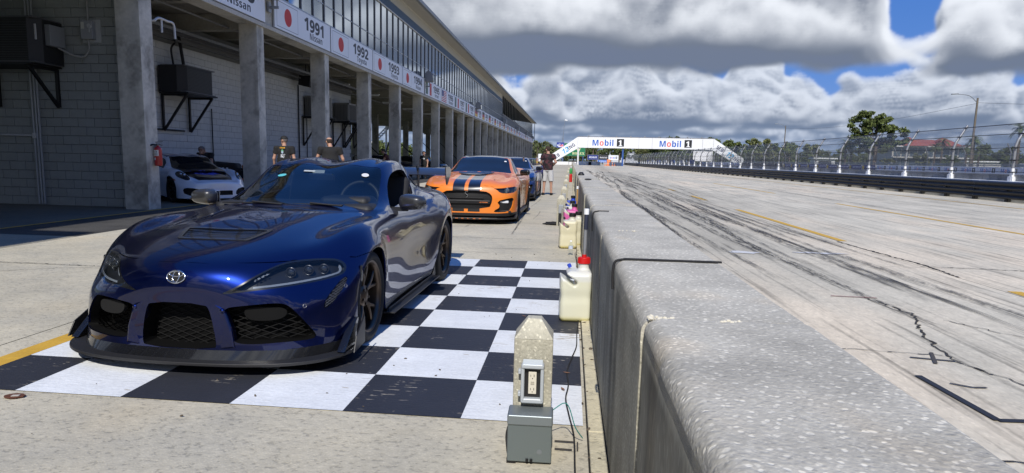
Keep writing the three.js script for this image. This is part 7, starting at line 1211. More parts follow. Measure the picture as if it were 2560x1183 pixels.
// ---------------------------------------------------------------- foot bridge over the track
{
  const F = 170, t = thing('foot_bridge', 'white foot bridge over the track with large blue and red lettering and sloping stairs', 'bridge');
  const wp = std([.78, .79, .81], .5), x0 = 1.55, x1 = 34.2, y0 = 4.35, y1 = 7.0;
  const xs = [1.55, 4.0, 13.2, 16.4, 19.6, 22.8, 28.6, 31.6, 34.2]; for (let i = 0; i < xs.length - 1; i++) part('panel', bx(xs[i] + .02, y0, -F - .1, xs[i + 1] - .02, y1, -F, .01), wp, t);
  part('deck', bx(x0, 4.5, -F - 2.6, x1, 4.75, -F - .12), mat.greyMetal, t); part('rear_panel', bx(x0, y0, -F - 2.8, x1, y1, -F - 2.7), wp, t); part('top_rail', bx(x0 - .1, y1 + .003, -F - 2.8, x1 + .1, y1 + .12, -F + .05), std([.2, .21, .25], .5, .3), t);
  const knob = []; for (let i = 0; i < 9; i++) knob.push(bx(4 + i * 3.4, y1 + .121, -F - .1, 4.3 + i * 3.4, y1 + .34, -F + .1)); part('roof_lamp', join(knob), mat.greyMetal, t).userData.kind = 'stuff';
  const text = (g, w, h) => { g.textBaseline = 'middle'; g.textAlign = 'left'; g.font = `bold ${h * .86}px sans-serif`; let x = 10; for (const [ch, c] of [['M', '#1b57b4'], ['o', '#dd6a66'], ['bil', '#1b57b4']]) { g.fillStyle = c; g.fillText(ch, x, h * .54); x += g.measureText(ch).width; } x += 42; g.fillStyle = '#202226'; g.fillRect(x, h * .1, h * .76, h * .8); g.fillStyle = '#f2f4f7'; g.font = `900 ${h * .78}px serif`; g.textAlign = 'center'; g.fillText('1', x + h * .38, h * .53); };
  const mob = print(640, 150, (g, w, h) => { g.fillStyle = '#e6e8ec'; g.fillRect(0, 0, w, h); text(g, w, h); });
  for (const cx of [9.75, 26.0]) { const p = plane(9.9, 2.32); p.translate(cx, 5.68, -F + .012); part('print', p, mob, t); }
  // stairs: parallelogram panels with lettering
  const seb = print(640, 140, (g, w, h) => { g.fillStyle = '#e6e8ec'; g.fillRect(0, 0, w, h); g.fillStyle = '#262c4e'; g.textBaseline = 'middle'; g.textAlign = 'left'; g.font = `bold ${h * .68}px sans-serif`; g.fillText('SEB', 40, h * .53); g.fillText('ING', 415, h * .53); g.fillStyle = '#2f9fd6'; g.font = `italic bold ${h * .95}px sans-serif`; g.fillText('12', 272, h * .53); });
  const stair = (ax, bxx, ya0, ya1, yb0, yb1, name) => { // from the bridge (ax) down to the ground (bxx)
    const L = [[ax, ya0], [ax, ya1], [bxx, yb1], [bxx, yb0]]; const g = new THREE.ExtrudeGeometry(shapeOf(L), { depth: .1, bevelEnabled: false }); g.translate(0, 0, -F - .1); part(name, boxUV(g), wp, t);
    const dx = bxx - ax, dy = yb1 - ya1, len = Math.hypot(dx, dy), h = Math.abs((ya1 - ya0) * dx / len) * .92, p = plane(len * .9, h * .82); const m = part('print', p, seb, t); const left = bxx < ax; m.position.set((ax + bxx) / 2, (ya0 + ya1 + yb0 + yb1) / 4, -F + .012); m.rotation.z = left ? Math.atan2(ya1 - yb1, ax - bxx) : Math.atan2(yb1 - ya1, bxx - ax);
    const steps = []; for (let i = 0; i < 14; i++) { const k = i / 14; steps.push(bx(lerp(ax, bxx, k), lerp(ya0, yb0, k) - .1, -F - 2.7, lerp(ax, bxx, k) + dx / 14, lerp(ya0, yb0, k), -F - .12)); } part('steps', join(steps), mat.greyMetal, t);
  };
  stair(x0 - .02, -5.2, 4.15, 7.0, .15, 2.35, 'stair_panel'); stair(x1 + .02, 41.4, 4.15, 7.0, .1, 2.4, 'stair_panel');
  for (const x of [1.7, 34.0]) part('pier', join([bx(x - .2, 0, -F - .6, x + .2, y0, -F - .2), bx(x - .2, 0, -F - 2.6, x + .2, y0, -F - 2.2)]), std([.6, .61, .63], .6), t);
  part('blue_post', bx(12.45, 0, -F - .7, 12.85, y0, -F - .3), std([.03, .09, .3], .5), t); part('pier_panel', bx(29.6, 1.6, -F - .5, 34.0, 4.2, -F - .4), wp, t);
}
// ---------------------------------------------------------------- boards, barriers, buildings beyond
{
  const board = (name, label, x0, x1, y0, y1, F, m, legs, cat = 'billboard') => { const t = thing(name, label, cat, P3((x0 + x1) / 2, 0, F)); const w = x1 - x0, p = plane(w, y1 - y0); p.translate(0, (y0 + y1) / 2, .061); part('print', p, m, t); part('board', bx(-w / 2 - .05, y0 - .05, -.05, w / 2 + .05, y1 + .05, .05), mat.greyMetal, t); if (legs) for (const s of [-.42, .42]) { part('leg', bx(s * w - .1, 0, -.1, s * w + .1, y0 - .05, .02), std([.05, .1, .25], .6), t); part('brace', bar(V(s * w, y0, -.05), V(s * w + .8, .2, -2), .1, .1), std([.05, .1, .25], .6), t); } return t; };
  const rolex = print(320, 160, (g, w, h) => { g.fillStyle = '#12704a'; g.fillRect(0, 0, w, h); g.fillStyle = '#e9dfae'; fitText(g, 'ROLEX', 232, 128, 40, 160, 'bold', 'serif'); const cx = 232, cy = 72; g.beginPath(); g.moveTo(cx - 14, cy + 22); [[-30, -14], [-9, 4], [-16, -26], [-3, 2], [0, -34], [3, 2], [16, -26], [9, 4], [30, -14], [14, 22]].forEach(([x, y]) => g.lineTo(cx + x, cy + y)); g.closePath(); g.fill(); for (const [x, y] of [[-30, -16], [-16, -29], [0, -37], [16, -29], [30, -16]]) { g.beginPath(); g.arc(cx + x, cy + y, 4.5, 0, 7); g.fill(); } g.beginPath(); g.ellipse(cx, cy + 26, 15, 4, 0, 0, 7); g.fill(); });
  board('billboard', 'dark green billboard with a gold crown under the left end of the bridge', -3.2, 4.1, 2.5, 6.2, 205, rolex, true);
  const pm = (bg, fg, txt, st = 'italic bold') => print(256, 96, (g, w, h) => { g.fillStyle = bg; g.fillRect(0, 0, w, h); g.fillStyle = fg; fitText(g, txt, w / 2, h / 2, 46, 190, st); });
  board('banner_board', 'navy banner under the bridge, left of three', 5.1, 8.35, 1.5, 2.95, 214, pm('#243478', '#e8ebf4', 'MICHELIN'), false, 'banner'); board('banner_board', 'black banner under the bridge, middle of three', 8.45, 11.5, 1.5, 2.95, 214, pm('#23252b', '#d8dae0', 'WeatherTech'), false, 'banner');
  board('banner_board', 'white banner under the bridge, right of three', 11.6, 14.6, 1.5, 2.95, 214, print(256, 96, (g, w, h) => { g.fillStyle = '#e3e7ee'; g.fillRect(0, 0, w, h); g.font = 'bold 54px sans-serif'; g.textBaseline = 'middle'; let x = 26; for (const [c, k] of [['M', '#1b57b4'], ['o', '#dd6a66'], ['bil', '#1b57b4']]) { g.fillStyle = k; g.fillText(c, x, 50); x += g.measureText(c).width; } g.fillStyle = '#222'; g.fillRect(x + 12, 26, 40, 46); g.fillStyle = '#eee'; g.font = '900 40px sans-serif'; g.fillText('1', x + 22, 50); }), false, 'banner');
  board('banner_board', 'low blue banner on the barrier beyond the pit exit', 7.6, 10.4, .75, 1.45, 196, pm('#2a63b8', '#dfe8f5', 'SEBRING', 'bold'), false, 'banner');
  const vp = print(160, 110, (g, w, h) => { g.fillStyle = '#2a3f96'; g.fillRect(0, 0, w, h); g.fillStyle = '#e9edf4'; g.beginPath(); g.ellipse(80, 62, 66, 36, 0, 0, 7); g.fill(); g.fillStyle = '#e2707c'; g.beginPath(); g.ellipse(102, 66, 40, 28, 0, 0, 7); g.fill(); g.fillStyle = '#2a3f96'; fitText(g, 'VP', 66, 50, 64, 88, 'italic 900'); g.fillStyle = '#fff'; fitText(g, 'racing', 104, 82, 22, 60, 'italic bold'); });
  { const t = board('pole_sign', 'small blue sign with red and white emblem on a tall pole left of the bridge', -4.0, -2.0, 4.55, 5.95, 186, vp, false, 'sign'); part('pole', bx(-.12, 0, -.2, .12, 4.5, -.06), mat.greyMetal, t); }
  // barriers at the end of the pit lane
  const wl = thing('end_barrier', 'white concrete barrier closing the end of the pit lane under the bridge', 'barrier'); for (const [a, b, h, c] of [[-4.4, -.6, .8, 1], [-.5, 3.9, .95, 1], [6.6, 7.6, .95, .7], [9.8, 13.4, .9, 1]]) part('barrier_block', bx(a, 0, -178.6, b, h, -178, .03), std([.76 * c, .77 * c, .78 * c], .6), wl); part('opening', bx(4.55, .05, -178.3, 5.25, .9, -178.02), mat.dark, wl); part('barrier_block', bx(3.95, 0, -178.7, 6.55, .98, -178.35, .02), std([.7, .71, .72], .6), wl);
  const cone = (() => { const t = thing('traffic_drum', 'orange striped traffic marker at the pit exit, nearest', 'traffic cone', P3(8.2, 0, 166), 0, 'orange markers at the pit exit'); part('stand', lathe([[.22, 0], [.2, .08], [.07, .1], [.06, .95], [0, 1]], 12), std([.75, .2, .05], .6), t); part('band', lathe([[.075, .5], [.075, .66]], 12), mat.white, t); return t; })();
  [[8.7, 166.5, 'second'], [9.2, 167, 'third'], [10.4, 173, 'fourth'], [11.0, 174, 'fifth'], [11.6, 178, 'sixth']].forEach(([x, f, n]) => dup(cone, P3(x, 0, f), 0, `orange striped traffic marker at the pit exit, ${n} from the left`));
  { const t = thing('orange_barrier', 'tall orange barrier panel right of the cones', 'barrier', P3(10.1, 0, 185)); part('panel', bx(-.5, .3, -.1, .5, 1.6, .1, .05), std([.75, .25, .1], .6), t); part('foot', bx(-.6, 0, -.3, .6, .3, .3), std([.75, .25, .1], .6), t); }
  // buildings
  { const t = thing('grey_shed', 'pale grey industrial hall with dark openings behind the bridge', 'building', P3(20, 0, 300)); const wm = std([.52, .55, .6], .7); part('wall', bx(-9, 0, -14, 8.8, 4.9, 0), wm, t); const r = extrude([[-14.4, 4.9], [.3, 4.9], [.3, 5.15], [-7, 6.1], [-14.4, 5.15]], 18.2); r.rotateY(-Math.PI / 2); r.scale(-1, 1, 1); r.translate(-9.2, 0, 0); part('roof', boxUV(place(new THREE.BoxGeometry(18.4, .35, 14.8), -.1, 5.1, -7)), std([.42, .46, .54], .5, .3), t); for (const [a, b, c, d] of [[-7.2, -6.2, 2.0, 2.8], [-1.2, 1.6, 1.6, 3.1], [2.6, 3.6, 2, 2.8], [4.5, 6.2, 2.3, 3.0]]) part('opening', bx(a, c, .01, b, d, .06), mat.dark, t); const rib = []; for (let i = 0; i < 22; i++) rib.push(bx(-9 + i * .8, 0, .005, -8.95 + i * .8, 4.85, .04)); part('cladding_rib', join(rib), wm, t).userData.kind = 'stuff'; }
  { const t = thing('red_roof_house', 'large building with red tiled hip roof and blue grey glass front beyond the fences', 'building', P3(93, 0, 190)); const wm = std([.45, .44, .42], .8), gl = std([.1, .14, .18], .2, .3), rm = std([.25, .075, .055], .8); part('wall', bx(-9, 0, -12, 9.5, 6.6, 0), wm, t);
    for (let i = 0; i < 9; i++) for (let j = 0; j < 2; j++) part('window', bx(-8.6 + i * 2, 1.0 + j * 2.9, .01, -6.9 + i * 2, 3.3 + j * 2.9, .08), gl, t); part('balcony', bx(-9.2, 3.5, .05, 9.6, 3.75, 1.3), wm, t);
    const hip = (x0, x1, z0, z1, y, h) => { const cx = (x0 + x1) / 2, cz = (z0 + z1) / 2, e = Math.min((x1 - x0), (z1 - z0)) / 2 * .95, A = [x0, y, z1], B = [x1, y, z1], C = [x1, y, z0], D = [x0, y, z0], r0 = [x0 + e, y + h, cz], r1 = [x1 - e, y + h, cz]; void cx; const tri = (a, b, c) => quad(a, b, c, c); return join([quad(A, B, r1, r0), tri(B, C, r1), quad(C, D, r0, r1), tri(D, A, r0)]); };
    part('roof', hip(-10, 10.3, -13, 1.2, 6.6, 1.9), rm, t); part('roof', hip(-7, -1, -8, 2.2, 6.65, 2.4), rm, t); part('roof', hip(1.5, 7.5, -8, 2.2, 6.65, 2.4), rm, t); part('eave', bx(-10.1, 6.42, -13.1, 10.4, 6.6, 1.3), mat.white, t); part('wing', bx(6, 0, .05, 14.5, 2.7, 6), std([.6, .58, .54], .8), t); part('wing_roof', bx(5.6, 2.7, 0, 14.9, 3.0, 6.4), mat.white, t); }
  { const t = thing('white_kiosk', 'small white flat roofed building among trees left of the pine', 'building', P3(62, 0, 175)); part('wall', bx(-2.4, 0, -3, 2.4, 2.7, 0), mat.white, t); part('roof', bx(-2.8, 2.7, -3.3, 2.8, 3.0, .5), mat.white, t); part('opening', bx(-1.5, .9, .01, 1.5, 2.2, .05), mat.dark, t); }
  { const t = thing('camper', 'white camper van parked beyond the end of the pit building', 'vehicle', P3(-9.4, 0, 228)); part('body', bx(-1.6, .5, -5, 1.6, 3.1, 0, .15), mat.white, t); part('cab', bx(-1.4, .5, .02, 1.4, 1.7, 1.3, .15), mat.white, t); part('window', bx(-1.2, 1.5, 1.0, 1.2, 1.72, 1.32), darkGlass, t); for (const x of [-1.3, 1.3]) part('wheel', place(new THREE.CylinderGeometry(.4, .4, .3, 14), x, .4, .6, 0, 0, Math.PI / 2), mat.rubber, t); }
  const carFar = (label, x, f, c) => { const t = thing('parked_car', label, 'car', P3(x, 0, f), 1.57); const b = extrude(smoothPoly([[-2.2, .35], [2.2, .35], [2.25, .8], [1.2, .95], [.7, 1.42], [-1.0, 1.45], [-1.6, .98], [-2.2, .9]], 1), 1.75, .1); b.rotateY(-Math.PI / 2); b.translate(.87, 0, 0); part('body', b, std(c, .35), t); part('window', bx(-.885, .98, -1.1, .885, 1.32, .75, .05), darkGlass, t); for (const z of [-1.3, 1.35]) for (const x2 of [-.8, .8]) part('wheel', place(new THREE.CylinderGeometry(.33, .33, .22, 16), x2, .33, z, 0, 0, Math.PI / 2), mat.rubber, t); return t; };
  carFar('white car parked in front of the red roofed building', 84, 150, [.7, .71, .72]); carFar('silver car parked right of the white one beyond the fences', 90.5, 150, [.45, .46, .48]); carFar('dark car parked far right beyond the fences', 98, 150, [.05, .06, .08]); carFar('white car parked beyond the fences left of the kiosk', 56, 160, [.7, .7, .7]);
  carFar('dark grey car at the far end of the pit lane', -12.6, 190, [.05, .05, .055]); carFar('grey car beyond the far end of the pit lane', -6.4, 200, [.2, .21, .22]);
  { const t = thing('white_van', 'white van parked in front of the red roofed building', 'vehicle', P3(95.5, 0, 152), 1.57); part('body', bx(-1, .4, -2.8, 1, 2.3, 2.3, .2), mat.white, t); part('window', bx(-1.01, 1.4, -.4, 1.01, 2.0, 1.9, .05), darkGlass, t); for (const z of [-1.6, 1.6]) part('wheel', place(new THREE.CylinderGeometry(.38, .38, 2.05, 14), 0, .38, z, 0, 0, Math.PI / 2), mat.rubber, t); }
  // white steps and frame behind the garages
  { const t = thing('white_stair', 'white steel stair standing in daylight behind the garages', 'stair', P3(-26, 0, 86)); const g = []; for (let i = 0; i < 16; i++) g.push(bx(-2.4 + i * .3, .3 + i * .3, -.6, -2.05 + i * .3, .36 + i * .3, .8)); g.push(bar(V(-2.4, .2, -.6), V(2.4, 5, -.6), .12, .2), bar(V(-2.4, .2, .8), V(2.4, 5, .8), .12, .2)); part('flight', join(g), mat.white, t); part('landing', bx(2.3, 4.9, -.8, 5, 5.1, 1), mat.white, t); part('leg', join([bx(4.7, 0, .8, 4.9, 4.9, 1), bx(2.3, 0, .8, 2.5, 4.9, 1)]), mat.white, t); }
  // light tower and poles with wires
  { const t = thing('light_mast', 'slim grey mast with a small lamp head left of the bridge', 'lamp post', P3(-2.6, 0, 211)); part('mast', rod(V(0, 0, 0), V(-.1, 8, 0), .18, .14), mat.galv, t); part('upper_mast', rod(V(-.1, 8, 0), V(.3, 13.2, 0), .07, .05), mat.galv, t); part('lamp', place(new RoundedBoxGeometry(.9, .4, .4, 2, .1), .7, 13.3, 0, 0, 0, -.2), mat.white, t); }
  const pole = (label, x, f, h, arm, bend) => { const t = thing('utility_pole', label, 'utility pole', P3(x, 0, f)); part('pole', rod(V(0, 0, 0), V(0, h, 0), .19, .13, 10), mat.wood, t); part('arm', tube([V(0, h - .7, 0), V(-arm * .4, h + bend * .5, 0), V(-arm, h + bend, 0)], .05, 6), mat.galv, t); part('lamp', place(new RoundedBoxGeometry(.95, .14, .35, 2, .05), -arm - .35, h + bend, 0, 0, 0, .06), mat.greyMetal, t); return t; };
  pole('tall wooden utility pole with a lamp arm at right, the nearer one', 59.9, 110, 11.6, 2.9, .55); pole('wooden utility pole with lamp arm farther off, right of the bridge', 68.5, 230, 13.6, 2.6, .5);
  const wire = (a, b, sag, label) => { const m = a.clone().add(b).multiplyScalar(.5); m.y -= sag; const w = new THREE.Mesh(tube([a, a.clone().lerp(b, .25).setY(lerp(a.y, b.y, .25) - sag * .75), m, a.clone().lerp(b, .75).setY(lerp(a.y, b.y, .75) - sag * .75), b], .022, 5, 40), mat.blackPlastic); w.name = numbered('power_line'); tag(w, label, 'power line'); scene.add(w); };
  wire(P3(59.9, 10.8, 110), P3(68.5, 12.6, 230), 1.2, 'black power line sagging between the two wooden poles'); wire(P3(59.9, 10.9, 110), P3(82, 10.7, 104), .3, 'power line running off to the right from the near wooden pole');
}
// ---------------------------------------------------------------- trees
{
  const bark = std([.13, .1, .08], .95), rnd = mulberry(99);
  const leafMat = (c) => new THREE.MeshPhysicalMaterial({ color: lin(...c), roughness: .9, side: THREE.DoubleSide, vertexColors: true });
  const crownMesh = (clumps, per, size, seed) => { // small bent faces gathered in clumps
    const r = mulberry(seed), pos = [], col = [];
    for (const [cx, cy, cz, R, flat] of clumps) for (let i = 0; i < per; i++) {
      const a = r() * 6.2832, u = 2 * r() - 1, q = Math.pow(r(), .45) * R, s = Math.sqrt(1 - u * u), x = cx + q * s * Math.cos(a), y = cy + q * u * flat, z = cz + q * s * Math.sin(a), L = size * (.6 + r() * .9);
      const d = V(r() - .5, r() - .3, r() - .5).normalize(), e = V(r() - .5, r() - .5, r() - .5).cross(d).normalize(), w = L * (.28 + .2 * r()); const k = .65 + .7 * r(), yel = r() * .25;
      const p0 = V(x, y, z).addScaledVector(d, -L / 2), p2 = V(x, y, z).addScaledVector(d, L / 2), p1 = V(x, y, z).addScaledVector(e, w), p3 = V(x, y, z).addScaledVector(e, -w); p1.y += L * .1; p3.y -= L * .05;
      pos.push(p0.x, p0.y, p0.z, p1.x, p1.y, p1.z, p2.x, p2.y, p2.z, p0.x, p0.y, p0.z, p2.x, p2.y, p2.z, p3.x, p3.y, p3.z); for (let c = 0; c < 6; c++) col.push(k * (1 + yel), k * (1 + yel * .5), k * (1 - yel));
    }
    const g = new THREE.BufferGeometry(); g.setAttribute('position', new THREE.Float32BufferAttribute(pos, 3)); g.setAttribute('color', new THREE.Float32BufferAttribute(col, 3)); g.computeVertexNormals(); return g;
  };
  const pineM = leafMat([.085, .115, .036]), oakM = leafMat([.09, .125, .05]), olive = leafMat([.12, .14, .065]), palmM = leafMat([.11, .15, .06]);
  // the big tree behind the fence
  { const t = thing('tree', 'big dark green tree with a wide uneven crown standing alone behind the fence', 'tree', P3(56.6, 0, 135)); const r = mulberry(3), cl = [];
    for (let i = 0; i < 110; i++) { const a = r() * 6.2832, y = 3.6 + r() * 7.4, w = (y < 5 ? 3.6 : 5.2 * Math.sqrt(Math.max(.05, 1 - ((y - 6.6) / 5) ** 2))) * (.35 + .65 * r()); cl.push([Math.cos(a) * w + (y > 8 ? -.6 : .3), y, Math.sin(a) * w * .8,   .5 + r() * .5, .6]); }
    part('crown', crownMesh(cl, 150, .34, 5), pineM, t); const br = [rod(V(0, 0, 0), V(.2, 4, 0), .42, .28), rod(V(.2, 4, 0), V(-.2, 9, .2), .28, .1)]; for (let i = 0; i < 14; i++) { const c = cl[i * 4]; br.push(rod(V(.1, 3 + r() * 4, 0), V(c[0], c[1], c[2]), .1, .03, 5)); } part('trunk', join(br), bark, t); }
  const broad = (seed, h, w, m, clumps = 22) => { const r = mulberry(seed), cl = []; for (let i = 0; i < clumps; i++) { const a = r() * 6.2832, y = h * (.3 + .62 * r()), q = w * (.25 + .75 * r()) * Math.sqrt(Math.max(.08, 1 - ((y / h - .6) / .42) ** 2)); cl.push([Math.cos(a) * q, y, Math.sin(a) * q, h * (.09 + .07 * r()), .75]); } return [crownMesh(cl, 90, h * .065, seed + 1), join([rod(V(0, 0, 0), V(.1, h * .5, 0), h * .035, h * .02, 7), rod(V(.1, h * .45, 0), V(cl[0][0], cl[0][1], cl[0][2]), h * .015, .03, 5), rod(V(.1, h * .4, 0), V(cl[1][0], cl[1][1], cl[1][2]), h * .015, .03, 5)]), m]; };
  const kinds = [broad(11, 8, 3.4, oakM), broad(12, 8, 4.2, olive), broad(13, 8, 2.8, oakM, 16), broad(14, 8, 3.8, pineM, 18)];
  let n = 0; const put = (x, f, h, k, label) => { const [c, tr, m] = kinds[k], t = thing('tree', label, 'tree', P3(x, 0, f), n++ * 1.7, 'trees on the horizon'); const s = h / 8.7; t.scale.set(s * (1 + .2 * Math.sin(n * 3)), s, s); part('crown', c, m, t); part('trunk', tr, bark, t); };
  const where = (x, f) => { const a = x / f; return a < -.02 ? 'left of the bridge' : a < .17 ? 'behind the bridge' : a < .27 ? 'right of the bridge' : a < .36 ? 'left of the big tree' : a < .47 ? 'behind the red roofed building' : 'at the far right'; };
  const kindName = ['green bushy tree', 'olive spreading tree', 'slim dark tree', 'dark green rounded tree'];
  const list = []; { const r = mulberry(41); for (let i = 0; i < 64; i++) { const ang = -.085 + i * .0108 + r() * .004, f = 225 + r() * 90 + (ang > .3 ? -40 : 0), h = (ang > .12 && ang < .2 ? 8.8 : 7) * (f / 240) * (.8 + r() * .5); list.push([ang * f, f, h, Math.floor(r() * 4)]); } list.push([43.5, 205, 8.9, 0], [47, 204, 8.2, 3], [45, 215, 8.6, 2], [62, 232, 10.6, 1], [58, 232, 10, 0], [66, 236, 9, 3], [73, 236, 9.4, 0], [78.5, 236, 9, 1], [31, 262, 7.6, 3], [36, 262, 7.8, 0], [26, 258, 7.2, 1], [125, 228, 9.6, 0], [133, 225, 8.8, 3], [138, 228, 7.8, 2], [72, 150, 4.6, 1], [76, 148, 4.2, 0], [101, 170, 4.8, 3], [66, 150, 3.2, 1]); }
  const seen = {}; for (const [x, f, h, k] of list) { const l = `${kindName[k]} on the horizon ${where(x, f)}`; const q = seen[l] = (seen[l] ?? 0) + 1; put(x, f, h, k, q === 1 ? l : `${l}, ${ORD[q]} of its kind`); }
  structure('far_wood', crownMesh((() => { const r = mulberry(8), o = []; for (let i = 0; i < 300; i++) { const a = -.12 + i * .0027, f = 330 + r() * 60; o.push([a * f, 2.2 + r() * 3.2, -f, 2.6, .9]); } return o; })(), 60, 1.5, 77), leafMat([.085, .115, .06])).userData.kind = 'stuff';
  // hedge behind the garages
  structure('hedge', crownMesh((() => { const r = mulberry(18), o = []; for (let i = 0; i < 150; i++) o.push([-28.5 - r() * 1.5, .5 + r() * 2.6, -(70 + r() * 52), .8, 1]); return o; })(), 120, .3, 78), oakM).userData.kind = 'stuff';
  // palms
  const palm = (h, seed) => { const r = mulberry(seed), fr = [], col = []; const pos = []; for (let i = 0; i < 34; i++) { const a = r() * 6.2832, up = .95 - 1.7 * (i / 34), L = 1.5 + r() * .5, n2 = 7; let p = V(0, h, 0), d = V(Math.cos(a) * Math.cos(up), Math.sin(up), Math.sin(a) * Math.cos(up)); const side = V(-Math.sin(a), 0, Math.cos(a)), k = .6 + r() * .6; for (let s = 0; s < n2; s++) { const q = p.clone().addScaledVector(d, L / n2); const w = .42 * Math.sin(Math.PI * (s + 1) / (n2 + 1)); for (const g of [-1, 1]) for (let b = 0; b < 2; b++) { const root = p.clone().lerp(q, b * .5), tip = root.clone().addScaledVector(side, g * w).addScaledVector(d, .2).add(V(0, -.12 * w, 0)), r2 = root.clone().addScaledVector(d, .09); pos.push(...root.toArray(), ...tip.toArray(), ...r2.toArray()); for (let c = 0; c < 3; c++) col.push(k * 1.05, k, k * .9); } d.y -= .19; d.normalize(); p = q; } } void fr; const g = new THREE.BufferGeometry(); g.setAttribute('position', new THREE.Float32BufferAttribute(pos, 3)); g.setAttribute('color', new THREE.Float32BufferAttribute(col, 3)); g.computeVertexNormals(); return [g, rod(V(0, 0, 0), V(0, h + .1, 0), .2, .15, 8)]; };
  const pk = [palm(5.6, 1), palm(6.4, 2), palm(4.8, 3)]; const putPalm = (x, f, s, k, label) => { const t = thing('palm_tree', label, 'palm tree', P3(x, 0, f), f, 'palm trees'); t.scale.setScalar(s); part('crown', pk[k][0], palmM, t); part('trunk', pk[k][1], bark, t); };
  [[52.6, 138, 1.0, 0, 'palm directly left of the big tree'], [54.4, 140, .98, 2, 'shorter palm touching the left side of the big tree'], [76, 150, 1.02, 1, 'palm in front of the right end of the red roof'], [74.2, 149, .98, 0, 'palm in front of the middle of the red roof'], [64.5, 118, .92, 1, 'palm beside the near wooden pole'], [63, 117, .8, 0, 'lower palm left of the near wooden pole'], [66, 119, .85, 2, 'palm right of the near wooden pole'], [74.8, 124, 1.25, 1, 'palm cut by the right edge of the picture'], [-12.6, 258, 1.15, 1, 'palm just clear of the end of the pit building'], [-10.4, 262, 1.1, 0, 'palm left of the standing man, second from the building'], [-8.6, 258, 1.12, 1, 'palm above the white camper'], [-11.5, 250, .9, 2, 'low palm at the end of the pit building'], [-5.4, 262, 1.0, 0, 'palm right of the standing man'], [-4.2, 258, .95, 2, 'palm beneath the pole sign'], [8.3, 262, 1.25, 1, 'palm left of the grey hall'], [9.6, 262, 1.2, 0, 'second palm left of the grey hall']].forEach((a) => putPalm(...a));
}
// ---------------------------------------------------------------- people
const SKIN = std([.42, .24, .17], .6), SKIN2 = std([.36, .2, .14], .6);
function capsule(p, a, b, ra, rb) { const bx_ = b[0] - a[0], by = b[1] - a[1], bz = b[2] - a[2], t = clamp(((p[0] - a[0]) * bx_ + (p[1] - a[1]) * by + (p[2] - a[2]) * bz) / (bx_ * bx_ + by * by + bz * bz)); return Math.hypot(p[0] - a[0] - bx_ * t, p[1] - a[1] - by * t, p[2] - a[2] - bz * t) - lerp(ra, rb, t); }
const field = (bones, k) => (x, y, z) => { let d = 9; const p = [x, y, z]; for (const [a, b, ra, rb, sx] of bones) { const q = sx ? [a[0] + (x - a[0]) / sx, y, z] : p; d = smin(d, capsule(q, a, b, ra, rb), k); } return d; };
function bounds(bones, m) { const lo = [9, 9, 9], hi = [-9, -9, -9]; for (const [a, b, ra, rb, sx] of bones) for (const q of [a, b]) for (let c = 0; c < 3; c++) { const r = (Math.max(ra, rb)) * (c === 0 && sx ? sx : 1) + m; lo[c] = Math.min(lo[c], q[c] - r); hi[c] = Math.max(hi[c], q[c] + r); } return [lo, hi]; }
const L3 = (a, b, t) => [lerp(a[0], b[0], t), lerp(a[1], b[1], t), lerp(a[2], b[2], t)];
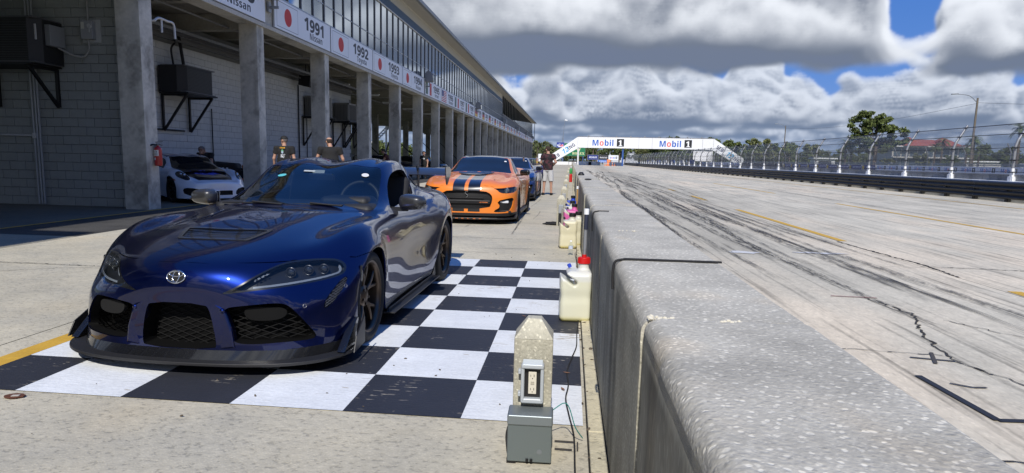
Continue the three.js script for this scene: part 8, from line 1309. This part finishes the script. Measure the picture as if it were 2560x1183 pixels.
// joints in metres, figure facing +z; J: hip, chest, neck, head, shL/shR, elL/elR, waL/waR, hipL/hipR, knL/knR, anL/anR, toL/toR
function makePerson(label, pos, turn, J, o) {
  const t = thing('person', label, 'person', pos, turn), cell = o.cell ?? .014, fat = o.fat ?? 1, sk = o.skin ?? SKIN;
  const H = J.head, hd = J.look ?? [0, 0, 1], limbs = (s) => [[J['sh' + s], J['el' + s], .052 * Math.sqrt(fat), .04], [J['el' + s], J['wa' + s], .04, .028]], legs = (s) => [[J['hip' + s], J['kn' + s], .088 * Math.sqrt(fat), .057], [J['kn' + s], J['an' + s], .056, .038]];
  const foot = (s) => [[J['an' + s], J['to' + s], .04, .032]];
  const hand = (s) => { const a = J['el' + s], w = J['wa' + s], d = V(...w).sub(V(...a)).normalize(), side = V(0, 0, 1).cross(d); if (side.length() < .2) side.set(1, 0, 0); side.normalize(); const palm = V(...w).addScaledVector(d, .07), out = [[w, palm.toArray(), .027, .03]], bend = V(0, 0, 1).multiplyScalar(.25).add(d).normalize(); for (let i = 0; i < 4; i++) { const off = (i - 1.5) * .019, r = palm.clone().addScaledVector(side, off), len = [.062, .072, .068, .052][i], m = r.clone().addScaledVector(d, len * .5), e = m.clone().addScaledVector(bend, len * .55); out.push([r.toArray(), m.toArray(), .0095, .009], [m.toArray(), e.toArray(), .009, .0075]); } const tb = V(...w).addScaledVector(d, .03).addScaledVector(side, .02), tm = tb.clone().addScaledVector(side, .022).addScaledVector(d, .03); out.push([tb.toArray(), tm.toArray(), .012, .011], [tm.toArray(), tm.clone().addScaledVector(d, .03).toArray(), .011, .008]); return out; };
  const torso = [[J.hip, L3(J.hip, J.chest, .5), .115 * fat, .118 * fat, 1.32], [L3(J.hip, J.chest, .5), J.chest, .118 * fat, .122 * Math.sqrt(fat), 1.34], [J.shL, J.shR, .058, .058], [J.chest, J.neck, .1, .055]];
  const headB = [[H, [H[0], H[1] + .025, H[2]], .088, .09], [[H[0] + hd[0] * .025, H[1] - .05, H[2] + hd[2] * .025], [H[0] + hd[0] * .05, H[1] - .085, H[2] + hd[2] * .05], .062, .046], [J.neck, [H[0], H[1] - .06, H[2]], .056, .055]];
  // body: one continuous surface, hands and head finer
  const bones = [...torso, ...limbs('L'), ...limbs('R'), ...(o.legs === false ? [] : [...legs('L'), ...legs('R'), ...foot('L'), ...foot('R')]), [J.neck, H, .056, .056]];
  const list = [surfaceNet(field(bones, .03), ...bounds(bones, .04), cell)];
  const side = V(hd[2], 0, -hd[0]); const headF = (x, y, z) => { let d = field(headB, .025)(x, y, z); const q = V(x - H[0], y - H[1], z - H[2]), u = q.dot(side), w = q.x * hd[0] + q.z * hd[2]; d = smin(d, Math.hypot(u, q.y + .025, w - .102) - .014 - .008 * clamp(-q.y * 20), .018); for (const e of [-1, 1]) { d = smin(d, Math.hypot(u - e * .088, (q.y + .012) * .75, w + .005) - .022, .01); d = -smin(-d, Math.hypot(u - e * .034, q.y - .002, w - .1) - .016, .012); } d = -smin(-d, Math.max(Math.hypot(q.y + .068, w - .102) - .006, Math.abs(u) - .024), .008); return d; };
  const hb = bounds(headB, .05); list.push(surfaceNet(headF, hb[0], hb[1], cell * .5));
  for (const s of ['L', 'R']) { const hbones = hand(s); list.push(surfaceNet(field(hbones, .006), ...bounds(hbones, .015), o.cell ? .006 : .0042)); }
  part('body', join(list), sk, t);
  // clothes: a slightly larger surface, cut at the hems
  const wear = (name, b, add, k, clip, m) => { const big = b.map(([a, c, ra, rb, sx]) => [a, c, ra + add, rb + add, sx]), f0 = field(big, k), f = (x, y, z) => Math.max(f0(x, y, z) + .0035 * noise3(x * 14, y * 9, z * 14) + .002 * noise3(x * 40, y * 22, z * 40), clip(x, y, z)); return part(name, surfaceNet(f, ...bounds(big, .03), cell), m, t); };
  const sl = .55, el = (s) => L3(J['sh' + s], J['el' + s], sl), shirtB = [...torso, [J.shL, el('L'), .07 * Math.sqrt(fat), .06], [J.shR, el('R'), .07 * Math.sqrt(fat), .06], [J.hip, L3(J.hip, J.chest, .4), .12 * fat, .118 * fat, 1.36]];
  const hem = J.hip[1] - .1; const cutSleeve = (x, y, z) => { let d = hem - y; for (const s of ['L', 'R']) { const a = V(...J['sh' + s]), e = V(...J['el' + s]), n = e.clone().sub(a).normalize(), q = V(x, y, z).sub(V(...el(s))); if (V(x, y, z).sub(a).dot(n) > .05 && Math.hypot(...V(x, y, z).sub(a).sub(n.clone().multiplyScalar(V(x, y, z).sub(a).dot(n))).toArray()) < .1) d = Math.max(d, q.dot(n)); } return Math.max(d, y - (J.neck[1] + .0)); };
  wear('shirt', shirtB, .012, .035, cutSleeve, o.shirt);
  if (o.legs !== false) {
    const lb = [...legs('L'), ...legs('R'), [J.hip, L3(J.hip, J.chest, .2), .12 * fat, .118 * fat, 1.32]], cutY = o.shorts ? Math.min(J.knL[1], J.knR[1]) + .02 : J.anL[1] - .03;
    wear(o.shorts ? 'shorts' : 'trousers', lb.map(([a, c, ra, rb, sx]) => [a, c, ra + (o.shorts ? .02 : .012), rb + (o.shorts ? .036 : .02), sx]), .006, .02, (x, y) => Math.max(cutY - y, y - (hem + .05)), o.pants);
    for (const s of ['L', 'R']) { const a = J['an' + s], b = J['to' + s], sb = [[[a[0], .05, a[2] - .04], [b[0], .042, b[2] + .03], .047, .04]]; part('shoe', surfaceNet((x, y, z) => Math.max(field(sb, .01)(x, y, z), .004 - y), ...bounds(sb, .02), .01), o.shoes ?? mat.blackPlastic, t); }
  }
  // hair or cap
  if (o.hair) { const g = surfaceNet((x, y, z) => { const q = V(x - H[0], y - H[1] - .018, z - H[2]), w = q.x * hd[0] + q.z * hd[2]; return Math.max(Math.hypot(q.x, q.y, q.z) - .101 - .006 * noise3(x * 60, y * 60, z * 60), w * (w < 0 ? 1.7 : .75) - q.y - (o.hairline ?? .02), -q.y - .075, o.bald ? Math.min(0.2, q.y - .05) : -1); }, [H[0] - .13, H[1] - .12, H[2] - .13], [H[0] + .13, H[1] + .15, H[2] + .13], .0075); part('hair', g, o.hair, t); }
  if (o.beard) { const g = surfaceNet((x, y, z) => { const q = V(x - H[0], y - H[1], z - H[2]), w = q.x * hd[0] + q.z * hd[2]; return Math.max(headF(x, y, z) - .007, q.y + .045, .03 - w); }, hb[0], hb[1], .0075); part('beard', g, o.beard, t); }
  if (o.glasses) { const e = []; for (const s of [-1, 1]) e.push(place(new RoundedBoxGeometry(.05, .032, .012, 2, .005), 0, 0, 0).applyQuaternion(new THREE.Quaternion().setFromUnitVectors(V(0, 0, 1), V(hd[0], 0, hd[2]))).translate(H[0] + hd[0] * .1 + side.x * s * .034, H[1] + .002, H[2] + hd[2] * .1 + side.z * s * .034), bar(V(H[0] + hd[0] * .095 + side.x * s * .058, H[1] + .006, H[2] + hd[2] * .095 + side.z * s * .058), V(H[0] + side.x * s * .094, H[1] + .004, H[2] + side.z * s * .094), .008, .006)); part('sunglasses', join(e), glossBlack, t); }
  if (o.cap) { const g = surfaceNet((x, y, z) => { const q = V(x - H[0], y - H[1] - .03, z - H[2]); return Math.max(Math.hypot(q.x, q.y * 1.05, q.z) - .106, -q.y - .005); }, [H[0] - .13, H[1], H[2] - .13], [H[0] + .13, H[1] + .16, H[2] + .13], .0075); const b = new THREE.CylinderGeometry(.085, .085, .008, 20, 1, false, 0, 6.2832); b.scale(1, 1, 1); b.translate(H[0] + hd[0] * .1, H[1] + .026, H[2] + hd[2] * .1); part('cap', join([g, b]), o.cap, t); }
  return t;
}
{
  const stand = (h, o = {}) => { const s = h / 1.78, w = o.w ?? 1, J = { hip: [0, .96, 0], chest: [0, 1.33, 0], neck: [0, 1.5, 0], head: [0, 1.655, .02], shL: [.175 * w, 1.43, 0], shR: [-.175 * w, 1.43, 0], elL: [.235 * w, 1.15, -.03], elR: [-.235 * w, 1.15, -.03], waL: [.25 * w, .91, .04], waR: [-.25 * w, .91, .04], hipL: [.09, .92, 0], hipR: [-.09, .92, 0], knL: [.11, .49, .02], knR: [-.11, .49, .02], anL: [.12, .075, -.02], anR: [-.12, .075, -.02], toL: [.15, .04, .13], toR: [-.15, .04, .13], ...(o.J ?? {}) }; for (const k of Object.keys(J)) if (Array.isArray(J[k]) && k !== 'look') J[k] = J[k].map((v) => v * s); return J; };
  const darkHair = std([.035, .02, .013], .85), grey = std([.16, .14, .13], .85), blackCloth = std([.012, .012, .013], .9);
  const wine = (() => { const t = tex(128, 128, (u, v) => { const a = tf(u, v, 8, 4, 5), k = smooth(.5, .62, a); return [lerp(.012, .075, k), lerp(.009, .022, k), lerp(.011, .028, k), .5]; }, false); return new THREE.MeshStandardMaterial({ map: t.map, roughness: .85 }); })();
  // the man by the wall, turned away, looking left
  const A = stand(1.78, { w: 1.05, J: { look: [.87, 0, .5], head: [.02, 1.655, .02], elL: [.27, 1.17, .03], waL: [.20, 1.02, .22], elR: [-.30, 1.2, -.06], waR: [-.15, 1.06, .14], hipL: [.10, .92, 0], knL: [.12, .49, .02], knR: [-.13, .49, .02], anL: [.13, .075, -.03], anR: [-.15, .075, .0], toL: [.2, .04, .1], toR: [-.15, .04, .14] } });
  const pa = makePerson('man in dark wine patterned T-shirt and light grey shorts standing by the blue car', P3(-.83, 0, 24.8), Math.PI - .15, A, { shirt: wine, pants: std([.5, .5, .5], .85), shorts: true, hair: darkHair, hairline: .0, beard: darkHair, glasses: true, shoes: blackCloth });
  // shirt map needs uv
  { const s = pa.children.find((c) => c.name === 'shirt'); s.geometry = boxUV(s.geometry, .5); const g = s.geometry; void g; }
  { const h = thing('blue_cloth', 'blue and dark bundle held in the left hand of the man by the wall', 'cloth', P3(-1.04, .92, 24.55)); part('bundle', surfaceNet((x, y, z) => Math.hypot(x * 1.5, y * .55, z * 1.3) - .085 + .012 * noise3(x * 22, y * 18, z * 22), [-.12, -.22, -.12], [.12, .22, .12], .012), std([.03, .035, .16], .8), h); part('tail', surfaceNet((x, y, z) => Math.hypot((x + .12 + y * .1) * .8, (y + .09) * 1.5, z * 1.6) - .07 + .01 * noise3(x * 25, y * 25, z * 20), [-.3, -.25, -.1], [.05, .05, .1], .012), std([.02, .022, .03], .8), h); }
  const B = stand(1.82, { w: 1.2, J: { look: [.95, 0, .3] } });
  const pb = makePerson('man in black T-shirt with printed back and black cap, seen from behind beyond the coupe', P3(-8.1, 0, 18.5), Math.PI + .1, B, { fat: 1.12, shirt: blackCloth, pants: blackCloth, cap: std([.01, .01, .011], .8), cell: .016, hair: grey, hairline: -.03 });
  { const pr = print(128, 160, (g) => { g.clearRect(0, 0, 128, 160); g.fillStyle = '#d6a020'; fitText(g, 'CREW', 64, 14, 22, 64, '900'); g.fillStyle = '#5f9f74'; g.beginPath(); g.ellipse(62, 54, 14, 22, 0, 0, 7); g.fill(); g.fillStyle = '#9fb2c8'; g.beginPath(); g.ellipse(62, 66, 12, 16, 0, 0, 7); g.fill(); g.fillStyle = '#c9cdd4'; for (const [x, y, r] of [[50, 100, 9], [70, 96, 7], [82, 110, 6], [46, 120, 7], [62, 118, 10], [90, 92, 5], [76, 128, 6]]) { g.beginPath(); g.arc(x, y, r, 0, 7); g.fill(); } }, { alpha: true }); const p = new THREE.PlaneGeometry(.3, .38, 6, 1), q = p.attributes.position; for (let i = 0; i < q.count; i++) q.setZ(i, -.5 * q.getX(i) ** 2); p.computeVertexNormals(); p.rotateY(Math.PI); p.translate(0, 1.32, -.166); part('shirt_print', p, pr, pb); }
  const C = stand(1.82, { w: 1.38, J: { look: [.6, 0, .8], head: [.03, 1.64, .075], neck: [.0, 1.5, .02], elL: [.36, 1.17, -.02], elR: [-.34, 1.17, .0], waL: [.36, .93, .1], waR: [-.35, .93, .1] } });
  makePerson('heavy man in plain black T-shirt looking down, seen from behind beyond the coupe', P3(-6.75, 0, 18.5), Math.PI + .25, C, { fat: 1.42, shirt: blackCloth, pants: blackCloth, cell: .016, hair: darkHair, hairline: -.02, bald: true, glasses: true });
  const D = stand(1.75, { J: { hip: [0, .95, -.18], chest: [0, 1.22, .08], neck: [0, 1.33, .2], head: [0, 1.4, .32], shL: [.19, 1.27, .1], shR: [-.19, 1.27, .1], elL: [.24, 1.02, .22], elR: [-.24, 1.02, .22], waL: [.2, .9, .4], waR: [-.2, .9, .4], hipL: [.09, .92, -.18], hipR: [-.09, .92, -.18] } });
  makePerson('man in black shirt leaning over the far side of the white sports car', P3(-11.05, 0, 19.6), -.25 + .3, D, { shirt: blackCloth, pants: blackCloth, cell: .016, hair: grey, hairline: .03, glasses: true, skin: SKIN2 });
  const E = stand(1.64, { J: { look: [.2, 0, .98], elR: [-.27, 1.15, 0], elL: [.26, 1.16, -.02] } });
  const pe = makePerson('person in black T-shirt with white chest print standing between the garage columns', P3(-8.62, 0, 39.3), -.15, E, { shirt: blackCloth, pants: std([.008, .008, .009], .9), cell: .018, hair: darkHair, hairline: .03 });
  { const pr = print(96, 48, (g) => { g.clearRect(0, 0, 96, 48); g.fillStyle = '#cfd2d6'; g.fillRect(6, 14, 34, 12); g.beginPath(); g.arc(66, 24, 17, 0, 7); g.fill(); }, { alpha: true }); const p = new THREE.PlaneGeometry(.24, .12); p.translate(.02, 1.2, .155); part('shirt_print', p, pr, pe); }
  const Fp = stand(1.76, { J: { hip: [0, .95, -.06], chest: [0, 1.3, .05], neck: [0, 1.45, .12], head: [0, 1.58, .2], shL: [.18, 1.38, .08], shR: [-.18, 1.38, .08], elL: [.22, 1.13, .15], elR: [-.22, 1.13, .15], waL: [.16, 1.0, .35], waR: [-.16, 1.0, .35], look: [0, 0, 1] } });
  makePerson('person in dark red shirt looking down beside a black car in the garage', P3(-9.5, 0, 34.4), -1.35, Fp, { shirt: std([.05, .014, .014], .9), pants: blackCloth, cell: .018, hair: std([.02, .014, .01], .9), hairline: .02 });
  const G = stand(1.74); makePerson('tiny distant person in grey shirt and yellow shorts at the end of the pit lane', P3(-7.4, 0, 150), Math.PI, G, { shirt: std([.25, .26, .26], .9), pants: std([.5, .36, .08], .9), shorts: true, cell: .03, hair: darkHair });
}
scene.traverse((o) => { if (o.isMesh) { o.castShadow = true; o.receiveShadow = true; } });
renderer.render(scene, camera);
